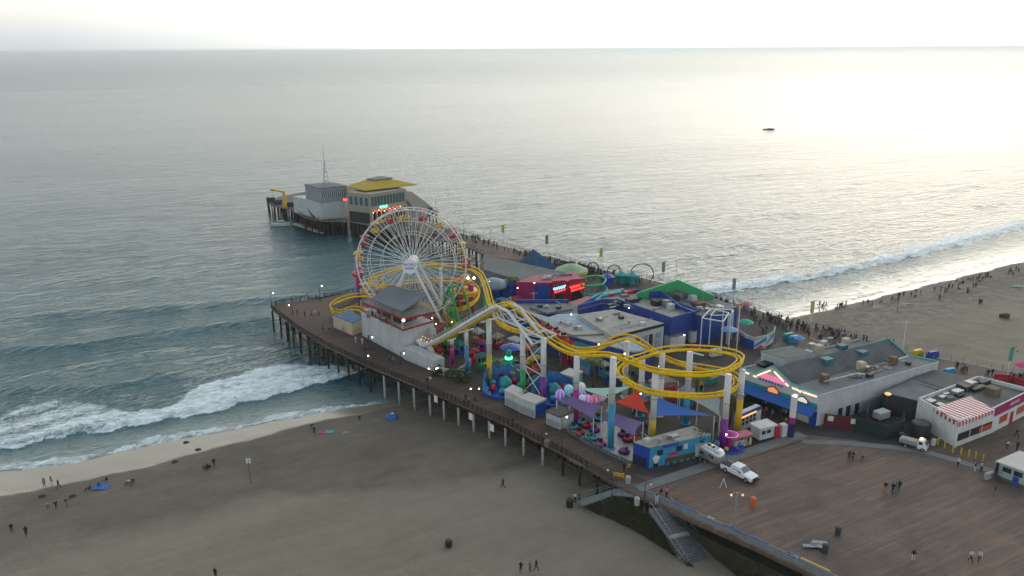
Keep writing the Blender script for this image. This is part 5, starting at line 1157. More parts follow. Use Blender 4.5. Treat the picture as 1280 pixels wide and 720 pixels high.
for k in range(8):
    b = MB(); M_ = fm(fv - .14 + k * .04, zE - .35, .36); b.add([M_ @ Vector(v) for v in ((-.16, -.18, 0), (.16, -.18, 0), (.16, .18, 0), (-.16, .18, 0), (-.16, -.18, .04), (.16, -.18, .04), (.16, .18, .04), (-.16, .18, .04))], [(3, 2, 1, 0), (4, 5, 6, 7), (0, 1, 5, 4), (1, 2, 6, 5), (2, 3, 7, 6), (3, 0, 4, 7)]); b.build('blue_letter', SBL, ah_)
def logo(f, z, w_, h_, m, m2, name):
    M_ = fm(f, z, .44); b = MB(); o_ = [(-w_, -.6 * h_), (w_, -.6 * h_), (w_, .15 * h_), (.2 * w_, .9 * h_), (-.2 * w_, .9 * h_), (-w_, .2 * h_)]
    b.add([M_ @ Vector((x, y, 0)) for x, y in o_] + [M_ @ Vector((x, y, .08)) for x, y in o_], [tuple(range(5, -1, -1)), tuple(range(6, 12))] + [(i, (i + 1) % 6, 6 + (i + 1) % 6, 6 + i) for i in range(6)]); p = b.build(name, m, ah_)
    b = MB(); b.add([M_ @ Vector((x * .78, y * .72, .085)) for x, y in o_] + [M_ @ Vector((x * .78, y * .72, .12)) for x, y in o_], [tuple(range(5, -1, -1)), tuple(range(6, 12))] + [(i, (i + 1) % 6, 6 + (i + 1) % 6, 6 + i) for i in range(6)]); b.build('face', m2, p)
logo(fv + .04, 4.0, 1.25, .9, NR if False else RED, mat('sign_orange_glow', (1, .45, .15), .5, emit=.5, ecol=(1, .35, .1)), 'house_sign'); logo(.83, 4.1, 1.1, .8, SBL, mat('sign_cream_glow', (.9, .8, .6), .5, emit=.5, ecol=(1, .8, .5)), 'cloud_sign')
on_wall(ah_, 'blue_corner', gA, gB, LF - 1.2, LF + .05, 0, 2.6, BLU, .05, .25)
on_wall(ah_, 'dark_doorway', gA, gB, .3, LF - 4.5, 0, 3.3, BLACK, .04, .04)
on_wall(ah_, 'white_shutter', gA, gB, LF - 3.4, LF - 1.5, .2, 2.3, WHITE, .06, .06)
for x0 in (5.2, 7.2, 9.4): on_wall(ah_, 'side_door', sA, sB, x0, x0 + 1.0, 0, 2.1, GLASS, .03, .05)
# raised box on the left of the roof
bx_ = [(952, 440), (984, 449.5), (1019, 442), (992, 433.5)]; zb_ = zE + 2.0
bqs = PZ(bx_, zb_); b = MB(); b.prism([p[:2] for p in bqs], zE + .06, zb_); pb = b.build('roof_house', WALLW, ah_)
cc_ = sum(bqs, Vector()) / 4; b = MB(); b.prism([(cc_ + (p - cc_) * .985)[:2] for p in bqs], zb_ + .003, zb_ + .1); b.build('roof_house_top', mat('roof_house_felt', (.15, .15, .145), .9, noise=.2), pb)
b = MB(); b.tube([bqs[0] + Vector((0, 0, .1)), bqs[3] + Vector((0, 0, .1))], .12, 4); b.build('teal_edge', TRIM, pb)
zg = lambda x, y: zE + .7
rooftop(ah_, [(972, 440, 9, .1, .1, .1, STEEL)] * 0 + [(1023, 439, 6.3, 1.3, 1.3, 1.3, CREAM), (1057, 430, 6.3, 1.2, 1.2, 1.2, CREAM), (1076, 462, 5.8, 1.2, 1.2, 1.5, CREAM), (1030, 477, 5.7, 1.2, 1.2, 1.4, mat('rusty_vent', (.16, .11, .07), .8, noise=.3)), (1116, 454, 5.8, 1.2, 1.2, 1.3, MATS['rusty_vent']), (1008, 445, 6.2, 1.8, 1.5, 1.0, TEAL), (1033, 454, 6.9, 1.9, 1.6, 1.0, mat('teal_fan_unit', (.03, .15, .18), .6, noise=.3)), (1077, 444, 6.7, 1.7, 1.5, .9, MATS['teal_fan_unit']), (1052, 436, 6.3, 1.7, 1.5, .9, MATS['teal_fan_unit']), (958, 456, 5.7, 3.4, 1.8, .5, BLACK)])
for a_, b_ in (((1030, 477), (1075, 466)), ((1075, 462), (1116, 454)), ((1116, 452), (1135, 445))):
    b = MB(); b.tube([V(*a_, 6.3), V(*b_, 6.3)], .14, 6); b.build('roof_pipe', STEEL if a_[0] != 1075 else MATS['rusty_vent'], ah_)
# --- flat grey sheds and burger building to the right
bld('flat_shed', 'low dark grey flat roofed shed behind the striped awning building', 'shed', [(1139, 474), (1167, 463), (1222, 474), (1180, 486)], 4.2, WALLW, ROOFD)
bld('flat_shed', 'mid grey flat roofed shed between the long white wall and the burger stand', 'shed', [(1105, 491), (1139, 475), (1178, 485), (1146, 501)], 3.8, DK, ROOFG)
zbq = 4.0; bp_, q, c = bld('burger_stand', 'white diner with a magenta fascia and a red striped awning', 'diner', [(1147, 502), (1167, 513), (1198, 531), (1244, 514), (1290, 491), (1222, 474)], zbq, WHITE, mat('burger_roof', (.13, .125, .12), .9, noise=.3, nscale=.4), parapet=.7)
MGF = mat('magenta_fascia', (.30, .012, .10), .6, noise=.1)
g2_, g3_, g4_ = gz(q[2]), gz(q[3]), gz(q[4]); L34 = (g4_ - g3_).length; L23 = (g3_ - g2_).length
on_wall(bp_, 'magenta_fascia', g3_, g4_, 0, L34, zbq - .9, zbq + .75, MGF, .02, .12)
text_mesh('BURGERS', .75, WHITE, 'lettering', bp_, face_matrix(g3_, g4_, .5, out=.16, h=zbq - .05), .03)
windows(bp_, g3_, g4_, 2, 1.1, 2.4, .45, mat('warm_window', (.20, .03, .015), .3, emit=.08, ecol=(1, .25, .1)))
on_wall(bp_, 'red_door', g3_, g4_, L34 * .46, L34 * .54, 0, 2.2, RED, .03, .06)
on_wall(bp_, 'service_window', g2_, g3_, .4, L23 - .4, 1.0, 2.3, BLACK, .03, .06)
on_wall(bp_, 'warm_glow', g2_, g3_, L23 * .6, L23 - .5, 1.2, 2.0, MATS['warm_window'], .1, .05)
for f in (.33, .66): on_wall(bp_, 'mullion', g2_, g3_, L23 * f, L23 * f + .12, 1.0, 2.3, WHITE, .12, .06)
# awning: sloping striped cloth
g = NT('red_white_stripes'); AWD = (V(1242, 515) - V(1198, 532)).normalized(); aw_a = math.atan2(AWD.y, AWD.x)
sp_ = g.t.nodes.new('ShaderNodeSeparateXYZ'); g.lk(g.map((1, 1, 1), 0), sp_.inputs[0])
g.t.nodes.remove(g.t.nodes.get('nope')) if g.t.nodes.get('nope') else None
dpr = g.math('ADD', g.math('MULTIPLY', sp_.outputs[0], AWD.x), g.math('MULTIPLY', sp_.outputs[1], AWD.y)); sn = g.math('FRACT', g.math('MULTIPLY', dpr, 1.35)); g.lk(g.mix(g.math('GREATER_THAN', sn, .5), (.62, .60, .58), (.42, .01, .03)), g.b.inputs['Base Color']); STRIPE = g.m
zt_ = 4.3; aws = [V(1167, 513, zt_ - .2), V(1212, 498, zt_ + .5), V(1243, 515, zt_ + .35), V(1198, 532, zt_ - .35)]
aw = thing('striped_awning', 'red and white striped awning over the front corner of the diner', 'awning', gz(sum(aws, Vector()) / 4)); b = MB()
b.slab([p + Vector((0, 0, .45)) for p in aws], .08); b.build('cloth', STRIPE, aw)
for u0, u1 in ((aws[0], aws[3]), (aws[3], aws[2])):
    dv = u1 - u0; n2 = dv.cross(Vector((0, 0, 1))).normalized(); b = MB(); v = [u0 + Vector((0, 0, .37)), u1 + Vector((0, 0, .37)), u1 + Vector((0, 0, -.25)), u0 + Vector((0, 0, -.25))]; b.add(v + [p + n2 * .05 for p in v], [(0, 1, 2, 3), (7, 6, 5, 4), (2, 3, 7, 6), (0, 4, 5, 1)])
    if u0 is aws[0]:
        g = NT('valance_stripes'); sp_ = g.t.nodes.new('ShaderNodeSeparateXYZ'); g.lk(g.tc, sp_.inputs[0]); d_ = dv.normalized(); dpr = g.math('ADD', g.math('MULTIPLY', sp_.outputs[0], d_.x), g.math('MULTIPLY', sp_.outputs[1], d_.y)); g.lk(g.mix(g.math('GREATER_THAN', g.math('FRACT', g.math('MULTIPLY', dpr, 1.1)), .5), (.62, .60, .58), (.42, .01, .03)), g.b.inputs['Base Color']); mm = g.m
    else: mm = STRIPE
    b.build('valance', mm, aw)
for p in (aws[3], aws[0]): b = MB(); b.tube([gz(p), p + Vector((0, 0, .3))], .07, 6); b.build('pole', WHM, aw)
rooftop(bp_, [(1205, 487, 3.9, 2, 2, 1.0, DK), (1212, 484, 3.9, 1.6, 1.4, 1.1, STEEL), (1240, 494, 3.9, 1.8, 1.8, 1.5, MATS['rusty_vent']), (1196, 493, 3.9, 2, 1.2, .8, STEEL), (1222, 488, 3.9, 3.5, 1, .7, DK), (1163, 504, 3.9, 1.5, 1.2, .6, STEEL), (1175, 508, 3.9, 1.2, 1, .5, STEEL), (1230, 481, 3.9, 2.6, .8, .8, DK), (1187, 499, 3.9, 1.4, 1, .5, ROOFG)])
# service yard fences, tank
def fence(pts, h, m, label, name='fence', post=None):
    q = [V(x, y) for x, y in pts]; t = thing(name, label, 'fence', q[0]);
    for u0, u1 in zip(q, q[1:]): dv = u1 - u0; b = MB(); b.box((u0 + u1) / 2 + Vector((0, 0, h / 2)), (dv.length, .1, h), math.atan2(dv.y, dv.x)); b.build('panel', m, t)
    return t
MAR = mat('maroon_fence', (.10, .012, .015), .7, noise=.2); DG = mat('dark_green_screen', (.012, .03, .028), .8, noise=.3)
f_ = fence([(1029, 533), (1068, 538)], 2.4, MAR, 'maroon fence with pale notices right of the blue awning hall')
for t0 in (.12, .85): 
    a_, b_ = V(1029, 533), V(1068, 538); on_wall(f_, 'notice', a_, b_, (b_ - a_).length * t0, (b_ - a_).length * t0 + .9, 1.2, 2.1, WHITE, .06, .03)
fence([(1068, 539), (1108, 550), (1128, 543), (1127, 531)], 2.6, DG, 'dark green screened enclosure around the service yard')
p = V(1150, 545); b = MB(); b.lathe(p, [(1.5, 0), (1.5, 2.4), (1.3, 2.55)], 18); single('round_tank', 'round dark screen tank beside the white diner', 'tank', b, DK, p, smooth=False)
fence([(1082, 533), (1083, 519), (1100, 511), (1106, 497)], 2.6, mat('blue_grey_screen', (.06, .09, .12), .8), 'blue grey screen along the long white wall')
p = V(1101, 524); b = MB(); b.box(p + Vector((0, 0, 1.0)), (2.6, 1.6, 1.2), .5); single('white_cabinet', 'white cabinet in the service yard', 'cabinet', b, WHITE, p)
pl_ = thing('yard_lamp', 'warm lit lamp over the service yard, left of the diner', 'lamp', V(1106, 520)); p = V(1106, 520); b = MB(); b.tube([p, gz(p, 4.0)], .08, 6); b.build('pole', DKSTEEL, pl_); b = MB(); b.ball(gz(p, 4.2), .6, 8, .4); b.build('shade', mat('lamp_shade_warm', (.9, .6, .2), .5, emit=.5, ecol=(1, .6, .25)), pl_)
p = V(1135, 515); b = MB(); b.ball(gz(p, 3.4), .24, 8); b.tube([p, gz(p, 3.3)], .07, 6); single('yard_lamp', 'bright round lamp on a post by the diner wall', 'lamp', b, LAMPW, p)
# --- sky-blue ticket building with mural
bx0, bx1, bx2 = (792, 553), (812, 562), (886, 541); zk = 3.5
bt, q, c = bld('ticket_building', 'long sky blue and royal blue ticket building with a flat tan roof', 'building', [(792, 553), (812.5, 560), (889, 543.5), (866, 533)], zk, SKYB, ROOFT)
w0, w1, w2 = gz(q[0]), gz(q[1]), gz(q[2]); L01, L12 = (w1 - w0).length, (w2 - w1).length
on_wall(bt, 'royal_end', w0, w1, 0, L01, 0, zk - .05, BLU, .012, .03); on_wall(bt, 'dark_plinth', w0, w1, 0, L01 - .5, 0, 1.6, mat('navy_plinth', (.01, .02, .08), .7), .045, .03)
for f in (.12, .43): on_wall(bt, 'window', w1, w2, L12 * f, L12 * f + 1.0, 1.9, 2.8, GLASS, .02, .05)
on_wall(bt, 'poster', w1, w2, L12 * .55, L12 * .55 + .7, 2.0, 2.9, WALLW, .02, .04); on_wall(bt, 'poster', w1, w2, L12 * .74, L12 * .74 + .9, 1.3, 2.5, WALLW, .02, .04)
on_wall(bt, 'red_sign', w1, w2, L12 * .30, L12 * .30 + 1.7, 1.45, 1.95, mat('sign_red', (.5, .02, .05), .5), .03, .08)
on_wall(bt, 'script_banner', w1, w2, L12 * .2, L12 * .46, 2.95, 3.45, SBL, .03, .05)
on_wall(bt, 'wood_counter', w1, w2, L12 * .26, L12 * .8, .15, 1.1, BRN, .03, .12)
for k, f in enumerate((.27, .38, .49, .6, .7)): on_wall(bt, 'blue_foot', w1, w2, L12 * f, L12 * f + .5, 0, .4, SKYB, .17, .05)
# painted figure on the corner of the building, a white blob with dark trousers
mz = MB(); F_ = face_matrix(w1, w2, 0, out=.05)
mz.add([F_ @ Vector((1.2 + .55 * math.cos(a) * (1 + .25 * math.sin(3 * a)), 1.35 + .75 * math.sin(a), .0)) for a in [2 * math.pi * k / 14 for k in range(14)]], [tuple(range(14))]); mz.build('mural_white_shape', WHITE, bt)
on_wall(bt, 'mural_dark_shape', w1, w2, .75, 1.6, .0, .65, BLACK, .03, .03)
# white kiosks along the promenade
def kiosk(pxs, h, name, label, wall=WALLW, roof=ROOFT, end=None, group='kiosks along the promenade'):
    """pxs: front-left base, front-right base, right-back base"""
    a_, b_, c_ = [V(*p) for p in pxs]; d4 = a_ + (c_ - b_); t = thing(name, label, 'kiosk', (a_ + c_) / 2, group)
    b = MB(); b.prism([p[:2] for p in (a_, b_, c_, d4)], 0, h); b.build('wall', wall, t)
    m = (a_ + c_) / 2; b = MB(); b.prism([(m + (p - m) * 1.06)[:2] for p in (a_, b_, c_, d4)], h + .003, h + .25); b.build('roof', roof, t)
    L_ = (b_ - a_).length
    for f in (.05, .53): on_wall(t, 'shutter', a_, b_, L_ * f, L_ * (f + .42), .25, h * .55, mat('shutter_grey', (.27, .29, .30), .6), .03, .05)
    if end: on_wall(t, 'end_panel', b_, c_, .15, (c_ - b_).length - .1, .1, h * .92, end, .03, .05)
    return t
WR_ = mat('offwhite_roof', (.50, .49, .46), .8, noise=.12)
kiosk([(631, 506), (648, 514), (658, 507)], 2.7, 'kiosk', 'white kiosk with a pale roof, leftmost of the row', WALLW, WR_)
kiosk([(648, 515), (668.5, 523), (682, 517)], 2.7, 'kiosk', 'white kiosk with a royal blue end beside its twin', WALLW, WR_, BLU)
kiosk([(682.5, 530), (700, 537), (717, 530)], 2.2, 'kiosk', 'low white kiosk with a dark roof in front of the purple sail', WALLW, mat('kiosk_dark_roof', (.10, .09, .08), .85, noise=.3))
kiosk([(699, 484), (716, 488), (728, 481)], 2.6, 'kiosk', 'small pale teal kiosk behind the glowing striped balls', mat('pale_teal_wall', (.14, .40, .40), .7), WR_)
kiosk([(723, 465), (737, 470), (742, 466)], 3.0, 'game_booth', 'narrow light blue booth under the coaster track', SKYB, WR_, group=None)
# menu sign, white trailer stand and painted tree sculpture near the awning hall
sb0, sb1 = V(922, 540), V(948, 528); t = thing('game_stand', 'white game stand with a blue header and rows of dark squares', 'game stand', sb0); b = MB(); dv = sb1 - sb0; b.box((sb0 + sb1) / 2 + Vector((0, .6, 1.5)), (dv.length, 1.2, 3.0), math.atan2(dv.y, dv.x)); b.build('body', WHITE, t)
Ls = dv.length; on_wall(t, 'blue_header', sb0 - Vector((0, 0, 0)), sb1, 0, Ls, 2.6, 3.3, BLU, .25, .1); on_wall(t, 'orange_strip', sb0, sb1, .2, Ls * .75, 2.55, 2.8, mat('orange_strip_glow', (1, .4, .1), .5, emit=1.5, ecol=(1, .4, .1)), .37, .05)
for i in range(4):
    for j in range(2): on_wall(t, 'dark_square', sb0, sb1, Ls * (.12 + i * .18), Ls * (.12 + i * .18) + .5, 1.1 + j * .7, 1.6 + j * .7, BLACK, .3, .04)
tz_ = V(953, 547); t = thing('food_cart', 'white rounded food cart near the awning hall', 'food cart', tz_); b = MB(); b.box(tz_ + Vector((0, 0, 1.35)), (3.4, 2.2, 2.0), .45); b.build('body', WALLW, t); b = MB(); b.box(tz_ + Vector((0, 0, 2.45)), (3.7, 2.5, .2), .45); b.build('roof', WHITE, t)
F_ = Matrix.Rotation(.45, 4, 'Z'); 
for dx in (-.9, .2): b = MB(); p = tz_ + F_ @ Vector((dx, -1.12, 1.6)); b.box(p, (.8, .05, .6), .45); b.build('window', GLASS, t)
for dx in (-1, 1): b = MB(); p = tz_ + F_ @ Vector((dx, -1.0, .35)); b.tube([p, p + F_ @ Vector((0, .25, 0))], .34, 12); b.build('wheel', ROPE, t)
p = V(969, 547); b = MB(); b.box(p + Vector((0, 0, 1.1)), (.9, .9, 2.2), .45); single('vending_machine', 'red vending machine between the white cart and a white box', 'machine', b, RED, p)
p = V(978, 545); b = MB(); b.box(p + Vector((0, 0, 1.1)), (1.1, 1.0, 2.2), .45); single('white_cooler', 'white upright cooler right of the red machine', 'cooler', b, WHITE, p)
p = V(988, 546); t = thing('painted_post', 'tall white, pink and navy painted post at the corner by the kerb', 'post', p); z = hz(988, 546, 495)
for z0, z1, m_ in ((0, z * .35, mat('navy_paint', (.015, .02, .10), .6)), (z * .35, z * .5, MAG), (z * .5, z, WHM)): b = MB(); b.tube([gz(p, z0), gz(p, z1)], .55, 8); b.build('section', m_, t)
b = MB(); b.ball(gz(p, z) + Vector((.1, 0, 0)), .3, 8); b.build('lamp', LAMPW, t)
p = V(905, 566); 
# small colourful carousel by the kerb
p = V(911, 560); t = thing('kiddie_ride', 'small neon lit pink and blue ride behind the purple column', 'ride', p); b = MB(); b.lathe(p, [(2.5, 0), (2.5, .3), (2.2, .35)], 16); b.build('platform', BLU, t); b = MB(); b.lathe(p + Vector((0, 0, .3)), [(.5, 0), (.4, 2.0), (1.3, 2.2), (.1, 2.6)], 12); b.build('canopy', MAG, t)
for k in range(6): a = k * 1.05; e = p + Vector((1.75 * math.cos(a), 1.75 * math.sin(a), .7)); b = MB(); b.ball(e, .42, 8, .8); b.build('car', [SKYB, YEL, PUR][k % 3], t)
b = MB(); b.lathe(p + Vector((0, 0, 2.45)), [(1.34, 0), (1.34, .08)], 12); b.build('neon_ring', mat('neon_magenta', (1, .2, 1), .5, emit=.35, ecol=(1, .2, .9)), t)
# striped tent roofs near there
p = V(925, 556); t = thing('striped_counter', 'low counter with a pink and cream striped top by the kerb', 'counter', p); b = MB(); b.box(p + Vector((0, 0, .6)), (3.6, 1.4, 1.2), .45); b.build('counter', CREAM, t); b = MB(); b.box(p + Vector((0, 0, 1.9)), (3.8, 1.8, .12), .45); b.build('top', mat('pink_cream_stripes', (.5, .15, .2), .7, noise=.5, nscale=3), t)
for dx in (-1.7, 1.7): b = MB(); b.tube([p + F_ @ Vector((dx, -.7, 0)), p + F_ @ Vector((dx, -.7, 1.85))], .05, 5); b.build('pole', STEEL, t)
# right-edge lifeguard style booth
zb2 = 3.0; t, q, c = bld('guard_booth', 'pale booth with a wide flat roof at the right edge of the car deck', 'booth', [(1250, 577), (1285, 590), (1310, 578), (1275, 566)], 2.6, mat('pale_green_white_wall', (.36, .42, .42), .7, noise=.12), WR_, overhang=.18)
w0, w1 = gz(q[0]), gz(q[1]); windows(t, w0, w1, 2, 1.3, 2.1, .8); on_wall(t, 'blue_door', w0, w1, (w1 - w0).length * .55, (w1 - w0).length * .75, 0, 1.2, BLU, .09, .05); on_wall(t, 'green_base', w0, w1, 0, (w1 - w0).length, 0, .35, mat('green_base', (.06, .14, .07), .8), .03, .04)
fence([(1241, 600), (1243, 592), (1251, 588)], 2.0, mat('blue_grey_screen2', (.06, .10, .13), .7), 'open blue grey gate beside the pale booth')

# small things on the big roofs: vents, ducts, pipes, cable trays
random.seed(5)
def clutter(t, quad, z, n):
    q = [V(*p, z) for p in quad]
    for i in range(n):
        u_, v_ = random.uniform(.08, .92), random.uniform(.08, .92); p = q[0].lerp(q[1], u_).lerp(q[3].lerp(q[2], u_), v_); k = i % 4
        b = MB()
        if k == 0: b.lathe(p, [(.22, 0), (.22, .5), (.4, .55), (.4, .65), (.05, .8)], 8); b.build('roof_vent', STEEL, t)
        elif k == 1: b.box(p + Vector((0, 0, .3)), (random.uniform(.7, 1.5), random.uniform(.6, 1.1), .6), .5); b.build('roof_unit', random.choice((WALLW, DK, STEEL)), t)
        elif k == 2: a = .5 + random.choice((0, 1.57)); L_ = random.uniform(2, 5); b.tube([p + Vector((0, 0, .2)), p + Vector((math.cos(a) * L_, math.sin(a) * L_, .2))], .09, 5); b.build('roof_pipe', STEEL, t)
        else: b.box(p + Vector((0, 0, .06)), (random.uniform(.8, 1.8), random.uniform(.8, 1.6), .1), .5); b.build('roof_hatch', random.choice((ROOFT, WHITE, ROOFD)), t)
clutter(h3t, [(728, 395), (767, 389), (825, 405), (765, 418)], 6.34, 12); clutter(h1t, [(690, 402), (700, 410), (758, 417), (700, 400)], 5.9, 8); clutter(h2t, [(662, 384), (706, 380), (716, 386), (684, 390)], 5.74, 8)
clutter(h4t, [(732, 386), (775, 381), (838, 399), (800, 370)], 6.0, 14); clutter(h5t, [(830, 372), (880, 372), (915, 383), (875, 393)], 6.44, 14); clutter(ah_, [(1032, 488), (1024, 480), (1125, 445), (1165, 453)], 5.68, 16); clutter(ah_, [(1000, 432), (1045, 424), (1060, 428), (1020, 440)], 5.68, 8)
clutter(bp_, [(1160, 503), (1215, 480), (1225, 478), (1200, 500)], 3.75, 14); clutter(rt, [(660, 350), (700, 350), (715, 342), (680, 345)], zh + .14, 6); clutter(bt, [(800, 553), (815, 558), (880, 543), (866, 536)], 3.64, 7)
# ------------------------------------------------------------------ pier-end buildings
hb_ = thing('harbour_office', 'grey two storey harbour office with a window band at the pier end', 'building', V(408, 262))
z1 = hz(404, 273, 251)
def PXB(poly, z): return [P(x, y, z)[:2] for x, y in poly]
zlo = hz(402, 272, 251); q = [(366, 245), (400, 253.5), (430, 251), (398, 243)]
b = MB(); b.prism(PXB(q, zlo), 0.03, zlo); b.build('lower_storey', WALLW, hb_)
zup = hz(402, 272, 233.5) ; qu = [(381, 231), (399, 236), (433, 233), (416, 229)]
b = MB(); b.prism(PXB(qu, zup), zlo, zup); us = b.build('upper_storey', mat('grey_blue_wall', (.24, .27, .28), .8, noise=.12), hb_)
b = MB(); qq = [V(*p, zup) for p in qu]; cc_ = sum(qq, Vector()) / 4; b.prism([(cc_ + (p - cc_) * 1.04)[:2] for p in qq], zup + .003, zup + .3); b.build('roof', ROOFG, hb_)
a_, b_ = [gz(V(*p, zup)) for p in ((399, 236), (433, 233))]; L_ = (b_ - a_).length; hU = zup - zlo
on_wall(hb_, 'window_band', a_, b_, .4, L_ - .2, zlo + hU * .38, zlo + hU * .82, mat('teal_glass', (.04, .10, .10), .2, spec=.6), .05, .05)
for k in range(13): on_wall(hb_, 'mullion', a_, b_, .4 + k * (L_ - .8) / 12.5, .6 + k * (L_ - .8) / 12.5, zlo + hU * .38, zlo + hU * .82, WHITE, .11, .05)
a2, b2 = [gz(V(*p, zlo)) for p in ((400, 253.5), (430, 251))]; on_wall(hb_, 'boat_door', a2, b2, 1.0, 5.0, .3, zlo * .75, mat('pale_door', (.42, .44, .44), .7), .03, .05)
on_wall(hb_, 'red_light', a_, b_, L_ - 1.6, L_ - .2, zlo + hU * .02, zlo + hU * .14, NR, .1, .1)
st_ = MB(); s0, s1 = gz(V(384, 262, 0), 6.5), gz(V(397, 270, 0), .4); st_.slab([V(374, 247, 6.2), V(377, 246, 6.2), V(396, 270.5, .4), V(392, 272, .4)], .4); st_.build('outside_stair', DK, hb_)
# mast
pm = V(412, 252); zr0 = zup; mx = thing('radio_mast', 'tall thin lattice radio mast on the harbour office roof', 'mast', (cc_.x, cc_.y, zup + .3)); zt2 = zat(cc_, 181.5); zm = zat(cc_, 200)
for k in range(3): a = k * 2.09; b = MB(); b.tube([cc_ + Vector((1.3 * math.cos(a), 1.3 * math.sin(a), .3)), gz(cc_, zm)], .09, 4); b.build('leg', STEEL, mx)
b = MB(); b.tube([gz(cc_, zm), gz(cc_, zt2)], .09, 5); b.build('whip', STEEL, mx); b = MB()
for k in range(1, 6):
    z = zup + .3 + (zm - zup) * k / 6; r = 1.3 * (1 - k / 6); b.tube([gz(cc_, z) + Vector((r * math.cos(a), r * math.sin(a), 0)) for a in (0, 2.09, 4.19)], .06, 4, True)
b.build('rung', STEEL, mx)
b = MB(); b.tube([cc_ + Vector((3 * math.cos(a), 2 * math.sin(a), 1.2)) for a in [k * .5236 for k in range(12)]], .06, 4, True); b.build('roof_rail', STEEL, hb_)
# restaurant with yellow hip roof
zg_ = hz(452, 276, 262); zf_ = hz(452, 276, 236)
yr = thing('pier_end_restaurant', 'two storey cream restaurant with a mustard yellow hip roof at the pier end', 'restaurant', V(470, 268))
q = [(434, 240), (462, 243), (507, 236), (478, 230)]; qq = [V(*p, zf_ - .8) for p in q]; c4 = sum(qq, Vector()) / 4
b = MB(); b.prism([p[:2] for p in qq], .03, zf_ - .8); b.build('wall', mat('beige_wall', (.30, .27, .22), .8, noise=.15), yr)
ev = [V(432, 232.5, zf_), V(456, 238, zf_), V(521, 230.5, zf_), V(484, 224, zf_)]; ce = sum(ev, Vector()) / 4
rg = [gz(ev[i].lerp(ce, .62), zf_ + 2.1) for i in range(4)]; YR = mat('mustard_roof', (.42, .29, .02), .75, noise=.2, nscale=.4)
b = MB(); b.add(ev + rg + [p - Vector((0, 0, .25)) for p in ev], [(i, (i + 1) % 4, 4 + (i + 1) % 4, 4 + i) for i in range(4)] + [(4, 5, 6, 7), (11, 10, 9, 8)] + [(8 + i, 8 + (i + 1) % 4, (i + 1) % 4, i) for i in range(4)]); b.build('roof', YR, yr)
b = MB(); b.prism([(ce + (p - ce) * .36)[:2] for p in ev], zf_ + 1.9, zf_ + 2.7); b.build('roof_box', ROOFG, yr)
b = MB(); p = ev[0].lerp(ev[1], .6).lerp(ce, .45) + Vector((0, 0, 1.2)); b.box(p, (3, 1.4, .2), 0); b.build('skylight', WALLW, yr)
w0, w1, w2 = gz(qq[0]), gz(qq[1]), gz(qq[2]); H2 = zf_ - .8; L12 = (w2 - w1).length
n_ = 11
windows(yr, w0, w1, 4, H2 * .6, H2 * .88, .6, MATS['teal_glass'])
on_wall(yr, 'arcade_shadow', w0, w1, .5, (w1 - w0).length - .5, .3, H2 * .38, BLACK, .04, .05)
for k in range(n_): x = .5 + k * (L12 - 1) / n_; f = on_wall(yr, 'window', w1, w2, x, x + (L12 - 1) / n_ - .35, H2 * .60, H2 * .9, MATS['teal_glass'], .04, .06)
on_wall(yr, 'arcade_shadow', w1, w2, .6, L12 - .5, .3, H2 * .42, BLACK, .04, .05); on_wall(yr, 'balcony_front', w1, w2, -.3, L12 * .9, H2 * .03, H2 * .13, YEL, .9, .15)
for k in range(9): on_wall(yr, 'cream_pillar', w1, w2, .2 + k * (L12 - .8) / 8, .6 + k * (L12 - .8) / 8, 0, H2 * .5, CREAM, .5, .2)
on_wall(yr, 'green_sign', w1, w2, L12 * .25, L12 * .45, H2 * .50, H2 * .57, NGR, .2, .1)
F_ = face_matrix(w1, w2, 0, out=.6)
for k in range(16): b = MB(); b.ball(F_ @ Vector((.8 + k * (L12 * .8) / 16, H2 * (.40 + .05 * (k % 2)), 0)), .22, 6); b.build('festoon_bulb', NR if k % 3 else MATS['lantern_glow'], yr)
st_ = MB(); st_.slab([V(499, 244, 6.5), V(503, 243, 6.5), V(519, 262, .4), V(514, 263, .4)], .4); st_.build('outside_stair', BRN, yr)
# crane
pc = V(356.5, 259.5); cr = thing('yellow_crane', 'mustard yellow davit crane on the fishing platform', 'crane', pc); zc = hz(356.5, 259.5, 239)
b = MB(); b.tube([pc, gz(pc, zc)], .7, 8, rs=[.9, .55]); b.build('post', YEL, cr); e = gz(V(345, 241, zc), zc + .2); e = gz(pc, zc) + Vector((-4.6, 0, .6)); b = MB(); b.tube([gz(pc, zc - .3), e], .42, 6); b.build('jib', YEL, cr); b = MB(); b.box(e, (1.4, 1.2, 1.0), .2); b.build('hoist', YEL, cr); b = MB(); b.tube([e, e - Vector((0, 0, 3))], .04, 4); b.build('cable', DK, cr)
# bench boxes on platform
for x, y, lab in ((347, 256, 'dark equipment box left of the yellow crane'), (362, 259, 'dark equipment box right of the yellow crane'), (338, 253, 'small dark locker on the platform tip')):
    p = V(x, y); b = MB(); b.box(p + Vector((0, 1.0, .9)), (3.4, 1.6, 1.7), .1); b.box(p + Vector((0, 1.0, 1.85)), (3.6, 1.8, .12), .1); single('equipment_box', lab, 'box', b, mat('navy_box', (.03, .04, .07), .8, noise=.3), p)
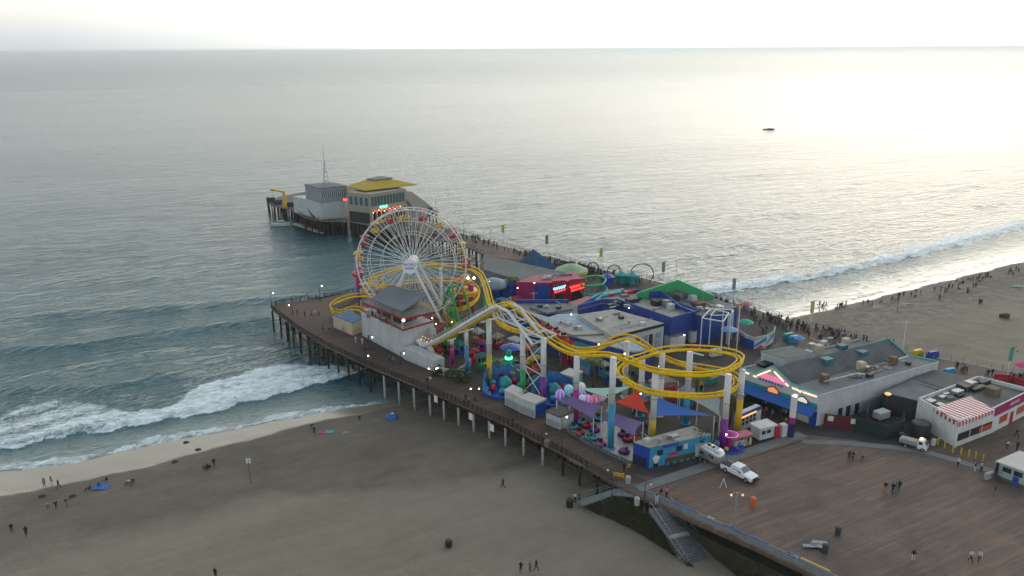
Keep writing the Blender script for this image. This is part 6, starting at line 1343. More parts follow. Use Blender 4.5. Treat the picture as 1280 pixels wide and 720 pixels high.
# gangway and boat
gw = thing('gangway', 'pale floating gangway below the pier end', 'gangway', V(368, 281, WATER)); A, B = V(367, 279, WATER + 1.8), V(403, 291, WATER + .7); dv = B - A; n_ = Vector((-dv.y, dv.x, 0)).normalized() * .8
b = MB(); b.slab([A - n_, B - n_, B + n_, A + n_], .35); b.build('deck', CONC, gw); b = MB(); b.tube([A - n_ + Vector((0, 0, 1)), B - n_ + Vector((0, 0, 1))], .06, 4); b.build('handrail', STEEL, gw)
def boat(x, y, L, label, rot, cabin=True, hullm=WHITE, name='motor_boat'):
    p = V(x, y, WATER + .05); t = thing(name, label, 'boat', p, None, rot); n = 9; secs = []
    for k in range(n):
        u_ = k / (n - 1); x_ = (u_ - .5) * L; w_ = L * .16 * (1 - max(0, (u_ - .45) / .55) ** 2.2) * (1 if u_ > .05 else .9) + .02; h_ = L * .13 * (1 + .5 * u_ * u_)
        secs.append([(x_, -w_, h_), (x_, -w_ * .75, .0), (x_, 0, -.25), (x_, w_ * .75, .0), (x_, w_, h_)])
    vs = [Vector(v) for s in secs for v in s]; b = MB(); b.add(vs, [(5 * i + j, 5 * i + j + 1, 5 * i + j + 6, 5 * i + j + 5) for i in range(n - 1) for j in range(4)] + [(0, 4, 3, 2, 1)])
    def loc(mb, nm, m): o = mb.build(nm, m); o.parent = t; return o
    loc(b, 'hull', hullm); b = MB(); b.add([Vector((s[0][0], s[0][1] * .9, s[0][2] - .12)) for s in secs] + [Vector((s[0][0], -s[0][1] * .9, s[0][2] - .12)) for s in secs], [(i, i + 1, n + i + 1, n + i) for i in range(n - 1)]); loc(b, 'boat_deck', WALLW)
    if cabin: b = MB(); b.box((L * .05, 0, L * .2), (L * .3, L * .2, L * .14)); c_ = loc(b, 'cabin', WHITE); b = MB(); b.box((L * .05, 0, L * .215), (L * .31, L * .205, L * .05)); o = b.build('window', GLASS); o.parent = c_
    return t
boat(351, 282, 7.5, 'small white boat moored by the pilings under the pier end', .15)
boat(961, 162, 10, 'distant low dark boat out on the bright sea', .1, hullm=DK, cabin=True).scale.z = .5
for x, y, lab in ((290, 465, None),): pass
# ------------------------------------------------------------------ lamps, flags, bins, signs
def lamp_post(x, yb, yt, label, arms=1, dirx=1, lit=True, m=DKSTEEL, z0=0., r=.07, base=True):
    p = V(x, yb, z0); z = hz(x, yb, yt, z0); t = thing('street_lamp', label, 'street lamp', p, 'lamps on the pier')
    b = MB(); b.tube([p, gz(p, z)], r, 6, rs=[r * 1.3, r * .8]); b.build('pole', m, t)
    if base: b = MB(); b.lathe(p, [(r * 3.2, 0), (r * 2.6, .5), (r * 1.4, .7)], 8); b.build('foot', m, t)
    for k in range(arms):
        s = dirx if k == 0 else -dirx; e = gz(p, z) + Vector((s * .75, -.1, -.15))
        b = MB(); b.tube([gz(p, z - .35), gz(p, z) + Vector((s * .35, 0, .12)), e], .045, 5); a = b.build('arm', m, t)
        b = MB(); b.ball(e - Vector((0, 0, .12)), .145 if lit else .17, 8); b.build('lamp_globe', LAMPW if lit else WHITE, a)
    return t
LP = [(339.5, 385, 365, 'double lamp at the seaward corner of the park deck', 1, 1, True), (400, 375, 356, 'lamp by the west railing behind the deck corner', 1, 1, True), (366, 392, 380, 'low lamp near the southwest railing', 1, -1, True), (462, 437, 420, 'lamp in front of the white restaurant wall', 1, 1, True), (501, 455, 440, 'lamp at the foot of the white sloping building', 1, 1, True), (456, 447, 443, 'low light on the railing below the restaurant', 1, 1, True),
      (541, 470, 459, 'pair of low lamps by the shrubs', 2, 1, True), (594, 500, 484, 'double lamp on the promenade left of the kiosks', 2, 1, True), (702, 562, 519, 'tall lamp on the promenade railing in front of the low kiosk', 1, 1, True), (677, 556, 540, 'short lamp on the railing left of the tall one', 1, 1, False), (765, 622, 585, 'slim unlit lamp at the head of the beach ramp', 1, -1, False), (805, 640, 603, 'slim dark lamp at the top of the beach stairs', 1, 1, False)]
for a in LP: lamp_post(*a)
t = lamp_post(917, 666, 616, 'big double headed warm lamp on the east railing', 2, 1, False, m=STEEL, r=.16)
for ch in list(t.children):
    for c2 in ch.children: c2.data.materials.clear(); c2.data.materials.append(mat('warm_dim_globe', (.9, .6, .35), .5, emit=.7, ecol=(1, .6, .3)))
for i, (x, yb, yt) in enumerate([(545, 268, 249), (580, 291, 277), (613, 303, 287)]): lamp_post(x, yb, yt, ['thin lamp at the back corner of the pier end', 'thin lamp on the outer pier right of the wheel', 'thin lamp on the outer pier left of the first flag'][i], 1, 1, False, m=STEEL)
# bare lights fixed under the coaster and on walls
for x, y, z, lab, par in [(781, 442, 9.6, 'a', 0), (824, 458, 9, 'b', 0), (858, 474, 8, 'c', 0), (801, 492, 6, 'd', 0), (748.5, 430.5, 8.5, 'e', 0), (714, 393, 6.6, 'f', 0), (786, 385, 5.9, 'g', 0), (835, 399.5, 5.4, 'h', 0), (857, 398, 5.4, 'i', 0), (855.5, 418.5, 3, 'j', 0), (759.5, 496, 4.4, 'k', 0), (647, 360, 5, 'l', 0), (668, 353.5, 5.4, 'm', 0), (612, 352, 5.2, 'n', 0), (697, 351, 5, 'o', 0), (540.5, 397.5, 6.5, 'p', 0), (545, 405, 5, 'q', 0), (559, 398, 5, 'r', 0), (565, 402, 4, 's', 0), (472, 359, 7, 't', 0), (476, 358.5, 7, 'u', 0), (637, 379, 15.8, 'v', 0), (908, 543, 3.4, 'x', 0), (1000, 489, 6.2, 'y', 0), (547, 460, 2.2, 'z', 0)]:
    p = V(x, y, z); t = thing('floodlight', {'a': 'floodlight under the hump of the coaster', 'b': 'floodlight inside the helix by the second column', 'c': 'floodlight low on the middle helix column', 'd': 'floodlight above the red shade sail', 'e': 'small light where the two coaster tracks cross', 'f': 'light beside the green end of the blue wall', 'g': 'light on the long blue parapet wall', 'h': 'light at the corner of the blue parapet hall', 'i': 'light on the blue wall right of the corner one', 'j': 'bright light above the white containers', 'k': 'light at the tip of the left purple sail', 'l': 'light on the magenta end of the red hall', 'm': 'light on top of the blue panel of the red hall', 'n': 'light on the blue block', 'o': 'light between the neon signs', 'p': 'light at the right corner of the restaurant eave', 'q': 'light on the white planter box', 'r': 'light behind the wheel leg', 's': 'light under the green frame', 't': 'left of two bright lights behind the restaurant roof', 'u': 'right of two bright lights behind the restaurant roof', 'v': 'light at the crest of the lift hill', 'w': 'light left of the kiosks', 'x': 'light above the neon ride', 'y': 'light on the roofline of the awning hall', 'z': 'small light at the foot of the shrubs', 'aa': 'pink light on the purple sail mast'}[lab], 'light', p, 'bare lights around the park')
    b = MB(); b.ball(p, .14, 8); b.build('bulb', LAMPW, t); b = MB(); b.lathe(p + Vector((0, 0, .15)), [(.16, 0), (.2, .12), (.05, .2)], 8); b.build('housing', DK, t); b = MB(); b.tube([p + Vector((0, .1, .25)), p + Vector((0, .6, .25))], .05, 4); b.build('bracket', DK, t)
# banners on poles by the north railing
BM = {'yellow': mat('banner_yellow', (.42, .40, .08), .7), 'green': mat('banner_green', (.06, .26, .20), .7), 'grey': mat('banner_grey', (.22, .26, .26), .7)}
for x, yb, yt, yl, c_, lab in [(629, 308, 281, 291, 'yellow', 'yellow banner on a pole, farthest out on the pier'), (683.5, 322, 294, 305, 'green', 'teal green banner on a pole near the blue tent'), (751, 338, 310, 321, 'yellow', 'yellow banner on a pole behind the round pavilion'), (828.5, 354, 327, 340, 'grey', 'grey banner on a pole left of the green gable'), (916, 379, 348, 362, 'grey', 'grey banner on a pole right of the green gable'), (1013, 408, 376, 391, 'yellow', 'yellow banner on a white pole above the crowd'), (1259, 470, 434, 451, 'green', 'green and white banner on a pole at the far right')]:
    p = V(x, yb); z = hz(x, yb, yt); zl_ = hz(x, yb, yl); t = thing('banner_pole', lab, 'banner', p, 'banners along the north railing'); b = MB(); b.tube([p, gz(p, z)], .08, 6); b.build('pole', WHM, t)
    b = MB(); b.box(gz(p, (z + zl_) / 2) + Vector((-.05, -.1, 0)), (.95, .05, z - zl_), .2); b.build('cloth', BM[c_], t); b = MB(); b.tube([gz(p, z), gz(p, z) + Vector((1.0, 0, .1))], .04, 4); b.ball(gz(p, z) + Vector((1.1, 0, -.9)), .16, 6); b.build('bracket', DK, t)
for x, yb, yt, lab in [(845, 349, 325, 'thin aerial on the ridge of the green gable'), (1127, 447, 401, 'white pole with a cross arm behind the grey roof'), (667, 395, 365, 'flagpole with a striped flag above the magenta wall')]:
    p = V(x, yb, 0 if x != 845 else 9); z = hz(x, yb, yt, p[2]); t = thing('pole', lab, 'pole', p); b = MB(); b.tube([p, gz(p, z)], .07, 5); b.build('shaft', WHM, t); b = MB(); b.tube([gz(p, z - .3) - Vector((.8, 0, 0)), gz(p, z - .3) + Vector((.8, 0, 0))], .05, 4); b.build('cross_arm', WHM, t)
# signs on the railing, beach signs
for x, y, yt in ((545.5, 498, 489), (589, 520, 514), (615.5, 534, 523)):
    p = V(x, y); z = 1.4; A = p; t = thing('notice_board', {545.5: 'small white notice on the south railing, left of three', 589: 'small white notice on the south railing, middle of three', 615.5: 'small white notice on the south railing, right of three'}[x], 'sign', p, 'white notices on the south railing'); b = MB(); b.box(p + Vector((-.1, -.2, -.0)), (1.0, .06, 1.3), math.atan2(UPIER.y, UPIER.x)); b.build('board', WHITE, t); b = MB(); b.tube([p + Vector((0, -.1, -.6)), p + Vector((0, -.1, .9))], .05, 4); b.build('bracket', DK, t)
for x, y, yt, lab in ((313.5, 605, 577, 'white sign on a post standing in the sand'), (1121, 390, 366, 'thin post with a dark base on the north beach'),):
    p = on_sand(x, y); z = zat(p, yt); t = thing('beach_sign', lab, 'sign', p); b = MB(); b.tube([p, gz(p, z)], .06, 5); b.build('post', BRN, t); b = MB(); b.box(gz(p, z - .35), (.75, .05, .9)); b.build('board', WHITE if x < 400 else BRN, t)
# bins
def bin_(x, y, label, m=DK, r=.4, h=1.05, sand=False, name='litter_bin', grp='litter bins'):
    p = on_sand(x, y) if sand else V(x, y); t = thing(name, label, 'bin', p, grp); b = MB(); b.lathe(p, [(r * .9, 0), (r, h * .9), (r * 1.05, h * .92)], 12); b.build('drum', m, t); b = MB(); b.lathe(p + Vector((0, 0, h * .925)), [(r * 1.08, 0), (r * .9, .18), (r * .4, .25)], 12); b.build('lid', m, t)
bin_(941, 632, 'bright orange barrel on the car deck', ORA, .42, 1.2); bin_(1047, 668, 'dark bin on the car deck, upper one', mat('bin_dark_blue', (.04, .05, .06), .7)); bin_(1031, 690, 'dark bin beside the pale object near the east railing', MATS['bin_dark_blue'])
bin_(796, 631, 'grey bin at the head of the beach ramp', CONC); bin_(785, 604, 'grey bin near the end of the promenade', CONC); bin_(712, 634, 'tall black bin on the sand at the ramp foot', BLACK, .55, 1.3, True); bin_(684, 558, 'grey green bin on the promenade beside the railing', WOOD_G, .5, 1.0); bin_(1126, 550, 'black bin by the dark green enclosure', BLACK, .5, 1.2)
bin_(561, 684, 'black bin standing on the open sand', BLACK, .5, 1.0, True); bin_(1251, 398, 'brown bin on the north beach, left of a pair', BRN, .5, 1.1, True); bin_(1257.5, 398.5, 'brown bin on the north beach, right of a pair', BRN, .8, 1.3, True)
# barrier, sandwich board, bench, bollards
p = V(904, 610); t = thing('trestle', 'white A-frame trestle in front of the trailer', 'trestle', p)
for s in (-1, 1): b = MB(); b.tube([p + Vector((s * .5, 0, 0)), p + Vector((0, .1, 1.5))], .07, 4); b.build('leg', WHITE, t)
p = V(716, 584); t = thing('bench', 'grey bench against the promenade railing', 'bench', p); dz = math.atan2(UPIER.y, UPIER.x); b = MB(); b.box(p + NIN * .7 + Vector((0, 0, .5)), (2.4, .5, .08), dz); b.build('seat', WOOD_G, t); b = MB(); b.box(p + NIN * .42 + Vector((0, 0, .8)), (2.4, .06, .5), dz); b.build('backrest', WOOD_G, t)
for s in (-1, 1): b = MB(); b.box(p + NIN * .7 + UPIER * s + Vector((0, 0, .23)), (.08, .45, .46), dz); b.build('leg', DKSTEEL, t)
p = V(773, 598); t = thing('barricade', 'small yellow barricade at the end of the promenade', 'barricade', p); b = MB(); b.box(p + Vector((0, 0, .8)), (1.8, .06, .25), -.4); b.box(p + Vector((0, 0, .45)), (1.8, .06, .2), -.4); b.build('boards', YEL, t)
for s in (-.8, .8): b = MB(); b.tube([p + Vector((s, 0, 0)), p + Vector((s, 0, 1.0))], .05, 4); b.build('leg', YEL, t)
for k, (x, y) in enumerate(((1172, 556), (1180.5, 560), (1190.5, 566), (1201, 568.5), (1210.5, 571), (1219, 573.5), (1228, 577))):
    p = V(x, y); t = thing('bollard', f'yellow bollard number {k + 1} from the left in the row by the diner' if False else ['yellow bollard nearest the utility truck', 'second yellow bollard from the truck', 'third yellow bollard from the truck', 'middle yellow bollard of the row of seven', 'third yellow bollard from the pale booth', 'second yellow bollard from the pale booth', 'yellow bollard nearest the pale booth'][k], 'bollard', p, 'yellow bollards in front of the diner'); b = MB(); b.tube([p, p + Vector((0, 0, 1.15))], .14, 8); b.build('post', YEL, t); b = MB(); b.ball(p + Vector((0, 0, 1.15)), .14, 8); b.build('cap', YEL, t)
p = V(1166.5, 557); b = MB(); b.box(p + Vector((0, 0, .6)), (.7, .4, 1.1), .4); single('sandwich_board', 'white and red sandwich board beside the utility truck', 'sign', b, mat('white_red_board', (.55, .45, .45), .7), p)
p = V(1236, 598); b = MB(); b.box(p + Vector((0, 0, .5)), (1.6, .5, 1.0), .4); single('white_barrier', 'low pale barrier block left of the booth', 'barrier', b, CONC, p)
p = V(1018, 682); t = thing('fencing_heap', 'dull heap of folded fencing lying on the car deck near the east railing', 'heap', p)
for k in range(5): b = MB(); b.box(p + Vector((random.uniform(-.8, .8), random.uniform(-.5, .5), .1 + k * .07)), (1.8, .7, .05), -.5 + random.uniform(-.5, .5)); b.build('panel', MATS['grey_blue_railing_panel'], t)
# umbrellas
def parasol(x, yb, yt, r, m, label):
    p = V(x, yb); z = hz(x, yb, yt); t = thing('parasol', label, 'parasol', p, 'parasols on the boardwalk'); b = MB(); b.tube([p, gz(p, z)], .05, 5); b.build('pole', WHM, t); b = MB(); b.lathe(gz(p, z - .75), [(r, 0), (r * .97, .1), (r * .5, .5), (.05, .75)], 8); b.build('canopy', m, t)
parasol(931, 416, 399, 1.9, mat('teal_canvas', (.02, .34, .24), .7), 'teal green parasol by the curved fence'); parasol(910.5, 428, 408, 2.0, mat('sky_canvas', (.14, .38, .55), .7), 'light blue parasol left of the curved fence'); parasol(932, 388, 376.5, 1.6, mat('coral_canvas', (.45, .14, .14), .7), 'coral parasol at the back of the crowd')
parasol(920, 425, 411, 1.1, MAG, 'pink parasol between the fence and the masts'); parasol(998, 434, 419, 1.2, mat('sky_canvas2', (.10, .30, .60), .7), 'blue cloth canopy in the crowd behind the flat roof'); parasol(1275, 466, 452, 1.4, mat('pink_canvas', (.50, .06, .16), .7), 'pink parasol at the far right of the boardwalk')
parasol(951, 442, 431, .9, RED, 'small red parasol below the curved fence'); parasol(867, 437, 430, 1.2, RED, 'small red parasol by the white containers') 
# red fence lower right of crowd
fence([(1242, 474), (1262, 476), (1290, 486)], 1.2, RED, 'low red fence in front of the crowd at the far right')
for x, y, m_, lab in ((1146, 446, YEL, 'yellow kiddie bench on the boardwalk'), (1165, 448, BLU, 'blue bin box on the boardwalk'), (1186, 470, SKYB, 'blue tarpaulin box by the flat roof'), (985, 425, TEAL, 'teal play boat behind the flat roof'), (992, 428, SKYB, 'blue slide behind the flat roof'), (894, 445, WHM, 'pale crate under the masts')):
    p = V(x, y); b = MB(); b.box(p + Vector((0, 0, .7)), (2.6, 1.0, 1.2), .4); b.box(p + Vector((0, 0, 1.4)), (2.2, .7, .4), .4); single('play_box', lab, 'box', b, m_, p)
# ------------------------------------------------------------------ shrubs and small trees
LEAF = mat('shrub_leaf', (.05, .085, .022), .8, noise=.5, nscale=3); LEAFD = mat('dark_leaf', (.028, .055, .018), .8, noise=.5, nscale=3); PALML = mat('palm_leaf', (.075, .10, .03), .8, noise=.4, nscale=2)
def bush(x, yb, r, h, label, m=LEAF, name='shrub', trunk=0.):
    p = V(x, yb); t = thing(name, label, 'shrub' if not trunk else 'tree', p)
    if trunk: b = MB(); b.tube([p, gz(p, trunk + h * .3)], .16, 6, rs=[.2, .1]); b.build('trunk', BRN, t)
    b = MB()
    for _ in range(420):
        th, ph = random.random() * 6.28, math.acos(random.uniform(-.5, 1)); rr_ = random.random() ** .4 * (1 + .25 * math.sin(3 * th + x) * math.sin(2 * ph))
        c_ = p + Vector((r * rr_ * math.sin(ph) * math.cos(th), r * rr_ * math.sin(ph) * math.sin(th), trunk + h * .4 + h * .6 * rr_ * math.cos(ph)))
        a = Vector((random.gauss(0, 1), random.gauss(0, 1), random.gauss(0, 1))).normalized() * .22; d2 = a.cross(Vector((random.gauss(0, 1), random.gauss(0, 1), random.gauss(0, 1)))).normalized() * .13
        b.quad(c_ - a, c_ + d2, c_ + a, c_ - d2)
    b.build('crown' if trunk else 'foliage', m, t)
bush(568, 472, 2.0, 2.2, 'rounded green shrub under the lift hill'); bush(549, 468, 1.2, 1.8, 'small dark shrub left of the rounded one', LEAFD); bush(580, 476, 1.4, 1.5, 'green shrub beside the teal column')
bush(656, 508, 1.1, 3.4, 'tall narrow shrub behind the white kiosks', LEAFD); bush(664, 508, 1.0, 2.6, 'low shrub right of the tall narrow one'); bush(875, 566, 1.7, 2.6, 'round topped small tree in front of the ticket building', LEAF, 'small_tree', 1.6)
def palm(x, yb, yt, label):
    p = V(x, yb); z = hz(x, yb, yt); t = thing('palm_tree', label, 'palm tree', p); b = MB(); b.tube([p, gz(p, z / 2) + Vector((.15, 0, 0)), gz(p, z)], .2, 7, rs=[.3, .22, .18]); b.build('trunk', BRN, t); b = MB()
    for k in range(22):
        a = k * 2.4; d_ = Vector((math.cos(a), math.sin(a), 0)); up = random.uniform(.1, 1.3); L_ = 2.1; pts = [gz(p, z) + d_ * L_ * s + Vector((0, 0, up * s - 1.5 * s * s)) for s in (0, .3, .6, .85, 1)]; s_ = d_.cross(Vector((0, 0, 1)))
        for i in range(4): w0_, w1_ = (.08, .32, .34, .2, .02)[i:i + 2]; b.quad(pts[i] - s_ * w0_ - Vector((0, 0, .1)), pts[i], pts[i + 1], pts[i + 1] - s_ * w1_ - Vector((0, 0, .1))); b.quad(pts[i], pts[i] + s_ * w0_ - Vector((0, 0, .1)), pts[i + 1] + s_ * w1_ - Vector((0, 0, .1)), pts[i + 1])
    b.build('crown', PALML, t)
palm(700, 470, 421, 'palm tree rising behind the first coaster drop'); palm(742, 484, 449, 'palm tree with a green wrapped trunk under the track'); palm(641, 372, 347, 'small palm by the grey shed roof'); palm(868, 510, 470, 'palm tree inside the coaster helix'); palm(912, 530, 492, 'palm tree beside the yellow coaster column'); palm(670, 506, 430, 'thin palm tree between the white coaster columns') if False else None; palm(793, 482, 455, 'low palm inside the left turn of the helix')
# ------------------------------------------------------------------ vehicles
def wheels(t, M4, xs, y, r, m=ROPE, w_=.25):
    for x in xs:
        for s in (-1, 1):
            b = MB(); b.tube([M4 @ Vector((x, s * (y - w_ / 2), r)), M4 @ Vector((x, s * (y + w_ / 2), r))], r, 14); w1_ = b.build('wheel', m, t); b = MB(); b.tube([M4 @ Vector((x, s * (y + w_ / 2), r)), M4 @ Vector((x, s * (y + w_ / 2 + .02), r))], r * .55, 10); b.build('rim', STEEL, w1_)
def loft(M4, secs, close=True):
    """secs: list of (x, [(y, z)...]) rings"""
    n = len(secs[0][1]); b = MB(); vs = [M4 @ Vector((x, y, z)) for x, r in secs for y, z in r]; fs = [(i * n + j, i * n + (j + 1) % n, (i + 1) * n + (j + 1) % n, (i + 1) * n + j) for i in range(len(secs) - 1) for j in range(n)]
    fs += [tuple(range(n - 1, -1, -1)), tuple((len(secs) - 1) * n + j for j in range(n))]; b.add(vs, fs); return b
def ring(w_, z0, z1, top=None, k=.25): top = top or w_; return [(-w_, z0), (w_, z0), (w_, z0 + (z1 - z0) * .6), (top, z1 - .02), (top * .7, z1), (-top * .7, z1), (-top, z1 - .02), (-w_, z0 + (z1 - z0) * .6)]
WCAR = mat('white_car_paint', (.68, .70, .72), .25, noise=.04); CHR = mat('silver_trailer_skin', (.50, .51, .52), .28, .7, noise=.1, nscale=1.2)
def frame4(x, y, ang): p = V(x, y); return Matrix.Translation(p) @ Matrix.Rotation(ang, 4, 'Z'), p
# pickup
A, B = V(908, 592), V(940, 603); pa = math.atan2((V(934, 604) - V(892, 583)).y, (V(934, 604) - V(892, 583)).x)
M4, p = frame4(924, 595, pa); t = thing('pickup_truck', 'white crew cab pickup towing a silver trailer', 'pickup truck', p)
loft(M4, [(-2.9, ring(.92, .5, 1.1)), (-.9, ring(.95, .5, 1.12)), (1.1, ring(.96, .5, 1.15)), (2.0, ring(.94, .5, 1.12)), (2.7, ring(.88, .5, 1.02)), (2.85, ring(.8, .55, .9))]).build('body', WCAR, t, False)
c_ = loft(M4, [(-1.15, ring(.85, 1.1, 1.2, .8)), (-.95, ring(.86, 1.1, 1.82, .72)), (.5, ring(.86, 1.1, 1.85, .72)), (1.3, ring(.86, 1.1, 1.2, .8))]).build('cab', WCAR, t, False)
def box4(M4, c, d): b = MB(); x, y, z = [v / 2 for v in d]; vs = [M4 @ (Vector(c) + Vector((a * x, b2 * y, e * z))) for e in (-1, 1) for a, b2 in ((-1, -1), (1, -1), (1, 1), (-1, 1))]; return b.add(vs, [(3, 2, 1, 0), (4, 5, 6, 7), (0, 1, 5, 4), (1, 2, 6, 5), (2, 3, 7, 6), (3, 0, 4, 7)])
for s in (-1, 1):
    for x0, x1 in ((-.75, -.1), (0, .6)): b = MB(); y0, y1 = s * .875, s * .80; b.add([M4 @ Vector(v) for v in ((x0, y0, 1.25), (x1, y0, 1.25), (x1 - (.1 if x1 > .5 else 0), y1, 1.7), (x0, y1, 1.7))], [(0, 1, 2, 3)]); b.build('side_window', GLASS, c_)
b = MB(); b.add([M4 @ Vector(v) for v in ((1.27, -.72, 1.24), (1.27, .72, 1.24), (.62, .62, 1.80), (.62, -.62, 1.80))], [(0, 1, 2, 3)]); ws = b.build('windscreen', mat('windscreen_glass', (.10, .13, .15), .12, spec=.7), c_)
box4(M4, (-2.0, 0, 1.13), (1.7, 1.5, .05)).build('bed', BLACK, t); box4(M4, (2.86, 0, .8), (.06, 1.3, .35)).build('grille', BLACK, t); box4(M4, (2.92, 0, .5), (.15, 1.8, .22)).build('bumper', DK, t)
for s in (-1, 1): box4(M4, (2.82, s * .72, .85), (.08, .22, .2)).build('headlight', WALLW, t); box4(M4, (.75, s * 1.05, 1.25), (.12, .18, .22)).build('mirror', BLACK, t)
wheels(t, M4, (-1.9, 1.85), .86, .42)
# silver trailer
pt_ = M4 @ Vector((-6.1, 0, 0)); Mt = Matrix.Translation(pt_) @ Matrix.Rotation(pa, 4, 'Z'); t = thing('travel_trailer', 'rounded silver travel trailer hitched behind the white pickup', 'trailer', pt_)
def rr(w_, zb, h_): return [(w_ * math.copysign(abs(math.cos(a)) ** .55, math.cos(a)), zb + h_ / 2 + h_ / 2 * math.copysign(abs(math.sin(a)) ** .55, math.sin(a))) for a in [2 * math.pi * k / 20 for k in range(20)]]
loft(Mt, [(-2.9, rr(.45, .95, .9)), (-2.75, rr(.8, .6, 1.65)), (-2.35, rr(1.05, .45, 2.15)), (-1.6, rr(1.15, .42, 2.32)), (1.6, rr(1.15, .42, 2.32)), (2.35, rr(1.05, .45, 2.15)), (2.75, rr(.8, .6, 1.65)), (2.9, rr(.45, .95, .9))]).build('shell', CHR, t, True)
box4(Mt, (2.62, 0, 1.65), (.22, 1.4, .5)).build('front_window', GLASS, t); box4(Mt, (-.3, -1.14, 1.6), (.7, .05, .5)).build('side_window', GLASS, t); box4(Mt, (1.5, -1.12, 1.6), (.9, .05, .5)).build('side_window', GLASS, t)
box4(Mt, (-1.3, -1.14, 1.35), (.7, .05, 1.7)).build('door', WALLW, t)
for x in (-1.2, .2, 1.0): box4(Mt, (x, 0, 2.78), (.5, .5, .12)).build('roof_vent', DK, t)
box4(Mt, (3.3, 0, .5), (1.2, .12, .1)).build('hitch', DK, t); wheels(t, Mt, (-.5, .4), 1.02, .34)
# utility truck
M4, p = frame4(1143, 560, math.atan2((V(1156, 563) - V(1130, 556)).y, (V(1156, 563) - V(1130, 556)).x)); t = thing('utility_truck', 'small white utility truck with an amber roof light', 'utility truck', p)
loft(M4, [(.5, ring(.75, .4, 1.85, .65)), (1.3, ring(.75, .4, 1.85, .65)), (1.85, ring(.75, .4, 1.1, .7))]).build('cab', WCAR, t); box4(M4, (-.9, 0, .95), (2.7, 1.5, .5)).build('bed', STEEL, t); box4(M4, (-.9, 0, 1.25), (2.3, 1.2, .3)).build('load', CONC, t)
box4(M4, (.9, -.76, 1.4), (.55, .03, .45)).build('side_window', GLASS, t); b = MB(); b.add([M4 @ Vector(v) for v in ((1.84, -.62, 1.14), (1.84, .62, 1.14), (1.36, .56, 1.76), (1.36, -.56, 1.76))], [(0, 1, 2, 3)]); b.build('windscreen', GLASS, t)
box4(M4, (.85, 0, 1.92), (.25, .8, .14)).build('light_bar', mat('amber_glow', (1, .4, .1), .5, emit=4, ecol=(1, .35, .1)), t); wheels(t, M4, (-1.2, 1.3), .68, .33)
# ------------------------------------------------------------------ beach things
p = on_sand(490, 523); t = thing('beach_tent', 'small blue pop-up tent on the sand near the pier', 'tent', p); b = MB(); b.lathe(p, [(1.3, 0), (1.25, .35), (.9, .8), (.45, 1.05), (.05, 1.12)], 9); b.build('canvas', mat('tent_blue', (.03, .11, .32), .6, noise=.2), t); b = MB(); b.lathe(p + Vector((.1, 0, .9)), [(.55, 0), (.3, .2), (.05, .25)], 8); b.build('top_vent', WHITE, t)
for x, y, dx, dy, m_, lab in ((127, 609, 2.4, 1.6, mat('towel_blue', (.03, .14, .42), .8), 'blue blanket on the sand with people beside it'), (403, 541, 1.6, 1.0, mat('towel_red', (.45, .05, .08), .8), 'red towel beside the two people near the surf'), (412, 540, 1.6, 1.2, TEAL, 'teal towel beside the red one'), (273, 675, 1.0, .7, WALLW, 'pale towel alone on the open sand'), (100, 676, 1.0, .4, mat('towel_coral', (.35, .09, .07), .8), 'coral towel on the sand at the left'), (432, 541, 1.2, .8, mat('towel_grey', (.22, .21, .24), .8), 'grey towel on the sand right of the teal one'), (1095, 384, 2.2, 1.2, mat('towel_lilac', (.35, .33, .42), .8), 'lilac blanket on the north beach'), (1133, 380.5, 2, 1.2, TEAL, 'teal blanket on the north beach'), (1275, 358, 4.5, 1.6, mat('mat_teal_grey', (.16, .26, .26), .8), 'grey teal mat at the right edge of the north beach'), (1208, 361, 2.2, 1.2, mat('towel_white', (.5, .5, .52), .8), 'white blanket among the crowd on the north beach')):
    p = on_sand(x, y); b = MB(); n = 6; vs = [p + Vector(((i / n - .5) * dx, (j / n - .5) * dy, .06 + random.uniform(0, .06))) for i in range(n + 1) for j in range(n + 1)]; b.add(vs + [v - Vector((0, 0, .1)) for v in vs], [(i * (n + 1) + j, (i + 1) * (n + 1) + j, (i + 1) * (n + 1) + j + 1, i * (n + 1) + j + 1) for i in range(n) for j in range(n)]); single('towel', lab, 'towel', b, m_, p, 'towels on the sand')
# dark seaweed and driftwood lumps at the tide line
for k, (x, y) in enumerate(((262, 537), (187, 545), (218, 577), (232, 553), (247, 562), (52, 620), (90, 620))):
    p = on_sand(x, y); b = MB(); b.ball(p + Vector((0, 0, .05)), .45, 8, .3); b.ball(p + Vector((.4, .1, .03)), .28, 6, .3); single('seaweed_clump', ['dark seaweed clump in the shallow wash', 'dark seaweed clump in the water left of the wash', 'small seaweed clump on the wet sand', 'driftwood lump on the wet sand', 'dark lump at the top of the wet sand', 'dark lump near the walkers at the left', 'small dark lump left of the blanket'][k], 'seaweed', b, WOOD_D, p, 'dark clumps near the tide line')
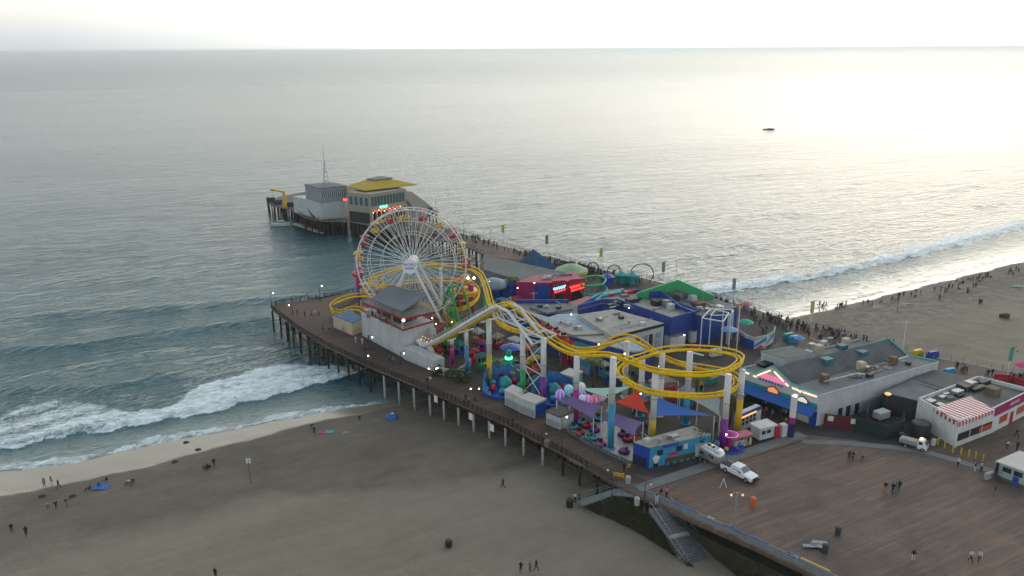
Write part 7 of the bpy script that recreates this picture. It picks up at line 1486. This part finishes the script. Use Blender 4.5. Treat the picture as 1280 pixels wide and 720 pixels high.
# signal buoys far out
# ------------------------------------------------------------------ people
def skin_body(joints, edges, radii, parts):
    """one continuous body grown with a skin modifier; parts: edge -> clothing slot"""
    me = bpy.data.meshes.new('person_skeleton'); me.from_pydata(joints, edges, []); ob = bpy.data.objects.new('person_tmp', me); C.objects.link(ob)
    md = ob.modifiers.new('skin', 'SKIN'); md.use_smooth_shade = True
    for i, r in enumerate(radii): me.skin_vertices[0].data[i].radius = (r, r * .85); 
    me.skin_vertices[0].data[0].use_root = True
    sb_ = ob.modifiers.new('sub', 'SUBSURF'); sb_.levels = 1
    dg = bpy.context.evaluated_depsgraph_get(); m = bpy.data.meshes.new_from_object(ob.evaluated_get(dg)); bpy.data.objects.remove(ob); bpy.data.meshes.remove(me)
    J = [Vector(j) for j in joints]; idx = []
    for f in m.polygons:
        c_ = f.center; best = (9, 0)
        for k, (a, b) in enumerate(edges):
            A, B = J[a], J[b]; ab = B - A; t_ = max(0, min(1, (c_ - A).dot(ab) / ab.length_squared)); d_ = (A + ab * t_ - c_).length - .5 * (radii[a] + radii[b])
            if d_ < best[0]: best = (d_, parts[k])
        idx.append(best[1])
    # hair: crown and back of the head
    hd = J[4]
    for i, f in enumerate(m.polygons):
        if idx[i] == 0 and (f.center - hd).length < .2 and (f.center.z > hd.z + .03 or f.center.y > hd.y + .02): idx[i] = 3
    m.polygons.foreach_set('material_index', idx); zmin = min(v.co.z for v in m.vertices); m.transform(Matrix.Translation((0, 0, -zmin))); m.name = 'person_body'
    for k in range(5): m.materials.append(None)
    return m
E_ = [(0, 1), (1, 2), (2, 3), (3, 4), (4, 5), (2, 6), (6, 7), (7, 8), (8, 9), (2, 10), (10, 11), (11, 12), (12, 13), (0, 14), (14, 15), (15, 16), (16, 17), (0, 18), (18, 19), (19, 20), (20, 21)]
PT_ = [1, 1, 0, 0, 0, 1, 1, 0, 0, 1, 1, 0, 0, 2, 2, 2, 4, 2, 2, 2, 4]
RD_ = [.145, .13, .15, .062, .105, .075, .075, .052, .04, .035, .075, .052, .04, .035, .10, .065, .045, .05, .10, .065, .045, .05]
def pose(kind):
    #      pelvis        waist         chest         neck         head         crown
    if kind == 'stand': J = [(0, 0, .95), (0, 0, 1.15), (0, 0, 1.36), (0, 0, 1.50), (0, -.02, 1.61), (0, -.01, 1.70), (-.18, 0, 1.40), (-.24, .02, 1.14), (-.23, -.08, .92), (-.22, -.10, .84), (.18, 0, 1.40), (.24, .02, 1.14), (.23, -.06, .92), (.22, -.08, .84), (-.10, 0, .86), (-.11, -.02, .48), (-.12, .02, .09), (-.12, -.13, .05), (.10, 0, .86), (.11, -.02, .48), (.13, .03, .09), (.14, -.12, .05)]
    elif kind == 'walk': J = [(0, 0, .93), (0, -.02, 1.13), (0, -.05, 1.34), (0, -.06, 1.48), (0, -.09, 1.59), (0, -.08, 1.68), (-.18, -.04, 1.38), (-.23, .12, 1.14), (-.22, .12, .93), (-.22, .12, .85), (.18, -.04, 1.38), (.23, -.16, 1.16), (.21, -.34, .99), (.20, -.38, .93), (-.10, -.02, .85), (-.10, -.22, .50), (-.10, -.27, .10), (-.10, -.42, .08), (.10, 0, .85), (.10, .06, .46), (.10, .34, .16), (.10, .26, .05)]
    elif kind == 'arm': J = [(0, 0, .95), (0, 0, 1.15), (0, 0, 1.36), (0, 0, 1.50), (0, -.03, 1.61), (0, -.02, 1.70), (-.18, 0, 1.40), (-.26, -.06, 1.16), (-.16, -.28, 1.30), (-.10, -.33, 1.36), (.18, 0, 1.40), (.26, .03, 1.15), (.20, -.14, .98), (.16, -.20, .96), (-.12, 0, .86), (-.15, 0, .48), (-.18, .02, .09), (-.20, -.12, .05), (.10, 0, .86), (.10, -.06, .48), (.10, .02, .09), (.10, -.12, .05)]
    elif kind == 'sit': J = [(0, 0, .16), (0, .02, .36), (0, -.02, .58), (0, -.06, .71), (0, -.10, .82), (0, -.09, .91), (-.18, -.03, .60), (-.24, -.16, .42), (-.16, -.38, .40), (-.08, -.42, .42), (.18, -.03, .60), (.24, -.14, .40), (.16, -.36, .38), (.08, -.40, .42), (-.11, -.08, .15), (-.16, -.42, .42), (-.12, -.62, .10), (-.12, -.74, .06), (.11, -.08, .15), (.16, -.40, .44), (.14, -.60, .10), (.14, -.72, .06)]
    else: J = [(0, 0, .88), (0, -.12, 1.03), (0, -.34, 1.10), (0, -.46, 1.10), (0, -.57, 1.06), (0, -.64, 1.08), (-.17, -.34, 1.08), (-.20, -.36, .82), (-.16, -.42, .60), (-.15, -.44, .53), (.17, -.34, 1.08), (.20, -.38, .82), (.15, -.46, .62), (.14, -.48, .55), (-.11, 0, .80), (-.13, -.10, .46), (-.13, .02, .09), (-.13, -.12, .05), (.11, 0, .80), (.13, -.10, .46), (.13, .04, .09), (.13, -.10, .05)]
    return skin_body(J, E_, RD_, PT_)
POSES = {k: pose(k) for k in ('stand', 'walk', 'arm', 'sit', 'bend')}
CLO = {n: mat('cloth_' + n, c, .85) for n, c in dict(black=(.012, .012, .014), navy=(.015, .022, .06), white=(.50, .50, .50), grey=(.14, .14, .15), red=(.30, .02, .03), pink=(.42, .16, .17), blue=(.05, .14, .36), maroon=(.10, .015, .025), olive=(.08, .08, .04), tan=(.28, .21, .14), teal=(.03, .22, .20), lightblue=(.25, .40, .50), yellow=(.45, .34, .06), purple=(.12, .05, .18)).items()}
SKN = [mat('skin_tone_%d' % i, c, .6) for i, c in enumerate(((.42, .24, .16), (.28, .15, .09), (.12, .06, .035), (.50, .31, .22)))]
HAIRM = [mat('hair_%d' % i, c, .7) for i, c in enumerate(((.012, .01, .009), (.05, .028, .015), (.20, .13, .06), (.30, .29, .28)))]
def person(loc, kind, top, bottom, label, group=None, rot=None, scale=1., skirt=False):
    o = bpy.data.objects.new('person', POSES[kind]); C.objects.link(o); o.location = loc; o.rotation_euler.z = random.random() * 6.28 if rot is None else rot
    s = scale * random.uniform(.97, 1.08); o.scale = (s * random.uniform(1.0, 1.12), s * random.uniform(1.0, 1.12), s)
    ms = [random.choices(SKN, [5, 3, 2, 3])[0], CLO[top], CLO[bottom], random.choices(HAIRM, [6, 4, 1, 1])[0], CLO['black']]
    for i, m in enumerate(ms): o.material_slots[i].link = 'OBJECT'; o.material_slots[i].material = m
    return tag(o, label, 'person', group)
TOPS = ['black'] * 6 + ['navy'] * 3 + ['white'] * 3 + ['grey'] * 3 + ['red', 'pink', 'blue', 'maroon', 'maroon', 'olive', 'tan', 'lightblue']
BOTS = ['black'] * 6 + ['navy'] * 4 + ['grey'] * 2 + ['tan', 'olive', 'blue']
# those one can tell apart, with the pose and clothes the photo shows
BEACH = [(56, 609, 'stand', 'pink', 'black', 'person in a pink shirt and black shorts on the wet sand'), (65, 607, 'stand', 'tan', 'white', 'slim person in pale clothes right of the pink shirted one'), (73.5, 611, 'walk', 'black', 'navy', 'person in dark clothes standing at the edge of the wet sand'),
         (61, 637, 'bend', 'pink', 'red', 'person in pink bending over on the sand'), (71, 637, 'stand', 'black', 'maroon', 'person in dark clothes next to the bending one'), (83.5, 634, 'stand', 'navy', 'grey', 'person in blue grey to the right of the bending one'),
         (15.5, 666, 'walk', 'black', 'black', 'person in black, leftmost walker at the bottom left'), (33.5, 671, 'walk', 'black', 'black', 'second walker in black at the bottom left'), (113, 612, 'sit', 'black', 'black', 'seated person in black left of the blue blanket'), (123, 608, 'sit', 'navy', 'blue', 'seated person in navy on the blue blanket'),
         (161, 604, 'sit', 'white', 'navy', 'seated person in white on the upper sand'), (167, 603, 'sit', 'black', 'navy', 'seated person in black beside the one in white'), (255, 586, 'sit', 'black', 'black', 'seated person in black, left of a dark huddle'), (259, 585, 'sit', 'black', 'navy', 'seated person in the middle of the dark huddle'), (262.5, 585, 'sit', 'black', 'black', 'seated person, right of the dark huddle'), (268, 584, 'stand', 'black', 'maroon', 'person standing beside the dark huddle'),
         (388.5, 537, 'bend', 'black', 'teal', 'person leaning forward near the surf'), (393, 543, 'arm', 'navy', 'black', 'person standing by the red towel'), (629, 610, 'walk', 'black', 'black', 'lone walker in black on the open sand'), (651, 715.5, 'walk', 'black', 'black', 'left of three walkers at the bottom of the beach'), (662.5, 714.5, 'stand', 'grey', 'olive', 'middle of three walkers, in grey'), (670, 714, 'walk', 'black', 'navy', 'right of three walkers, in black'),
         (270, 724, 'stand', 'black', 'black', 'person in black cut off by the bottom edge'), (718.5, 628, 'stand', 'white', 'black', 'person in a white top behind the black bin'), (724, 627, 'stand', 'navy', 'black', 'person in navy beside the black bin'), (134, 601.5, 'sit', 'black', 'grey', 'small seated figure above the blue blanket'), (449.5, 524, 'sit', 'black', 'grey', 'small dark seated figure left of the blue tent')]
for x, y, k, tp_, bt_, lb in BEACH: person(on_sand(x, y), k, tp_, bt_, lb)
ONDECK = [(1061, 576, 'stand', 'black', 'navy', 'person in black in a tight pair on the car deck'), (1066, 575.5, 'arm', 'black', 'black', 'person in black right of the tight pair'), (1078, 576, 'walk', 'pink', 'black', 'person with a pink top near the dark pair'), (1106, 615.5, 'stand', 'black', 'tan', 'person in a black top and tan shorts, left of four'), (1115.5, 617, 'walk', 'black', 'navy', 'second of four friends on the car deck'), (1119.5, 615.5, 'stand', 'grey', 'teal', 'third of four friends, in grey and teal'), (1123.5, 614, 'walk', 'black', 'maroon', 'rightmost of four friends on the car deck'),
          (1197, 583, 'walk', 'white', 'black', 'person in a white top crossing the pale path'), (1218, 590, 'stand', 'black', 'white', 'person in black top and white trousers near the bollards'), (1226, 590, 'arm', 'white', 'black', 'person carrying a white bag beside the bollards'), (1242.5, 620, 'stand', 'black', 'grey', 'person with a black top in front of the pale booth'), (1270, 547, 'walk', 'black', 'black', 'person in black with a pale cap near the diner door'), (1258, 561, 'bend', 'lightblue', 'black', 'person in light blue leaning over behind the booth'), (1271, 563, 'stand', 'maroon', 'black', 'person in maroon behind the booth'),
          (820.5, 631, 'stand', 'lightblue', 'white', 'person in light blue at the head of the stairs'), (826, 623, 'arm', 'black', 'tan', 'person in black behind the one in light blue'), (833, 622, 'stand', 'pink', 'black', 'person in a pale pink top by the railing corner'), (1141, 701, 'stand', 'black', 'white', 'person in dark top and white shorts at the bottom of the deck'), (1213, 702, 'walk', 'white', 'black', 'left of two people at the bottom right of the deck'), (1223.5, 702, 'walk', 'white', 'navy', 'right of two people at the bottom right of the deck'),
          (372, 394, 'stand', 'red', 'black', 'person in red near the seaward end of the promenade'), (381, 396, 'stand', 'maroon', 'black', 'person in maroon left of three at the seaward end'), (389, 396, 'walk', 'blue', 'navy', 'person in blue near the seaward end'), (394, 395.5, 'stand', 'white', 'blue', 'person in white near the seaward end'), (399, 395, 'arm', 'blue', 'black', 'person in bright blue by the blue roofed shed'), (403.5, 413, 'stand', 'blue', 'navy', 'person in blue on the promenade by the shed'), (412, 417, 'walk', 'navy', 'grey', 'person in navy walking past the shed'), (428, 415.5, 'stand', 'white', 'tan', 'person in white beside the shed wall'),
          (445, 429, 'walk', 'lightblue', 'white', 'person in light blue below the restaurant wall'), (453, 430.5, 'walk', 'white', 'white', 'person in white below the restaurant wall'), (457, 443, 'stand', 'black', 'black', 'person in black at the railing below the restaurant'), (487, 453, 'walk', 'olive', 'black', 'person in olive on the promenade near the white ramp'), (492, 455, 'walk', 'teal', 'navy', 'person in teal on the promenade near the white ramp'), (534, 480, 'stand', 'black', 'black', 'person in black, left of a pair by the railing notice'), (538, 480, 'arm', 'white', 'grey', 'person in white, right of a pair by the railing notice'), (582, 503, 'walk', 'navy', 'black', 'person in navy near the double lamp'), (586, 506, 'stand', 'grey', 'black', 'person in grey near the double lamp'), (641, 533, 'walk', 'black', 'navy', 'person in black walking past the twin kiosks'),
          (780, 590, 'walk', 'black', 'black', 'person in black by the end of the ticket building'), (785.5, 590.5, 'stand', 'tan', 'maroon', 'person in tan by the end of the ticket building'), (881, 571, 'stand', 'white', 'navy', 'person in white behind the silver trailer'), (887, 573, 'stand', 'black', 'black', 'person in black beside the small tree'), (896, 566, 'stand', 'navy', 'white', 'person in navy between the small tree and purple column'), (926, 560, 'stand', 'white', 'black', 'person in white at the striped counter'), (935, 558, 'stand', 'black', 'grey', 'person in black at the striped counter'),
          (982, 532, 'walk', 'yellow', 'black', 'person in yellow by the painted post'), (975, 536, 'stand', 'black', 'navy', 'person in black by the painted post'), (965, 523, 'walk', 'blue', 'black', 'person in blue under the awning'), (957, 520, 'stand', 'red', 'black', 'person in red under the awning')]
for x, y, k, tp_, bt_, lb in ONDECK: person(V(x, y, .01), k, tp_, bt_, lb)
# crowds
_pre = {}
def nearest(lms, x, y): return min(lms, key=lambda l: (l[0] - x) ** 2 + (l[1] - y) ** 2)[2]
def scatter(n, quads, where, lms, z=.01, sand=False, kinds=('stand', 'walk', 'arm'), group=None, clump=.5):
    pts = []; last = None
    for i in range(n):
        if last is not None and random.random() < clump: x, y = last[0] + random.uniform(-4, 4), last[1] + random.uniform(-.9, .9)
        else:
            q = random.choices(quads, [qq[4] for qq in quads])[0]; f = random.random(); x0, y0, x1, y1 = q[:4]; x, y = x0 + (x1 - x0) * f, y0 + (y1 - y0) * f + random.uniform(0, q[5])
        last = (x, y); p = on_sand(x, y) if sand else V(x, y, z)
        tp_, bt_, kd_ = random.choice(TOPS), random.choice(BOTS), random.choice(kinds); person(p, kd_, tp_, bt_, f'{dict(stand="standing", walk="walking", arm="gesturing", sit="seated")[kd_]} person in {"pale" if tp_ == "lightblue" else tp_} top, {bt_} trousers {where} {nearest(lms, x, y)}', group)
# the dense line of people far out on the pier: several hundred more, one mass
cv_, cf_, cm_ = [], [], []; CM = [SKN[1]] + [CLO[k] for k in ('black', 'navy', 'white', 'grey', 'maroon', 'blue')] + [HAIRM[0]]
def crowd_add(p, kind):
    m = POSES[kind]; a = random.random() * 6.28; R_ = Matrix.Rotation(a, 3, 'Z'); n0 = len(cv_); s_ = random.uniform(.94, 1.1); tp_, bt_ = random.choice([1, 1, 1, 2, 3, 4, 5, 6, 4]), random.choice([1, 1, 2, 4])
    cv_.extend(p + R_ @ v.co * s_ for v in m.vertices)
    for f in m.polygons: cf_.append([n0 + i for i in f.vertices]); cm_.append([0, tp_, bt_, 7, 1][f.material_index])
for n_, quads in ((210, [(560, 289, 632, 311, 3, 6), (632, 310, 700, 329, 4, 6), (700, 328, 745, 340, 4, 5), (745, 340, 806, 352, 3, 6), (500, 280, 560, 295, 3, 6), (440, 268, 505, 276, 4, 6), (535, 262, 545, 268, 1, 3)]),):
    for _ in range(n_):
        q = random.choices(quads, [qq[4] for qq in quads])[0]; f = random.random(); x, y = q[0] + (q[2] - q[0]) * f, q[1] + (q[3] - q[1]) * f + random.uniform(.3, q[5])
        for _k in range(random.choice((1, 1, 2, 3))): crowd_add(V(x, y, .02) + Vector((random.uniform(-1.2, 1.2), random.uniform(-1, 1), 0)), random.choice(('stand', 'walk', 'arm')))
for n_, quads, sd_ in ((62, [(925, 385, 975, 401, 3, 6), (975, 400, 1010, 409, 3, 9), (1010, 409, 1080, 423, 4, 6), (880, 372, 925, 384, 2, 3)], False), (34, [(1180, 356, 1280, 333, 3, 8), (1100, 376, 1180, 360, 2, 5)], True)):
    for _ in range(n_): q = random.choices(quads, [qq[4] for qq in quads])[0]; f = random.random(); x, y = q[0] + (q[2] - q[0]) * f, q[1] + (q[3] - q[1]) * f + random.uniform(.3, q[5]); crowd_add(on_sand(x, y) if sd_ else V(x, y, .02), random.choice(('stand', 'walk', 'arm', 'sit' if sd_ else 'walk')))
me = bpy.data.meshes.new('crowd'); me.from_pydata([tuple(v) for v in cv_], [], cf_)
for m in CM: me.materials.append(m)
me.polygons.foreach_set('material_index', cm_); co_ = bpy.data.objects.new('crowd', me); C.objects.link(co_); tag(co_, 'dense crowd of tiny people along the outer pier, boardwalk and far waterline', 'crowd', None, 'stuff')
scatter(104, [(925, 385, 975, 402, 3, 6), (975, 400, 1010, 410, 3, 9), (1010, 409, 1080, 424, 4, 6), (970, 412, 1050, 428, 3, 4), (935, 395, 960, 412, 2, 6), (1080, 424, 1120, 434, 1, 4)], 'in the crowd', [(930, 385, 'by the coral parasol'), (950, 402, 'behind the curved fence'), (985, 405, 'left of the yellow banner'), (1013, 412, 'under the yellow banner'), (1045, 420, 'behind the teal trimmed roof'), (1095, 430, 'behind the grey ridge')], group='crowd on the boardwalk')
scatter(26, [(1146, 447, 1205, 462, 2, 5), (1180, 458, 1240, 470, 2, 3), (1238, 468, 1282, 478, 4, 4)], 'on the boardwalk', [(1160, 452, 'by the blue bin box'), (1200, 463, 'behind the low flat roof'), (1262, 474, 'behind the low red fence')], group='people at the landward boardwalk')
scatter(46, [(985, 391, 1100, 374, 1, 2), (1050, 384, 1150, 372, 2, 5), (1140, 372, 1230, 356, 4, 10), (1180, 356, 1280, 334, 3, 10), (1190, 380, 1250, 372, 1, 10)], 'on the north beach', [(1010, 388, 'under the yellow banner'), (1095, 378, 'by the lilac blanket'), (1133, 378, 'by the teal blanket'), (1180, 364, 'past the teal blanket'), (1208, 360, 'by the white blanket'), (1262, 350, 'near the grey teal mat'), (1225, 382, 'left of the brown bins')], sand=True, kinds=('stand', 'walk', 'stand', 'sit', 'arm'), group='people on the north beach')
scatter(34, [(800, 528, 830, 540, 3, 6), (830, 520, 880, 512, 2, 10), (655, 478, 712, 470, 3, 14), (600, 470, 630, 478, 2, 10), (750, 470, 800, 480, 2, 10), (880, 520, 900, 545, 2, 6), (940, 500, 980, 520, 2, 4)], 'in the park', [(812, 532, 'behind the ticket building'), (855, 516, 'under the blue sail'), (685, 476, 'behind the twin white columns'), (612, 474, 'beside the octopus ride'), (775, 478, 'under the coaster hump'), (890, 535, 'left of the purple column'), (960, 512, 'in the awning shade')], group='visitors in the park')
scatter(9, [(455, 390, 502, 416, 3, 1)], 'on the restaurant terrace', [(478, 400, 'under the eave')], z=7.2, group='diners on the restaurant terrace')

# ------------------------------------------------------------------ small stalls, carts and game fronts that fill the park
LMK = [(620, 455, 'near the octopus ride'), (590, 470, 'by the teal column'), (665, 470, 'between the twin columns'), (700, 462, 'below the coaster drop'), (735, 478, 'behind the mint sail'), (775, 485, 'by the coaster hump column'), (800, 510, 'behind the red sail'), (845, 500, 'under the helix'), (880, 505, 'under the right end of the helix'), (905, 520, 'by the purple column'), (935, 505, 'by the yellow column'), (600, 420, 'under the lift hill'), (575, 400, 'beside the green frame'), (860, 445, 'by the white containers'), (700, 380, 'by the red hall'), (540, 440, 'by the dining terrace')]
STL = [(598, 428, ORA, WHM), (606, 440, MAG, PUR), (622, 434, REDT, CREAM), (633, 430, PUR, MAG), (645, 436, MAG, REDW), (661, 448, REDW, ORA), (672, 452, BLU, SKYB), (668, 462, ORA, YEL), (690, 456, PUR, TEAL), (708, 452, REDW, YEL), (722, 455, MAG, WHM), (590, 452, RED, RED), (603, 460, GRN, TEAL), (586, 470, GRN, YEL), (664, 478, TEAL, RED), (755, 470, SKYB, WHM), (765, 480, BLU, TEAL), (785, 476, GRN, PUR), (800, 474, BLU, BLU), (822, 490, RED, WHM), (842, 500, REDW, RED), (858, 505, SKYB, BLU), (872, 494, GRN, YEL), (835, 472, MAG, BLU), (805, 500, SKYB, SKYB), (800, 514, BRN, ORA), (888, 478, TEAL, GRN), (862, 470, ORA, BLU), (913, 520, ORA, ORA), (920, 508, BRN, GRN), (548, 448, YEL, RED), (575, 442, BLU, TEAL), (600, 405, RED, YEL), (611, 398, YEL, RED), (593, 412, PUR, BLU), (619, 392, GRN, ORA), (627, 384, BLU, SKYB), (645, 384, WALLW, RED), (548, 432, REDT, YEL), (560, 440, BRN, GRN)]
CN = {id(v): k for k, v in dict(orange=ORA, white=WHM, magenta=MAG, purple=PUR, crimson=REDT, cream=CREAM, scarlet=REDW, blue=BLU, light_blue=SKYB, yellow=YEL, teal=TEAL, red=RED, green=GRN, brown=BRN, pale=WALLW).items()}
random.seed(21)
for i, (x, y, m1, m2) in enumerate([s_ for k_, s_ in enumerate(STL) if k_ % 5 != 3]):
    p = V(x, y); a = math.atan2(UPIER.y, UPIER.x) + random.choice((0, 1.5708)) + random.uniform(-.15, .15); R_ = Matrix.Rotation(a, 3, 'Z'); w_, d_, h_ = random.uniform(1.5, 2.8), random.uniform(1.3, 2.0), random.uniform(2.0, 2.8)
    n1_, n2_ = CN[id(m1)].replace('_', ' '), CN[id(m2)].replace('_', ' ')
    t = thing('fairground_stall', f'{n1_} stall with {"matching" if n1_ == n2_ else "a " + n2_} top {nearest(LMK, x, y)}', 'stall', p, 'small stalls and carts in the park')
    b = MB(); b.box(p + Vector((0, 0, .55)), (w_, d_, 1.1), a); b.build('counter', m1, t)
    b = MB()
    for sx in (-1, 1):
        for sy in (-1, 1): q = p + R_ @ Vector((sx * (w_ / 2 - .08), sy * (d_ / 2 - .08), 0)); b.tube([q, q + Vector((0, 0, h_))], .05, 4)
    b.build('frame', WHM, t)
    e = [p + R_ @ Vector((sx * (w_ / 2 + .25), sy * (d_ / 2 + .25), h_)) for sx, sy in ((-1, -1), (1, -1), (1, 1), (-1, 1))]; ap = p + Vector((0, 0, h_ + random.uniform(.3, 1.0)))
    m2 = MATS.get('awning_' + n2_) or mat('awning_' + n2_, tuple(c_ * .55 for c_ in m2.node_tree.nodes['Principled BSDF'].inputs['Base Color'].default_value[:3]), .8, noise=.35, nscale=1.5)
    b = MB(); b.add(e + [ap] + [v - Vector((0, 0, .3)) for v in e], [(0, 1, 4), (1, 2, 4), (2, 3, 4), (3, 0, 4)] + [(5 + k, 5 + (k + 1) % 4, (k + 1) % 4, k) for k in range(4)] + [(8, 7, 6, 5)]); b.build('awning', m2, t)
    b = MB(); b.box(p + R_ @ Vector((0, d_ * .3, 1.6)), (w_ * .9, .1, 1.0), a); b.build('back_board', DK, t)
    if i % 3 == 0: b = MB(); b.ball(p + R_ @ Vector((0, -d_ / 2, h_ - .35)), .11, 6); b.build('stall_lamp', MATS['lantern_glow'], t)
# ------------------------------------------------------------------ haze over the sea
hm = bpy.data.materials.new('haze'); hm.use_nodes = True; ht = hm.node_tree; ht.nodes.clear()
vol = ht.nodes.new('ShaderNodeVolumePrincipled'); vol.inputs['Density'].default_value = 1.05e-4; vol.inputs['Color'].default_value = (.85, .925, .97, 1); vol.inputs['Anisotropy'].default_value = .55
ho = ht.nodes.new('ShaderNodeOutputMaterial'); ht.links.new(vol.outputs[0], ho.inputs['Volume'])
hb = MB(); hb.box((0, 21000, 28), (86000, 56000, 80)); hz_ = hb.build('haze', hm); tag(hz_, kind='stuff')
